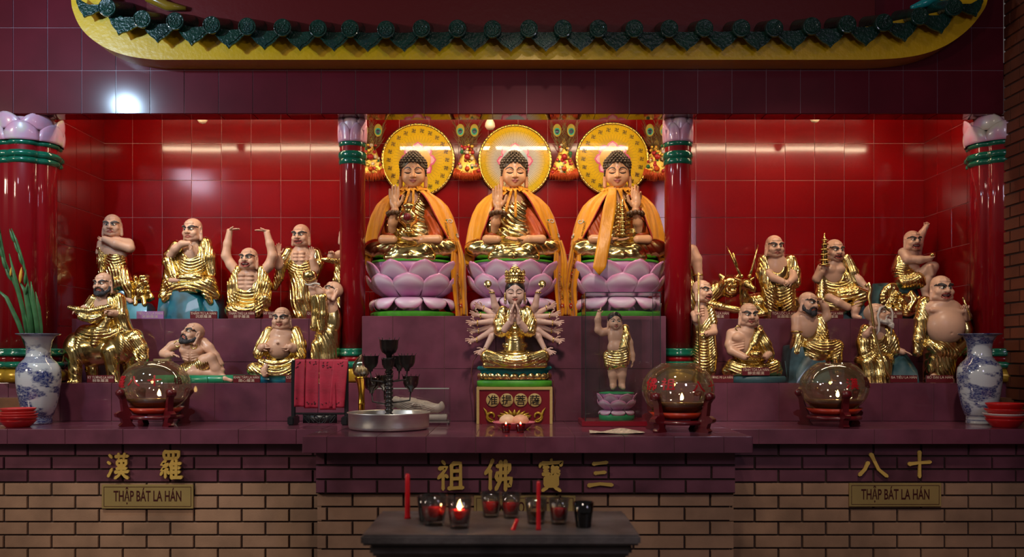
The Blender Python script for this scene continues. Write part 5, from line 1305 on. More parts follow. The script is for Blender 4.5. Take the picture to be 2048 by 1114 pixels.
    def ties(x0, x1, y1, w, name, d1, d0=26, tip=0):
        def fn(u, v):
            y = 382+(y1-382)*v+(tip*(1-abs(2*u-1)) if v > .999 else 0)
            return f.q(x0+(x1-x0)*v+(u-.5)*w*(.6+.4*min(1, v*4)), y, d0+(d1-d0)*(v**.6)+1.5*math.sin(v*9+u*2))*k
        V, Fc = solid_grid(fn, 7, 40, .003); return mk(name, [(V, Fc, 0)], [M_cloth], cl)
    ties(cx-3, cx-16*m, 432, 5, 'tie_ribbon', 46); ties(cx+4, cx+4, 440, 5, 'tie_ribbon', 40)
    if ribbon: ties(cx-14, cx-46, 545, 25, 'wide_ribbon', 104, 34, 15)
    # red edging of the cloak
    for pts in ([tuple(cloak(1, v)) for v in np.linspace(.12, 1, 40)], [tuple(cloak(0, v)) for v in np.linspace(.12, 1, 40)]):
        mk('edging', [(*tube(pts, .0045, 6), 0)], [M_redthread], cl)
    return f
buddha(826, 1, 'large Buddha holding a golden urn, palm raised, leftmost of the three on lotus seats', 'urn')
buddha(1027, 1, 'large Buddha with pleated gold chest, middle one of the three on lotus seats', None)
buddha(1235, -1, 'large Buddha with a long orange ribbon and a small pagoda', 'pagoda', True)
halo(836, 320, 74, True, 'round yellow halo with dark marks behind the urn holding Buddha')
halo(1030, 322, 74, False, 'round white and yellow rayed halo behind the middle Buddha')
halo(1225, 318, 74, True, 'round yellow halo with dark marks behind the Buddha with the long ribbon')
# peacock feather ornaments on the wall
M_barb = mat('brown green feather', (.16, .11, .035), .6, var=.4, vscale=60)
def ornament(px, py, label):
    Y = 6.20; k = Y/F; t = empty('peacock_ornament', P(px, py, Y), label, 'ornament'); rn = random.Random(px)
    Z = lambda x, y, d: np.array((x, -d, -y), float)*k
    mk('tinsel_cone', [(*xf(lathe([(25, 0), (27, 4), (22, 18), (15, 34), (9, 50), (4, 66), (1, 74)], 20), Matrix.Scale(k, 4) @ Matrix.Translation((0, 0, -38)) @ Matrix.Scale(.35, 4, (0, 1, 0))), 0)], [mat('gold tinsel', (.75, .50, .10), .3, metal=.8, bump=.8, bscale=150)], t)
    cols = [mat('ornament red', (.45, .02, .02), .35, coat=.4), mat('ornament gold', (.75, .48, .08), .3, metal=.6), mat('ornament green', (.02, .16, .05), .4), mat('ornament cream', (.7, .6, .4), .4)]
    for i in range(34):
        y = rn.uniform(-20, 34); w = 6+(y+38)*.24; x = rn.uniform(-w, w); r = rn.uniform(2.2, 4.2)
        mk('pompom', [(*sphere(Z(x, y, 7+rn.uniform(0, 3)), (r*k, r*k*.7, r*k), 9, 6), 0)], [cols[rn.choice([0, 0, 1, 1, 2, 3])]], t)
    mk('pompom', [(*sphere(Z(0, 4, 12), 6*k, 12, 8), 0)], [cols[0]], t); mk('pompom', [(*sphere(Z(0, 28, 12), 5*k, 12, 8), 0)], [mat('ornament orange', (.6, .10, .01), .4)], t)
    fr = []
    for i in range(70):
        a = -1+2*i/69; x = a*27; l = 16*(1-.35*a*a)+rn.uniform(-2, 3)
        fr.append((*tube([Z(x*.92, 32-6*a*a, 5+rn.uniform(0, 4)), Z(x*1.04, 38, 7+rn.uniform(0, 4)), Z(x*1.08+rn.uniform(-2, 2), 34+l, 6)], [.9*k, .8*k, .3*k], 4), 0))
    mk('fringe', fr, [mat('orange red fringe', (.62, .085, .012), .55)], t)
    for s in (-1, 1):
        q = mk('peacock_feather', [(*tube([Z(s*4, -5, 2), Z(s*10, -28, 5), Z(s*13.5, -46, 6)], .9*k, 5), 0)]+
               [(*tube([Z(s*(5+.17*h), -8-h, 3), Z(s*(5+.17*h)+e*(7+rn.uniform(0, 5)), -16-h, 5), Z(s*(5+.17*h)+e*(13+rn.uniform(0, 9)), -28-h*1.05-rn.uniform(0, 6), 5)], [.55*k, .45*k, .2*k], 4), 0) for h in range(2, 44, 2) for e in (-1, 1)], [M_barb], t)
        for j, (rx, rz, dz, mt) in enumerate(((8.5, 13, 0, mat('feather olive', (.36, .30, .03), .5)), (6, 7, 2.5, mat('feather teal', (.02, .38, .25), .35)), (4.2, 4.6, 2.8, mat('feather navy', (.012, .02, .05), .3)))):
            mk('feather_eye', [(*sphere(Z(s*14, -50+dz, 6+j*.8), (rx*k, 1.1*k, rz*k), 20, 8), 0)], [mt], q)
for px, lab in ((743, 'peacock feather ornament with red fringe beside the left slim column'), (935, 'peacock feather ornament between the left and middle halos'), (1128, 'peacock feather ornament between the middle and right halos'), (1313, 'peacock feather ornament with red fringe beside the right slim column')): ornament(px, 312, lab)
# ------------------------------------------------------------------ glass, flames, brush lettering
def glass_mat(name, tint, refl=.06, rough=.02, lo=.03, hi=.7):
    m = bpy.data.materials.new(name); m.use_nodes = True; t = m.node_tree; t.nodes.remove(t.nodes['Principled BSDF'])
    out = t.nodes['Material Output']; tr = t.nodes.new('ShaderNodeBsdfTransparent'); gl = t.nodes.new('ShaderNodeBsdfGlossy'); mx = t.nodes.new('ShaderNodeMixShader')
    lw = t.nodes.new('ShaderNodeFresnel'); lw.inputs['IOR'].default_value = 1.5
    mr = t.nodes.new('ShaderNodeMapRange'); mr.inputs['From Max'].default_value = 1; mr.inputs['To Min'].default_value = lo; mr.inputs['To Max'].default_value = hi
    tr.inputs[0].default_value = tuple(tint)+(1,); gl.inputs['Roughness'].default_value = rough
    t.links.new(lw.outputs[0], mr.inputs[0]); t.links.new(mr.outputs[0], mx.inputs[0]); t.links.new(tr.outputs[0], mx.inputs[1]); t.links.new(gl.outputs[0], mx.inputs[2]); t.links.new(mx.outputs[0], out.inputs[0])
    return m
M_glass = glass_mat('clear glass', (.93, .93, .90)); M_amber = glass_mat('smoky yellow glass', (.97, .93, .78), lo=.17)
M_pane = glass_mat('display case glass', (.982, .986, .985), lo=.02, hi=.5)
def painted_haze(m, col, amt):  # diffuse tint stands in for the bright hall mirrored in the globes
    t = m.node_tree; out = t.nodes['Material Output']; src = out.inputs[0].links[0].from_socket
    d = t.nodes.new('ShaderNodeBsdfDiffuse'); d.inputs[0].default_value = tuple(col)+(1,); x = t.nodes.new('ShaderNodeMixShader'); x.inputs[0].default_value = amt
    t.links.new(src, x.inputs[1]); t.links.new(d.outputs[0], x.inputs[2]); t.links.new(x.outputs[0], out.inputs[0])
painted_haze(M_amber, (.60, .50, .28), .045)
M_dglass = glass_mat('dark glass', (.03, .035, .06), lo=.06)
M_oil = mat('lamp oil', (.20, .10, .015), .08, trans=.0, coat=.5); M_redwax = NT('red wax'); M_redwax.set(Base_Color=(.66, .006, .014, 1), Roughness=.25, Coat_Weight=.4, Subsurface_Weight=.2); M_redwax = M_redwax.m
M_flame = mat('flame', (1, .6, .2), .5, emit=(1.0, .62, .22), espow=26)
M_redpl = mat('red plastic', (.50, .012, .012), .3, coat=.3); M_redwood = mat('dark red lacquered wood', (.10, .006, .010), .3, coat=.3, var=.2, vscale=15)
M_brass = mat('brass plate', (.60, .45, .17), .25, metal=.55, var=.12, vscale=6); M_gildch = mat('gilded lettering', (.74, .50, .12), .38, metal=.3)
def flame(parent, loc, h):
    return mk('flame', [(*scl(lathe([(0, 0), (.16, .1), (.24, .3), (.2, .55), (.09, .82), (0, 1)], 12), h, loc), 0)], [M_flame], parent)
CH = {
 '漢': [[(12, 10), (26, 24)], [(6, 36), (20, 46)], [(8, 92), (16, 80), (26, 60)], [(36, 18), (94, 16)], [(52, 4), (54, 28)], [(77, 4), (73, 28)], [(46, 33), (48, 51)], [(46, 33), (84, 32), (82, 50)], [(48, 50), (83, 50)], [(65, 26), (65, 72)], [(42, 61), (88, 60)], [(36, 74), (96, 72)], [(64, 72), (54, 86), (36, 98)], [(67, 74), (78, 88), (94, 98)]],
 '羅': [[(22, 6), (25, 29)], [(22, 6), (82, 5), (79, 28)], [(25, 28), (79, 27)], [(42, 7), (43, 27)], [(61, 7), (60, 27)], [(34, 32), (14, 48), (34, 47)], [(42, 44), (14, 66), (42, 63)], [(20, 70), (10, 84)], [(30, 64), (30, 94)], [(38, 69), (46, 80)], [(62, 31), (46, 54)], [(54, 46), (54, 97)], [(70, 30), (77, 39)], [(54, 45), (94, 44)], [(54, 59), (90, 58)], [(54, 73), (90, 72)], [(50, 91), (98, 90)], [(73, 44), (73, 90)]],
 '祖': [[(20, 4), (33, 17)], [(8, 30), (38, 25), (22, 46), (6, 62)], [(25, 44), (25, 98)], [(31, 48), (43, 58)], [(54, 14), (54, 88)], [(54, 14), (85, 12), (85, 88)], [(54, 37), (84, 36)], [(54, 61), (84, 60)], [(40, 91), (98, 88)]],
 '佛': [[(32, 3), (20, 28), (4, 50)], [(22, 34), (22, 97)], [(40, 25), (85, 20), (83, 42)], [(83, 42), (44, 45), (40, 64)], [(40, 65), (90, 60), (86, 82), (74, 80)], [(56, 7), (55, 66), (38, 97)], [(71, 5), (71, 99)]],
 '寶': [[(49, 1), (53, 10)], [(14, 13), (9, 29)], [(14, 16), (90, 12), (82, 25)], [(20, 28), (44, 27)], [(22, 38), (42, 37)], [(17, 49), (47, 46)], [(32, 28), (32, 48)], [(58, 21), (51, 34)], [(53, 30), (79, 28)], [(49, 39), (83, 38)], [(65, 28), (65, 50)], [(53, 43), (54, 52), (77, 51), (77, 42)], [(28, 56), (28, 85)], [(28, 57), (73, 55), (72, 85)], [(28, 66), (72, 65)], [(28, 75), (72, 74)], [(28, 84), (72, 83)], [(40, 86), (16, 99)], [(60, 86), (86, 99)]],
 '三': [[(22, 16), (78, 10)], [(28, 47), (72, 43)], [(6, 88), (50, 82), (96, 86)]],
 '八': [[(36, 36), (24, 66), (4, 90)], [(42, 5), (54, 34), (68, 66), (98, 94)]],
 '十': [[(5, 50), (50, 45), (96, 42)], [(50, 3), (50, 98)]],
}
def brush(ch, wid=9, thick=1.0):
    """strokes of a character as overlapping thick pieces, in a 100 box (x right, z down is negative)"""
    out = []
    for si_, st_ in enumerate(CH[ch]):
        thick_ = thick*(1+.05*si_)
        pts = []
        for (x0, y0), (x1, y1) in zip(st_, st_[1:]):
            n = max(3, int(math.hypot(x1-x0, y1-y0)/6))
            pts += [(x0+(x1-x0)*i/n, y0+(y1-y0)*i/n) for i in range(n)]
        pts.append(st_[-1]); m = len(pts)
        L_, R_ = [], []
        for i, (x, y) in enumerate(pts):
            a, b = pts[max(0, i-1)], pts[min(m-1, i+1)]; tx, ty = b[0]-a[0], b[1]-a[1]; l = math.hypot(tx, ty) or 1; t = i/(m-1)
            w = wid*.5*(1.0-.22*math.sin(PI*t)+.18*math.exp(-((t-.06)/.08)**2)); w *= (.45 if i == 0 else 1)*(.35 if i == m-1 else 1)
            L_.append((x-ty/l*w, y+tx/l*w)); R_.append((x+ty/l*w, y-tx/l*w))
        V = [(x, 0, -y) for x, y in L_]+[(x, 0, -y) for x, y in R_]+[(x, -thick_, -y) for x, y in L_]+[(x, -thick_, -y) for x, y in R_]
        Fc = []
        for i in range(m-1):
            Fc += [(i, m+i, m+i+1, i+1)[::-1], (2*m+i, 3*m+i, 3*m+i+1, 2*m+i+1), (i, i+1, 2*m+i+1, 2*m+i), (m+i+1, m+i, 3*m+i, 3*m+i+1)]
        Fc += [(0, 2*m, 3*m, m), (m-1, 2*m-1, 4*m-1, 3*m-1)]
        out.append((np.array(V, float), Fc))
    return out
def big_char(ch, x0, x1, y0, y1, Y, lab):
    a, b = P(x0, y0, Y), P(x1, y1, Y); sx, sz = (b.x-a.x)/100, (a.z-b.z)/100
    o = mk('gold_character', [(V*np.array((sx, .010, sz)), Fc, 0) for V, Fc in brush(ch, 13)], [M_gildch], None, False, (a.x, Y, a.z))
    return tagset(o, lab, 'lettering', 'gold characters on the altar front')
for a in (('漢', 213, 262, 903, 958, 4.876, 'gold character on the left brick front, nearer the left edge of the picture'), ('羅', 317, 368, 900, 960, 4.876, 'gold character on the left brick front, right of the other one there'),
          ('祖', 872, 930, 918, 982, 4.466, 'leftmost of the four gold characters on the middle brick front'), ('佛', 967, 1029, 915, 983, 4.466, 'second from left of the four gold characters on the middle brick front'),
          ('寶', 1074, 1130, 916, 982, 4.466, 'third from left of the four gold characters on the middle brick front'), ('三', 1171, 1229, 918, 978, 4.466, 'gold three stroke character, rightmost on the middle brick front'),
          ('八', 1714, 1776, 903, 957, 4.876, 'gold two stroke character like a roof on the right brick front'), ('十', 1812, 1864, 899, 957, 4.876, 'gold cross shaped character on the right brick front')): big_char(*a)
def plaque(x0, x1, y0, y1, Y, words, lab):
    a, b = P(x0, y1, Y), P(x1, y0, Y); w, h = b.x-a.x, b.z-a.z; t = empty('plaque', (a.x+w/2, Y, a.z), lab, 'plaque')
    mk('plate', [(*box(-w/2, w/2, -.004, .006, 0, h, .0015), 0)], [M_brass], t, 'angle')
    g = .012; fr = [box(-w/2+g, w/2-g, -.0052, -.0035, z-.0012, z+.0012) for z in (g, h-g)]+[box(x-.0012, x+.0012, -.0052, -.0035, g, h-g) for x in (-w/2+g, w/2-g)]
    mk('border', [(*q, 0) for q in fr], [mat('dark engraving', (.06, .015, .008), .5)], t, False)
    V, Fc = text_mesh(words, 1, None, .02, .015); k = w*.74/(V[:, 0].max()-V[:, 0].min()); V = V*np.array((k, .04*k, h*.62)); V[:, 0] -= (V[:, 0].max()+V[:, 0].min())/2
    mk('lettering', [(V+np.array((0, -.0048, h*.5)), Fc, 0)], [mat('maroon lettering', (.05, .006, .005), .45)], t, False)
plaque(204, 387, 969, 1017, 4.872, 'THẬP BÁT LA HÁN', 'brass plaque on the tan bricks at the left below two gold characters')
plaque(1698, 1882, 966, 1013, 4.872, 'THẬP BÁT LA HÁN', 'dark brass plaque on the tan bricks at the right below two gold characters')
plaque(948, 1151, 991, 1040, 4.492, 'TAM BẢO PHẬT TỔ', 'brass plaque behind the red candle glasses on the middle front')
# name plates of the figures
M_plate = mat('maroon name plate', (.13, .012, .018), .3, coat=.3); M_plate_refl = mat('lilac name plate', srgb('B57FB8')[:3], .35); M_letter = mat('cream lettering', (.70, .58, .44), .5)  # the lilac colour paints in a reflection on one maroon plate
def name_plate(cx, cy, Y, t1, t2, lab, m=None, w=54, h=15, z=None):
    k = Y/F; p = P(cx, cy+h/2, Y)
    if z: p.z = z
    t = empty('name_plate', p, lab, 'name plate', 'name plates before the gilded figures')
    mk('plate', [(*box(-w/2*k, w/2*k, 0, .012, 0, h*k, .001), 0)], [m or M_plate], t, 'angle')
    for tx, sz, zz in ((t1, .40, .70), (t2, .36, .27)):
        if not tx: continue
        V, Fc = text_mesh(tx, h*k*sz*1.15, None, .0003, 0); ww = V[:, 0].max()-V[:, 0].min(); lim = w*k*(.94 if tx == t1 else .6); V = V*np.array((min(1.3, lim/ww), 1, 1))
        mk('lettering', [(V+np.array((0, -.0006, h*k*zz)), Fc, 0)], [M_letter], t, False)
for a in ((300, 630, 5.806, 'TIỂU SƯ LA HÁN', '笑獅羅漢', 'lilac name plate before the figure with folded arms', M_plate_refl), (407, 630, 5.806, 'THẨM TƯ LA HÁN', '沉思羅漢', 'maroon name plate before the tall blue rock'), (483, 630, 5.806, 'THÁM THỦ LA HÁN', '探手羅漢', 'maroon name plate before the figure with raised arms'), (553, 630, 5.806, 'HỶ KHÁNH LA HÁN', '喜慶羅漢', 'maroon name plate before the standing figure with raised palms'), (640, 630, 5.806, 'QUÁ GIANG LA HÁN', '過江羅漢', 'maroon name plate half hidden behind the figure lifting a bowl'),
          (201, 758, 5.406, 'KỴ TƯỢNG LA HÁN', '騎象羅漢', 'maroon name plate between the legs of the golden elephant'), (493, 758, 5.406, 'KHAI TÂM LA HÁN', '開心羅漢', 'maroon name plate between the green base and the blue base'), (598, 758, 5.406, 'CỬ BÁT LA HÁN', '舉缽羅漢', 'maroon name plate beside the stand of red papers'),
          (1432, 630, 5.806, 'PHỤC HỔ LA HÁN', '伏虎羅漢', 'dark name plate before the golden tiger'), (1570, 630, 5.806, 'TỌA LỘC LA HÁN', '坐鹿羅漢', 'dark name plate before the golden deer'), (1660, 630, 5.806, 'THÁC THÁP LA HÁN', '托塔羅漢', 'dark name plate before the figure with the pagoda'), (1778, 630, 5.806, 'HÀNG LONG LA HÁN', '降龍羅漢', 'dark name plate before the green rock with the dragon'),
          (1440, 758, 5.406, 'TRƯỜNG MI LA HÁN', '', 'dark name plate left of the blue grey base'), (1808, 758, 5.406, 'BA TIÊU LA HÁN', '', 'dark name plate before the rock beside the white bearded old figure'), (1880, 758, 5.406, 'BỐ ĐẠI LA HÁN', '', 'dark name plate before the figure with the huge belly')): name_plate(*a)
name_plate(1512, 743, 5.41, 'TĨNH TỌA LA HÁN', '靜坐羅漢', 'dark name plate leaning before the meditating figure', None, 55, 16)

# ------------------------------------------------------------------ middle of the counter: many armed statue on its box
M_boxred = mat('crimson panel paint', (.16, .004, .012), .4); M_cream = mat('gold painted frame', (.48, .34, .12), .45, bump=.4, bscale=90)
Yb = 5.17; kb = Yb/F
bx = empty('pedestal_box', ((1029-CX)*kb, Yb, ZL), 'crimson box with gold frame and four gold roundels under the many armed statue', 'box')
W, H_ = 76*kb, 1.2715-ZL
mk('panel', [(*box(-W+.008, W-.008, .003, .215, 0, H_-.003), 0)], [M_boxred], bx, False)
fr = 5.5*kb
mk('frame', [(*box(-W, -W+fr, -.004, .22, 0, H_, .001), 0), (*box(W-fr, W, -.004, .22, 0, H_, .001), 0), (*box(-W+fr, W-fr, -.004, .22, H_-fr, H_, .001), 0)], [M_cream], bx, 'angle')
for i, ch in enumerate('准提菩薩'):
    x = (985.5+28*i-1029)*kb; z = H_-26*kb
    r = mk('roundel', [(*xf(lathe([(13.3*kb, -.002), (13.3*kb, .003), (12.6*kb, .004), (0, .004)], 32), Matrix.Translation((x, 0, z)) @ Matrix.Rotation(PI/2, 4, 'X')), 0)], [M_cream], bx, 'angle')
    V, Fc = text_mesh(ch, 21*kb, None, .0006, .0006); V[:, 0] -= (V[:, 0].max()+V[:, 0].min())/2; V[:, 2] -= (V[:, 2].max()+V[:, 2].min())/2
    mk('character', [(V+np.array((x, -.0046, z)), Fc, 0)], [M_black], r, False)
car = []
for i in range(9):
    a = (i-4)*.30; ln = 15-abs(i-4)*.4
    pts = [(math.sin(a)*(6+ln*t)*1.9*kb, -.002-.003*math.sin(PI*t), (62-74*0)*0+(7+math.cos(a)*(4+ln*t))*kb+.012) for t in np.linspace(0, 1, 8)]
    car.append((*tube(pts, [.6*kb, 2.4*kb, 3.2*kb, 3.4*kb, 3.0*kb, 2.2*kb, 1.4*kb, .3*kb], 8), 0))
for s in (-1, 1):
    for cx_, cz_, r0, a0, a1 in ((46, 15, 11, -2.2, 3.6), (30, 9, 6, 1.2, 5.4)):
        pts = [((s*(cx_+(r0-(r0*.55)*t)*math.cos(a0+(a1-a0)*t)))*kb, -.002, (cz_+(r0-(r0*.5)*t)*math.sin(a0+(a1-a0)*t))*kb) for t in np.linspace(0, 1, 24)]
        car.append((*tube(pts, [ (1.2+1.6*math.sin(PI*t))*kb for t in np.linspace(0, 1, 24)], 7), 0))
    car.append((*tube([(s*40*kb, -.002, 6*kb), (s*53*kb, -.002, 12*kb), (s*57*kb, -.002, 26*kb), (s*62*kb, -.002, 33*kb)], [1.5*kb, 2.6*kb, 2.4*kb, .4*kb], 7), 0))
mk('carved_scrolls', car, [M_gildp], bx)
cn = Figure('many_armed_statue', 5.28, 1029, 1.2715, 'seated golden goddess statue with many pale arms and a tall crown')
M_cskin = mat('pale flesh paint', (.64, .42, .34), .34, coat=.15); CSK = [M_cskin]+BSK[1:]
f = cn
f.E('body', 1030, 640, 4, 18, 12, 24).C('body', 1030, 602, 4, 9, 1030, 618, 2, 12)
f.E('robe', 1030, 652, 2, 25, 16, 40).C('robe', 1030, 680, 2, 20, 1030, 706, 0, 24).L('robe', [(1006, 622, 2, 11), (1000, 645, 8, 13), (1002, 662, 16, 13), (1014, 660, 24, 9)]).L('robe', [(1054, 622, 2, 11), (1060, 645, 8, 13), (1058, 662, 16, 13), (1046, 660, 24, 9)])
f.E('robe', 1030, 622, 18, 9, 14, 22, sub=True, k=3)
f.E('legs', 1030, 714, 2, 62, 34, 16).L('legs', [(976, 714, 26, 15), (1010, 720, 42, 11), (1050, 722, 44, 9)]).L('legs', [(1084, 714, 26, 15), (1050, 719, 42, 11), (1010, 722, 46, 9)]).L('legs', [(972, 730, 30, 6), (1030, 731, 46, 6), (1088, 730, 30, 6)])
f.fold('legs', 'U', 1030, 718, 6, .8, 62, 18, c=.006).fold('robe', 'D', 1000, 650, 7, .9, 16, 30, ang=15).fold('robe', 'D', 1060, 650, 7, .9, 16, 30, ang=-15).fold('robe', 'U', 1030, 660, 6, .9, 16, 24, c=.03)
f.add('belt', *xf(torus((0, 0, 0), 22, 4.5, 30, 8), Matrix.Translation(f.q(1030, 690, 2)) @ Matrix.Diagonal((1, .72, 1.3, 1)))).add('belt', *box(*sum([[c-h, c+h] for c, h in zip(f.q(1030, 690, 18), (8, 2.5, 6.5))], [])))
for i in range(26):
    a = PI*(i/25-.5)*1.1; rr = 13+(i % 2)*5; f.add('necklace', *sphere(f.q(1030+rr*math.sin(a)*1.0, 634+rr*1.35*math.cos(a), 19), 1.9, 8, 6))
for i in range(9):
    a = 2*PI*i/9; f.add('necklace', *sphere(f.q(1030+6*math.sin(a), 664+6*math.cos(a), 20), 2.0, 8, 6))
put_head(f, buddha_head(False), 1030, 580, 8, 60, pitch=-5, names={})
cr = [(0, 0, 0)]
V, Q = lathe([(17.5, 0), (18.5, 3), (17, 5), (18.5, 15), (19.5, 22), (12, 20), (10, 30), (6, 34), (0, 36)], 28, rfun=lambda a, z: 1+(.07*math.sin(9*a) if z > 4 else 0)); f.add('crown', np.array(V)+f.q(1030, 568, 6), Q)
for i in range(22):
    a = 2*PI*i/22
    for zz, rr, ss in ((5, 18.5, 1.8), (11, 18.5, 2.2), (17, 19.5, 1.9)): f.add('crown', *sphere(f.q(1030, 568, 6)+np.array((rr*math.sin(a+zz*.1), -rr*math.cos(a+zz*.1), zz)), ss, 7, 5))
for i in range(11):
    a = 2*PI*i/11; f.add('crown', *xf(lathe([(2.6, 0), (2, 4), (0, 9)], 7), Matrix.Translation(f.q(1030, 568, 6)+np.array((18.5*math.sin(a), -18.5*math.cos(a), 20)))))
f.add('crown_ball', *sphere(f.q(1030, 534, 6), (6, 6, 5), 14, 8))
for s in (-1, 1):
    for i in range(5): f.add('earring.%d' % s, *sphere(f.q(1030+s*20, 588+i*3.2, 10), 1.9, 8, 6))
# praying hands
for s in (-1, 1):
    f.L('body', [(1030+s*20, 660, 26, 8), (1030+s*9, 645, 34, 6.5)]); f.hand(1030+s*8, 644, 35, (-s*.14, -1, .12), (-s*1, 0, .3), 42, -s, curl=(.02, .04, .08, .14), h=.75, spread=.02, thumb=.5)
bn = 0
def side_arm(s, x, y, d, dirx, diry, flip=0):
    global bn
    f.L('arm.%d' % bn, [(1030+s*20, 640+(y-650)*.28, -8, 7.5), (1030+s*46, 645+(y-650)*.55, d*.5, 6.5), (x-s*2, y, d, 4.6)], k=3)
    S = Sculpt(); D = (dirx*s, -(.30), -diry); N = (0.1*s, -.9, .4 if flip else -.15)
    hand_ops(S, f.q(x, y, d), D, N, 24, -s if not flip else s, curl=(.10, .25, .55, .8), spread=.14); V, Q = S.mesh(.65, pad=2); f.add('arm.%d' % bn, V, Q, 0)
    f.add('bracelet.%d' % bn, *torus(f.q(x-s*3, y, d), 5.6, 1.3, 18, 7, rotm('Y', PI/2+s*diry*.3))); bn += 1
for s in (-1, 1):
    for (dx, y, d, dy) in ((66, 616, -12, -.45), (72, 631, -2, -.2), (78, 646, 4, .05), (76, 662, -8, .05), (79, 680, 6, .2), (62, 700, 12, .55)): side_arm(s, 1030+s*dx, y, d, 1, dy)
    # raised arm with a golden mirror
    f.L('arm.%d' % bn, [(1030+s*26, 632, -6, 8), (1030+s*40, 612, 2, 7), (1030+s*46, 584, 10, 4.6)], k=3)
    S = Sculpt(); hand_ops(S, f.q(1030+s*46, 584, 10), (s*.75 if s > 0 else -.75, -.2, .7), (0, -.3, 1) if False else (-s*.5, -.4, .7), 22, s, curl=.2); V, Q = S.mesh(.65, pad=2); f.add('arm.%d' % bn, V, Q, 0)
    f.add('bracelet.%d' % bn, *torus(f.q(1030+s*46, 586, 10), 5.6, 1.3, 18, 7)); bn += 1
    f.add('mirror.%d' % s, *xf(lathe([(0, -1), (7, -1), (7.8, 0), (7, 1.2), (0, 1)], 20), Matrix.Translation(f.q(1030+s*54, 569, 16)) @ Matrix.Rotation(PI/2-.2, 4, 'X')))
# lotus base
V, Q = lathe([(72, 0), (75, 2), (75, 11), (71, 13)], 48); V = np.array(V); V[:, 1] *= .46; f.add('base', V+f.q(1029, 773, 2), Q)
V, Q = lathe([(62, 12), (68, 14), (68, 30), (70, 32), (74, 34), (75, 38), (72, 41), (30, 41)], 48); V = np.array(V); V[:, 1] *= .46; f.add('lotus_band', V+f.q(1029, 773, 2), Q)
def petal_at(a, dz, sc):
    c = np.array((70*math.sin(a), -70*.46*math.cos(a), 0)); n = np.array((math.sin(a)*.46, -math.cos(a), 0)); n /= np.linalg.norm(n); tg = np.array((-n[1], n[0], 0))
    V, Fc = grid(lambda u, v: c+tg*(u-.5)*22*sc*math.sin(PI*min(1, .62+.0*v)*(1))*math.sqrt(max(0, 1-v**2.2))+n*(2+3*math.sin(PI*v)*(1-(2*u-1)**2))+np.array((0, 0, dz+15*v*sc+2)), 9, 8)
    return V+f.q(1029, 773, 2), Fc
for i in range(26):
    V, Fc = petal_at(2*PI*i/26, 13, .85); f.add('petal.%d' % i, V, Fc)
f.build({**AM, 'body': CSK, 'arm': [M_cskin], 'hair': [M_black], 'legs': [M_gold], 'belt': [M_gold], 'necklace': [M_gold], 'crown': [M_gold], 'crown_ball': [mat('pearl', (.7, .62, .5), .3)], 'mirror': [M_gold], 'base': [M_grnseat], 'lotus_band': [mat('teal band paint', (.01, .17, .16), .3)], 'petal': [M_gold]}, {'arm': 1.2, 'legs': 1.1})

# buns on a pink plate, two red cups
p = P(1028, 852, 4.80); p.z = ZL; k = 4.80/F; M_pinkpl = mat('pink plastic', (.62, .15, .20), .35)
tagset(mk('plate', [(*scl(lathe([(0, 0), (24, 0), (27, 2), (40, 13), (43, 14.5), (42.5, 15.5), (38, 13.5), (25, 4), (0, 3)], 40), k), 0)], [M_pinkpl], None, True, p), 'pink plate of buns before the crimson box', 'plate')
for dx, dy, lab in ((-13, 4, 'cream bun on the pink plate, left of the other bun'), (13, -2, 'peach tinted bun on the pink plate, right of the other bun')):
    tagset(mk('bun', [(*scl(sphere((0, 0, 13), (17, 16, 13.5), 24, 14), k), 0)], [mat('bun crust '+lab[:5], (.72, .48, .30) if dx < 0 else (.68, .34, .20), .5, var=.15, vscale=20)], None, True, (p.x+dx*k, p.y+dy*k, ZL+3.5*k)), lab, 'bun', 'buns on the pink plate')
def candle_cup(px, Y, lab, w=20, h=19):
    k = Y/F; t = empty('red_candle_cup', ((px-CX)*k, Y, ZL), lab, 'candle cup', 'red candle cups before the plate of buns')
    mk('cup', [(*scl(lathe([(0, 0), (w*.33, 0), (w*.40, 3), (w*.36, 5), (w*.47, 9), (w*.52, h), (w*.49, h), (w*.43, 9), (w*.3, 6.5), (0, 6)], 24), k), 0)], [M_redgl], t)
    mk('wax', [(*scl(lathe([(w*.3, 7), (w*.42, 9), (w*.46, h*.8), (0, h*.8)], 24), k), 0)], [M_redwax], t)
    flame(t, (0, 0, h*.8*k), 7*k)
    d = bpy.data.lights.new('candle_light', 'POINT'); d.energy = .06; d.color = (1, .5, .18); d.shadow_soft_size = .004
    lo = bpy.data.objects.new('candle_light', d); COL.objects.link(lo); lo.parent = t; lo.location = (0, 0, (h*.8+6)*k)
M_redgl = glass_mat('red glass', (.75, .03, .03))
candle_cup(1012, 4.58, 'small lit red cup left of its twin before the pink plate'); candle_cup(1041, 4.58, 'small lit red cup right of its twin before the pink plate')

# ------------------------------------------------------------------ child statue in its glass case
Yc = 5.14
cs = empty('glass_case', ((1240-CX)*Yc/F, Yc, ZL), 'tall glass case on a red base around the child statue', 'display case'); k = Yc/F
ck = (5.06)/F
mk('base', [(*box((1160-1240)*k, (1318-1240)*k, -.155, .16, 0, .028, .003), 0)], [mat('red lacquer base', (.20, .006, .016), .3, coat=.3)], cs, 'angle')
x0, x1, z0, z1 = (1167-1240)*k, (1313-1240)*k, .028, .028+250*k
for nm, b in (('front_pane', box(x0, x1, -.140, -.137, z0, z1)), ('back_pane', box(x0, x1, .137, .140, z0, z1)), ('side_pane', box(x0, x0+.003, -.137, .137, z0, z1)), ('side_pane', box(x1-.003, x1, -.137, .137, z0, z1)), ('top_pane', box(x0, x1, -.14, .14, z1, z1+.003))): mk(nm, [(*b, 0)], [M_pane], cs, False)
M_edge = mat('glass edge', (.02, .03, .03), .2)
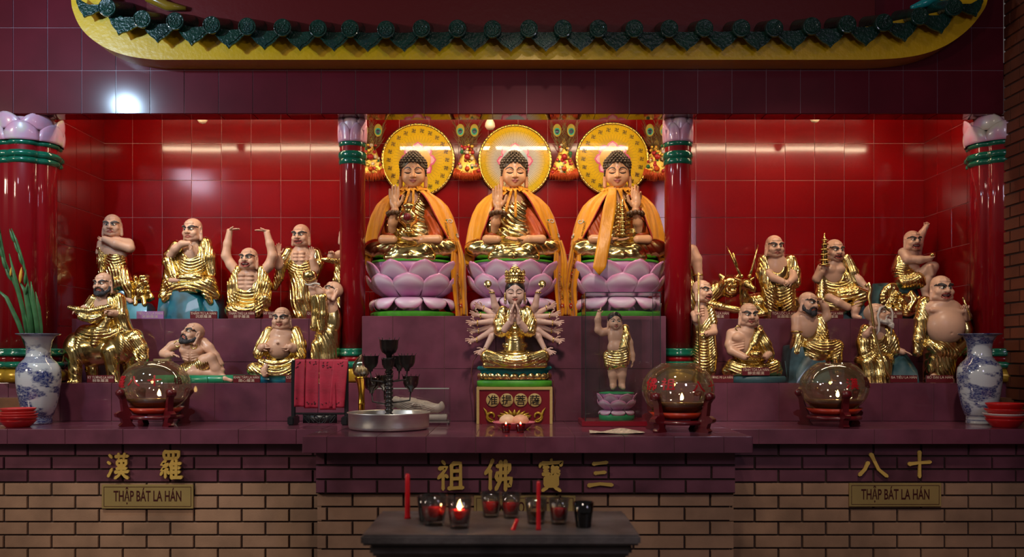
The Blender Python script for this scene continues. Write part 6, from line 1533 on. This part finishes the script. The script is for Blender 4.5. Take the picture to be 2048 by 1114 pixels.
for xx in (x0, x1):
    for yy in (-.1395, .1395): mk('edge_strip', [(*box(xx-.0018, xx+.0018, yy-.0018, yy+.0018, z0, z1+.003), 0)], [M_edge], cs, False)
for yy in (-.1395, .1395): mk('edge_strip', [(*box(x0, x1, yy-.0018, yy+.0018, z1, z1+.004), 0)], [M_edge], cs, False)
ch = Figure('child_statue', Yc, 1233, ZL+.0285, 'standing child statue in a gold wrap on a pink lotus inside the glass case'); f = ch; oy = f.by-836
def Q_(y): return y
f.E('body', 1232, 672, 4, 17, 13, 24).E('body', 1232, 695, 6, 18, 14, 16).C('body', 1230, 652, 2, 7, 1230, 658, 2, 10)
f.L('body', [(1216, 662, 2, 8), (1204, 665, 4, 7.5), (1196, 660, 5, 7), (1195, 640, 7, 6), (1197, 628, 8, 4.8)]).hand(1197, 629, 8, (.05, -1, .1), (.3, .0, 1), 17, 1, curl=(-.05, .9, 1.2, 1.3), thumb=.9)
f.L('body', [(1250, 664, 2, 8), (1258, 685, 4, 7), (1263, 710, 6, 5.8), (1264, 720, 8, 5)]).hand(1264, 719, 8, (-.05, 1, .1), (-1, .1, .2), 18, -1, curl=.2)
f.L('body', [(1223, 725, 4, 12), (1225, 750, 5, 8.5), (1226, 770, 4, 6.5)]).L('body', [(1244, 725, 4, 12), (1243, 750, 5, 8.5), (1243, 770, 4, 6.5)]).L('body', [(1226, 772, 4, 6), (1224, 775, 14, 4.5)]).L('body', [(1243, 772, 4, 6), (1245, 775, 14, 4.5)])
f.E('robe', 1235, 712, 4, 26, 19, 20).L('robe', [(1250, 656, 2, 8), (1250, 675, 10, 9), (1246, 695, 14, 11), (1248, 715, 14, 11)]).L('robe', [(1216, 712, 6, 12), (1220, 728, 8, 12), (1244, 722, 10, 14)])
f.fold('robe', 'U', 1232, 716, 6, .9, 30, 24, c=.012).fold('robe', 'D', 1250, 680, 5, .7, 14, 28, ang=15)
put_head(f, buddha_head(False, True), 1229, 639, 8, 43, yaw=6, pitch=-2)
f.build({**AM, 'body': [M_skin]+BSK[1:], 'hair': [M_black]}, {'body': .9})
for o in list(f.t.children): pass
lotus_seat(f.t, f.k, 41, 54, (0, 0, 0), 7, green=mat('leaf green paint', (.025, .30, .10), .4))
# ------------------------------------------------------------------ small reclining statue in a low glass case
Yr = 5.18; k = Yr/F; rc = empty('low_glass_case', ((828-CX)*k, Yr, ZL), 'low glass case around the small white reclining statue', 'display case')
x0, x1 = -72*k, 72*k
for xx in (x0+.01, x1-.01):
    for yy in (-.06, .06): mk('foot', [(*lathe([(.004, 0), (.006, .006), (.004, .012)], 10, (xx, yy, 0)), 0)], [M_whair], rc)
mk('base', [(*box(x0, x1, -.075, .075, .012, .019), 0)], [mat('grey board', (.16, .13, .12), .5)], rc, False)
for nm, b in (('front_pane', box(x0, x1, -.072, -.07, .019, .20)), ('back_pane', box(x0, x1, .07, .072, .019, .20)), ('side_pane', box(x0, x0+.002, -.07, .07, .019, .20)), ('side_pane', box(x1-.002, x1, -.07, .07, .019, .20)), ('top_pane', box(x0, x1, -.072, .072, .20, .202))): mk(nm, [(*b, 0)], [M_pane], rc, False)
mk('edge_strip', [(*box(x0, x1, -.074, -.071, .198, .204), 0)], [mat('pale glass edge', (.35, .38, .34), .3)], rc, False)
rf = Figure('reclining_statue', Yr, 836, ZL+.0195, 'small white reclining statue on a white plinth inside the low glass case'); f = rf
f.L('body', [(800, 806, 8, 11), (822, 810, 8, 15), (850, 814, 8, 13), (876, 816, 8, 8), (884, 814, 8, 6)]).E('body', 793, 802, 10, 9, 9, 10).L('body', [(806, 800, 16, 6), (830, 806, 20, 5), (846, 810, 20, 4)]).E('body', 884, 811, 10, 5, 7, 9)
f.fold('body', 'R', 838, 800, 14, .6, 34, 18).fold('body', 'U', 838, 812, 4.5, .6, 40, 14, c=.01)
f.E('pillow', 784, 810, 6, 9, 12, 7)
V, Q = box(*f.q(774, 828, -14)[[0]], *f.q(894, 0, 0)[[0]], -18, 16, .0, 12.5, 1.2); f.add('plinth', V, Q)
f.build({'body': [mat('ivory plaster', (.62, .52, .42), .5)], 'pillow': [M_whair], 'plinth': [mat('white plaster', (.60, .54, .47), .5, bump=.3, bscale=120)]}, {'body': .8})
# ------------------------------------------------------------------ stand of red papers
Yp = 5.14; k = Yp/F; ps = empty('paper_stand', ((640-CX)*k, Yp, ZL), 'black wooden stand left of the metal basin', 'stand')
M_blk = mat('black lacquer wood', (.010, .010, .012), .35, bump=.2, bscale=60)
for s in (-1, 1):
    mk('post', [(*box(s*53*k-.011, s*53*k+.011, -.010, .010, .02, .345, .003), 0)], [M_blk], ps, 'angle')
    mk('foot', [(*box(s*53*k-.018, s*53*k+.018, -.07, .07, 0, .048, .006), 0)], [M_blk], ps, 'angle')
mk('top_rail', [(*box(-56*k, 56*k, -.008, .008, .345, .358, .003), 0)], [M_blk], ps, 'angle'); mk('lower_rail', [(*box(-53*k, 53*k, -.007, .007, .055, .066, .002), 0)], [M_blk], ps, 'angle')
cv = [(*box(-34*k, 34*k, -.003, .004, .008, .055), 0)]+[(*tube([((x+6*math.cos(t*2.4+x))*k, -.005, .03+(10*math.sin(t*2.2+x*.3))*k*.8) for t in np.linspace(0, 3, 14)], .0022, 5), 0) for x in (-26, -16, -6, 5, 15, 25)]
mk('carved_panel', cv, [M_blk], ps)
M_paper = mat('crimson paper', (.33, .014, .040), .6, var=.25, vscale=14, bump=.3, bscale=60)
def paper(xa, xb, x0b, y1, d, labl, marks):
    w0, w1 = (xa-640)*k, (xb-640)*k
    o = empty('red_paper', ((xa+xb)/2*k-CX*k, Yp, ZL+.36), labl, 'paper', 'red papers on the black stand')
    m = ((xa+xb)/2-640)*k
    def fn(u, v): return (w0-m+(w1-w0)*u+(x0b*k)*v, -.012-d-.006*math.sin(PI*v)-.005*math.sin(u*7+d*300)*v, .002-v*(y1-713)*k)
    V, Fc = solid_grid(fn, 12, 24, -.0008); mk('sheet', [(V, Fc, 0)], [M_paper], o)
    mk('sheet_fold', [(*box(w0-m, w1-m, -.013-d, .013, -.0005, .003), 0)], [M_paper], o, False)
    rn = random.Random(int(xa)); st_ = []
    for j in range(marks):
        cx, cz = rn.uniform(.15, .85), rn.choice([rn.uniform(.04, .22), rn.uniform(.04, .14), rn.uniform(.80, .92)])
        for q in range(2):
            a = rn.uniform(-.6, .6)+q*1.5; c = np.array(fn(cx, cz))+np.array((0, -.0012, 0)); dv = np.array((math.cos(a), 0, math.sin(a)))*.006
            st_.append((*tube([c-dv, c+dv*.2, c+dv], [.0008, .0011, .0004], 5), 0))
    if st_: mk('ink_writing', st_, [M_black], o)
for a in ((592, 612, -2, 808, .004, 'leftmost of the red papers on the black stand', 6), (612, 640, -3, 811, .0, 'red paper second from left on the black stand', 12), (640, 672, 1, 814, .003, 'red paper third from left on the black stand, with ink marks at its foot', 14), (668, 698, -8, 810, .007, 'rightmost of the red papers on the black stand', 7)): paper(*a)
# ------------------------------------------------------------------ lotus bud lamp
Yl = 5.13; k = Yl/F; ll = empty('lotus_lamp', ((723-CX)*k, Yl, ZL), 'lotus bud lamp on a slim golden stem behind the metal basin', 'lamp')
mk('stem', [(*scl(lathe([(20, 0), (20, 3), (10, 6), (7, 12), (6.5, 40), (7.6, 42), (6.5, 44), (6, 62), (7, 70), (9, 82), (13, 92), (14, 95), (11, 97)], 28), k), 0)], [mat('golden brass', (.72, .40, .05), .2, metal=1)], ll)
mk('bud', [(*scl(lathe([(11, 97), (15, 101), (17.5, 110), (16.5, 120), (11, 130), (5, 137), (0, 142)], 28, rfun=lambda a, z: 1+.05*abs(math.sin(3*a))), k), 0)], [glass_mat('bud glass', (.85, .78, .62), lo=.10, hi=.9)], ll)
for i in range(8):
    a = 2*PI*i/8; mk('inner_petal', [(*scl(tube([(6*math.cos(a), 6*math.sin(a), 98), (11*math.cos(a), 11*math.sin(a), 106), (8*math.cos(a), 8*math.sin(a), 118)], [1.5, 4, .4], 8), k), 0)], [mat('white plastic petal', (.70, .66, .58), .4)], ll)
# ------------------------------------------------------------------ metal basin and the black candle tree in it
Yd = 4.83; k = Yd/F; bp = ((778-CX)*k, Yd, ZL)
tagset(mk('basin', [(*scl(lathe([(0, 0), (74, 0), (79, 3), (80, 8), (80.5, 31), (83, 32.5), (83, 34), (81, 34.5), (79, 32), (78.5, 8), (74, 3), (0, 2.5)], 72), k), 0)], [mat('brushed aluminium', (.66, .67, .62), .36, metal=.9, bump=.1, bscale=30, var=.2, vscale=5)], None, True, bp), 'wide round metal basin holding the black candle tree', 'basin')
ct = empty('candle_tree', (bp[0], bp[1], ZL+3*k), 'black candle tree with oil cups standing in the metal basin', 'candelabra')
M_iron = mat('black iron', (.012, .010, .009), .35, coat=.2); M_cupg = glass_mat('brown glass cup', (.22, .15, .08), lo=.08)
prof = [(14, 0), (14, 3), (7, 5)]; z = 5
while z < 125: prof += [(5.5, z), (8.2, z+3), (8.6, z+5.5), (5.5, z+8.5)]; z += 8.5
prof += [(6, 130), (10, 133), (12, 137), (14, 139)]
mk('twisted_column', [(*scl(lathe(prof, 24), k), 0)], [M_iron], ct)
cup_p = [(0, 0), (4, 0), (5, 5), (11, 9), (14, 16), (15, 28), (16, 29), (14, 29), (12, 18), (0, 14)]
def cup(cx, cy, cz, m, s=1):
    o = mk('cup', [(*scl(lathe([(r*s, zz*s) for r, zz in cup_p], 24, (cx, cy, cz), rfun=lambda a, z: 1+.03*math.sin(10*a)), k), 0)], [m], ct)
    for i in range(5):
        a = 2*PI*i/5+.4; mk('cup_prong', [(*scl(tube([(cx+15*s*math.cos(a), cy+15*s*math.sin(a), cz+28*s), (cx+17.5*s*math.cos(a), cy+17.5*s*math.sin(a), cz+33*s)], .7, 5), k), 0)], [M_iron], o)
cup(0, 0, 139, M_iron, 1.25); cup(0, -13, 112, M_iron, .85)
for cx, cy, cz, m in ((-36, -8, 112, M_iron), (37, -6, 113, M_iron), (-36, 10, 68, M_cupg), (43, 6, 71, M_cupg), (-14, 34, 72, M_cupg), (16, 36, 112, M_iron)):
    cup(cx, cy, cz, m, 1.08)
    mk('arm', [(*scl(tube([(0, 0, cz-22), (cx*.45, cy*.45, cz-20), (cx*.95, cy*.95, cz-17), (cx, cy, cz+1)], 1.7, 7), k), 0)], [M_iron], ct)
# cords beside the box
for pts, lab in (([(958, 705, -14), (946, 722, -10), (942, 745, -6), (946, 768, -4), (949, 800, -4), (950, 838, -3)], 'thin brown cord hanging left of the many armed statue'), ([(1107, 760, -14), (1108, 780, -8), (1111, 800, -4), (1108, 822, -4), (1106, 840, -3)], 'thin brown cord hanging right of the crimson box')):
    kk = 5.30/F; q = [((x-CX)*kk, 5.30-d*kk, CZ-(y-HY)*kk) for x, y, d in pts]; o = P(pts[-1][0], pts[-1][1], 5.30)
    dense = [Vector(q[0])]
    for i in range(len(q)-1):
        for t_ in (.25, .5, .75, 1): dense.append(Vector(q[i]).lerp(Vector(q[i+1]), t_))
    dense.append(Vector((dense[-1].x, dense[-1].y, ZL+.003)))
    tagset(mk('power_cord', [(*tube([tuple(v-o) for v in dense], .0028, 6), 0)], [mat('brown cord', (.10, .02, .015), .4)], None, True, o), lab, 'cord')
# paper sheet on the counter
pp = P(1230, 861, 4.6); k = 4.6/F
tagset(mk('paper_sheet', [(*solid_grid(lambda u, v: ((u-.5)*108*k+.01*v, (v-.5)*.16, .003+.006*math.sin(u*8+v*3)*(.3+v)+.004*v*math.sin(u*3)), 24, 10, .0015), 0)], [mat('printed paper', (.48, .38, .28), .6, var=.5, vscale=50)], None, True, (pp.x, 4.58, ZL+.004)), 'crumpled printed paper lying on the counter before the glass case', 'paper')
# ------------------------------------------------------------------ round oil lamps on carved stands
def oil_lamp(px, py_base, Y, R, lab, chars):
    k = Y/F; t = empty('oil_lamp', ((px-CX)*k, Y, ZL), lab, 'oil lamp'); r = R*k
    zc = R*1.16*k; sq = .80                                                    # squat globe
    th = np.linspace(-1.32, 1.05, 22)
    outer = [(r*math.cos(a), zc+r*sq*math.sin(a)) for a in th]
    mk('globe', [(*lathe([(0, outer[0][1])]+outer+[(outer[-1][0]*.985, outer[-1][1]+.004), (outer[-1][0]*.95, outer[-1][1]+.001)], 56), 0)], [M_amber], t)
    lv = -.42
    ins = [(r*.965*math.cos(a), zc+r*.965*sq*math.sin(a)) for a in np.linspace(-1.3, -.50, 8)]
    mk('oil', [(*lathe([(0, ins[0][1])]+ins+[(0, ins[-1][1])], 48), 0)], [M_oil], t)
    fl = mk('wick', [(*tube([(0.02, 0, ins[-1][1]-.002), (.02, 0, ins[-1][1]+.012)], .003, 6), 0)], [M_black], t)
    flame(t, (.02, 0, ins[-1][1]+.010), 15*k)
    mk('tray', [(*lathe([(r*.30, zc-r*sq*1.04), (r*.62, zc-r*sq*1.02), (r*.80, zc-r*sq*.80), (r*.82, zc-r*sq*.78), (r*.64, zc-r*sq*1.0)], 40), 0)], [mat('red orange tray', (.42, .030, .008), .3, coat=.3)], t)
    mk('ring', [(*lathe([(r*.45, zc-r*sq*1.20), (r*.78, zc-r*sq*1.20), (r*.80, zc-r*sq*1.12), (r*.74, zc-r*sq*1.05), (r*.45, zc-r*sq*1.07)], 40), 0)], [M_redwood], t)
    prof = [(.62, .0), (1.02, .0), (1.06, .05), (.98, .12), (1.02, .24), (1.16, .30), (1.18, .38), (1.06, .46), (.98, .46), (1.0, .62), (1.02, .80), (1.10, .92), (1.12, 1.02), (1.04, 1.08), (.94, 1.02), (.90, .88), (.86, .68), (.80, .50), (.74, .38), (.70, .22), (.72, .12)]
    for i in range(4):
        a = PI/4+PI/2*i if len(chars) != 3 else PI/3*2*i+PI/6
        V, Fc = prism([(x*r, z*r*.98) for x, z in prof], -.016, .016)
        lg = mk('leg', [(*xf((V, Fc), Matrix.Rotation(a, 4, 'Z')), 0)], [M_redwood], t, 'angle')
        mk('scroll', [(*xf(lathe([(0, -.022), (r*.10, -.022), (r*.12, 0), (r*.10, .022), (0, .022)], 16), Matrix.Rotation(a, 4, 'Z') @ Matrix.Translation((1.03*r, 0, .99*r*.98)) @ Matrix.Rotation(PI/2, 4, 'X')), 0)], [M_redwood], lg)
    for ch_, az, el, sz, m in chars:
        ps_ = []
        for V, Fc in brush(ch_, 13):
            x = (V[:, 0]-50)/100*sz; z = (V[:, 2]+50)/100*sz
            A = az+x/math.cos(el)/1.0; E = el+z; rr = 1.004+(-V[:, 1])*.010
            ps_.append((np.stack([r*rr*np.cos(E)*np.sin(A), -r*rr*np.cos(E)*np.cos(A), zc+r*rr*sq*np.sin(E)], 1), Fc, 0))
        mk('red_character', ps_, [m], t, False)
M_rch = mat('red lamp lettering', (.38, .006, .012), .4); M_dch = mat('dark lamp lettering', (.06, .004, .004), .4)
oil_lamp(311, 0, 5.10, 68, 'oil lamp with a glass globe between the left vase and the stand of red papers', [('十', .34, .22, .42, M_rch), ('八', -.26, .20, .40, M_rch), ('羅', -.80, .16, .44, M_rch), ('祖', 1.02, .2, .3, M_dch)])
oil_lamp(1356, 0, 4.72, 72, 'oil lamp with a glass globe under the slim right column, nearest the glass case', [('佛', -.98, .2, .46, M_rch), ('祖', -.45, .2, .42, M_rch), ('八', .42, .12, .40, M_rch), ('十', .95, .12, .40, M_rch)])
oil_lamp(1668, 0, 5.06, 67, 'oil lamp with a glass globe before the figures at the right, nearest the right vase', [('漢', .2, .16, .42, M_rch), ('羅', .85, .18, .42, M_dch), ('十', 1.2, .15, .3, M_rch)])
kw = 5.10/F
tagset(mk('wooden_strip', [(*box(-16*kw, 16*kw, -.02, .02, 0, 5*kw, .002), 0)], [mat('pale wood strip', (.30, .22, .10), .5, var=.3, vscale=30)], None, 'angle', ((325-CX)*kw, 5.10, ZL+68*1.16*kw+68*.8*math.sin(1.05)*kw+.0042)), 'pale wooden strip lying across the mouth of the left oil lamp', 'strip')
# ------------------------------------------------------------------ vases
def vase_mat(name, seed, zs):
    t = NT(name); t.set(Roughness=.12, Coat_Weight=.5)
    c = t.coord('Object', (1, 1, 1)); off = t.node('ShaderNodeVectorMath', operation='ADD'); off.inputs[1].default_value = (seed, seed*.7, seed*.3); t.link(c, off.inputs[0])
    st1 = t.node('ShaderNodeMapping'); st1.inputs['Scale'].default_value = (1, 1, 1.9); t.link(off.outputs[0], st1.inputs[0])
    n1 = t.noise(st1.outputs[0], 7.5, 4, .55); n2 = t.noise(st1.outputs[0], 75, 3, .7)
    big = t.ramp(n1, [(.47, (0, 0, 0, 1)), (.53, (1, 1, 1, 1))]); fine = t.ramp(n2, [(.36, (.5, .5, .5, 1)), (.60, (1, 1, 1, 1))])
    mul = t.node('ShaderNodeMixRGB', blend_type='MULTIPLY'); mul.inputs[0].default_value = 1; t.link(big, mul.inputs[1]); t.link(fine, mul.inputs[2])
    sep = t.node('ShaderNodeSeparateXYZ'); t.link(c, sep.inputs[0])
    band = t.node('ShaderNodeMapRange'); band.inputs['From Max'].default_value = zs; t.link(sep.outputs['Z'], band.inputs[0])
    bm = t.ramp(band.outputs[0], [(0, (.05,)*3+(1,)), (.035, (.75,)*3+(1,)), (.05, (.12,)*3+(1,)), (.085, (.7,)*3+(1,)), (.10, (0, 0, 0, 1)), (.66, (0, 0, 0, 1)), (.675, (.55,)*3+(1,)), (.73, (.55,)*3+(1,)), (.745, (0, 0, 0, 1)), (.95, (0, 0, 0, 1)), (.965, (.7,)*3+(1,)), (1, (.1,)*3+(1,))], 'CONSTANT')
    bf = t.node('ShaderNodeMixRGB', blend_type='MULTIPLY'); bf.inputs[0].default_value = .6; t.link(bm, bf.inputs[1]); t.link(fine, bf.inputs[2])
    mxx = t.node('ShaderNodeMixRGB', blend_type='LIGHTEN'); mxx.inputs[0].default_value = 1; t.link(mul.outputs[0], mxx.inputs[1]); t.link(bf.outputs[0], mxx.inputs[2])
    col = t.node('ShaderNodeMixRGB'); col.inputs[1].default_value = srgb('B6BEC4'); col.inputs[2].default_value = srgb('0E1F66'); t.link(mxx.outputs[0], col.inputs[0]); t.link(col.outputs[0], t.b.inputs['Base Color'])
    return t.m
def vase(px, Y, lab, seed, R=42, H=180):
    k = Y/F
    prof = [(.60, 0), (.62, .015), (.60, .05), (.60, .085), (.66, .10), (.80, .20), (.92, .34), (.985, .46), (1.0, .56), (.96, .62), (.82, .675), (.62, .72), (.545, .755), (.54, .84), (.60, .92), (.76, .975), (.97, .992), (1.0, 1.0), (.93, 1.0), (.70, .965), (.50, .90), (.46, .80)]
    o = mk('porcelain_vase', [(*scl(lathe([(r*R, z*H) for r, z in prof], 64), k), 0)], [vase_mat('blue and white porcelain %d' % seed, seed, H*k)], None, True, ((px-CX)*k, Y, ZL))
    return tagset(o, lab, 'vase')
vase(77, 5.20, 'blue and white porcelain vase holding green stalks at the left end of the counter', 3)
vase(1959, 5.20, 'blue and white porcelain vase without flowers at the right end of the counter', 8)
k = 5.2/F; vx, vz = (77-CX)*k, ZL+178*k
M_leaf = mat('green blade leaf', (.032, .12, .04), .45, var=.3, vscale=20); M_bud = mat('yellow bud', (.60, .33, .03), .5)
def stalk(pts, lab, buds, blades):
    t = empty('flower_stalk', (vx, 5.2, vz-.12), lab, 'flower', 'green stalks in the left vase')
    q = lambda x, y, d: ((x-77)*k, -d*k, (666-y)*k+.12+(.0))
    mk('stem', [(*tube([q(*a) for a in pts], [2.6*k]*(len(pts)-1)+[.8*k], 8), 0)], [M_leaf], t)
    for a in blades:
        P_ = [np.array(q(*b[:3])) for b in a]; n = len(P_)
        wv = [b[3]*k*.78 for b in a]
        mk('leaf', [(*tube(P_, wv, 8, flat=.18), 0)], [M_leaf], t)
    for (x, y, d, s, ang, yel) in buds:
        V, Fc = lathe([(0, -1), (.17, -.55), (.20, -.1), (.13, .5), (0, 1)], 10)
        mk('bud', [(*xf((V, Fc), Matrix.Translation(q(x, y, d)) @ Matrix.Rotation(ang, 4, 'Y') @ Matrix.Scale(s*k, 4)), 0)], [M_bud if yel else M_leaf], t)
stalk([(62, 690, 0), (56, 640, 2), (34, 570, 6), (14, 520, 8), (6, 470, 10), (-2, 420, 12)], 'tall gladiolus stalk leaning left over the red column', [(2, 450, 12, 18, -.25, 0), (4, 478, 12, 18, -.2, 0), (8, 500, 12, 18, -.3, 0), (14, 522, 12, 18, -.3, 0), (22, 545, 12, 16, -.4, 0), (28, 541, 12, 10, .1, 1)],
      [[(60, 690, 2, 5), (50, 620, 6, 6), (36, 560, 8, 5.5), (24, 505, 10, 1)], [(56, 690, 4, 5), (40, 640, 8, 6), (18, 592, 10, 5), (-4, 572, 12, 1)]])
stalk([(76, 690, 0), (72, 640, 2), (62, 580, 6), (50, 520, 8), (38, 480, 9), (28, 455, 10)], 'gladiolus stalk with a yellow bud standing upright in the left vase', [(30, 470, 11, 16, -.35, 0), (38, 492, 11, 14, -.35, 0), (46, 515, 11, 14, -.3, 0), (49, 548, 14, 17, .1, 1), (57, 552, 12, 16, .1, 0), (59, 575, 12, 12, .2, 0)],
      [[(70, 690, 4, 5), (64, 630, 8, 7), (56, 580, 10, 6), (45, 560, 12, 1)], [(80, 690, 2, 5), (76, 640, 6, 6), (70, 590, 8, 5), (66, 560, 8, 1)], [(74, 690, -2, 5), (66, 650, -4, 7), (58, 600, -4, 6), (52, 575, -4, 1)], [(82, 690, -2, 4), (80, 650, -2, 6), (76, 610, -2, 5), (70, 580, -2, 1)]])
# ------------------------------------------------------------------ stacks of dishes and the boxes behind them
def dish_stack(px, Y, items, where):
    k = Y/F; z = ZL
    for i, (r, h, m, nm) in enumerate(items):
        prof = [(0, 0), (.62, 0), (.66, .06), (.92, .70), (1.0, .92), (1.0, 1.0), (.94, .98), (.62, .25), (0, .22)]
        o = mk('dish', [(*lathe([(a*r*k, b*h*k) for a, b in prof], 44), 0)], [m], None, True, ((px-CX)*k+.002*math.sin(i*2.3), Y+.002*math.cos(i*3), z))
        tagset(o, nm+' dish '+('at the bottom of' if i == 0 else 'on top of' if i == len(items)-1 else ('second from bottom' if i == 1 else 'third from bottom' if i == 2 else 'fourth from bottom')+' in')+' the stack beside the '+where+' vase', 'dish', 'dishes stacked beside the '+where+' vase'); z += h*.42*k+.0016
M_red2 = mat('salmon red plastic', (.55, .045, .045), .35, coat=.2); M_whd = mat('white dish', (.62, .54, .50), .3, coat=.4)
dish_stack(36, 4.95, [(34, 15, M_redpl, 'red'), (36, 15, M_redpl, 'red'), (37, 13, M_red2, 'salmon red'), (33, 12, M_red2, 'salmon red'), (33, 13, M_red2, 'salmon red')], 'left')
dish_stack(2010, 4.95, [(36, 17, M_redpl, 'red'), (39, 16, M_redpl, 'red'), (40, 13, M_whd, 'white'), (39, 16, M_redpl, 'red'), (36, 20, M_redpl, 'deep red')], 'right')
for px, Y, lab in ((8, 5.32, 'brown wooden box behind the dishes at the left end'), (2040, 5.33, 'brown wooden box behind the dishes at the right end')):
    kk = Y/F; o = mk('wooden_box', [(*box(-.055 if px > 1000 else -.13, .055 if px > 1000 else .13, -.05, .05, 0, .14, .012), 0)], [mat('brown wood', (.16, .07, .03), .45, var=.4, vscale=6)], None, 'angle', ((px-CX)*kk if px < 1000 else 2.795, Y, ZL)); tagset(o, lab, 'box')
# ------------------------------------------------------------------ the small table in front with candles and glasses
TZ = .985; tb = empty('offering_table', ((1003-CX)*2.55/F, 2.58, 0), 'dark weathered offering table in front of the altar', 'table')
M_tab = mat('dark weathered wood', (.10, .088, .086), .5, var=.5, vscale=9, bump=.4, bscale=70)
w = .362
mk('tabletop', [(*box(-w, w, -.185, .19, TZ-.028, TZ, .006), 0)], [M_tab], tb, 'angle')
mk('moulding', [(*box(-w+.02, w-.02, -.165, .17, TZ-.06, TZ-.028, .008), 0)], [M_tab], tb, 'angle')
mk('apron', [(*box(-w+.035, w-.035, -.15, .155, TZ-.26, TZ-.06), 0)], [M_tab], tb, False)
for sx in (-1, 1):
    for sy in (-1, 1): mk('leg', [(*box(sx*(w-.06)-.025, sx*(w-.06)+.025, sy*.13-.025, sy*.13+.025, 0, TZ-.20, .004), 0)], [M_tab], tb, 'angle')
def on_table(px, py): Y = (CZ-TZ)*F/(py-HY); return P(px, py, Y), Y/F
M_liq = {'red': M_redwax, 'amber': mat('amber oil', (.35, .16, .01), .15, coat=.4), 'dark': mat('dark oil', (.03, .02, .01), .2)}
def tumbler(px, py, wpx, hpx, liq, lab, glass=None, lit=False, fill=.62):
    p, k = on_table(px, py); t = empty('candle_glass', p, lab, 'glass', 'candle glasses on the offering table'); w, h = wpx/2*k, hpx*k
    mk('glass', [(*lathe([(0, 0), (w*.70, 0), (w*.72, h*.04), (w*.74, h*.10), (w*.86, h*.55), (w, h), (w*.95, h), (w*.81, h*.5), (w*.68, h*.16), (0, h*.14)], 32, rfun=lambda a, z: 1+.012*math.cos(10*a)), 0)], [glass or M_glass], t)
    mk('wax', [(*lathe([(w*.64, h*.17), (w*.79, h*.5), (w*.82, h*fill), (0, h*fill)], 28), 0)], [M_liq[liq]], t)
    if lit:
        flame(t, (0, 0, h*fill), 20*k)
        d = bpy.data.lights.new('candle_light', 'POINT'); d.energy = .8; d.color = (1, .5, .18); d.shadow_soft_size = .008
        lo = bpy.data.objects.new('candle_light', d); COL.objects.link(lo); lo.parent = t; lo.location = (0, 0, h*fill+.018)
tumbler(868, 1050, 56, 60, 'red', 'candle glass with red wax, leftmost on the offering table')
tumbler(919, 1056, 52, 62, 'red', 'lit candle glass with red wax glowing on the offering table', None, True, .60)
tumbler(982, 1034, 42, 50, 'red', 'candle glass with red wax at the back, left of its close neighbour')
tumbler(1022, 1036, 40, 50, 'red', 'candle glass with red wax at the back, right of its close neighbour')
tumbler(1072, 1047, 46, 52, 'amber', 'candle glass with amber oil behind the thin red candle', None, False, .5)
tumbler(1118, 1048, 42, 52, 'red', 'candle glass with red wax between the amber glass and the dark glass')
tumbler(1167, 1054, 42, 50, 'dark', 'dark blue black glass, rightmost on the offering table', M_dglass)
tumbler(852, 1042, 36, 50, 'dark', 'black glass standing behind the leftmost red candle glass', M_dglass)
def candle(px, py, wpx, hpx, lab, tilt=0):
    p, k = on_table(px, py); w, h = wpx/2*k, hpx*k; t = empty('red_candle', p, lab, 'candle'); t.rotation_euler.y = tilt
    mk('wax_stick', [(*lathe([(0, 0), (w*1.3, 0), (w*1.05, h*.05), (w, h*.1), (w*.9, h*.6), (w*.85, h*.97), (w*.5, h), (0, h*.995)], 16), 0)], [M_redwax], t)
    mk('wick', [(*tube([(0, 0, h*.99), (.001, 0, h+.006)], .0009, 5), 0)], [M_black], t)
candle(815, 1037, 11, 90, 'thick red candle standing at the left of the offering table'); candle(1077, 1060, 9, 98, 'thin red candle standing before the amber glass')
candle(1026, 1060, 9, 24, 'short tilted red candle stub between the thin red candle and the glasses', .38)
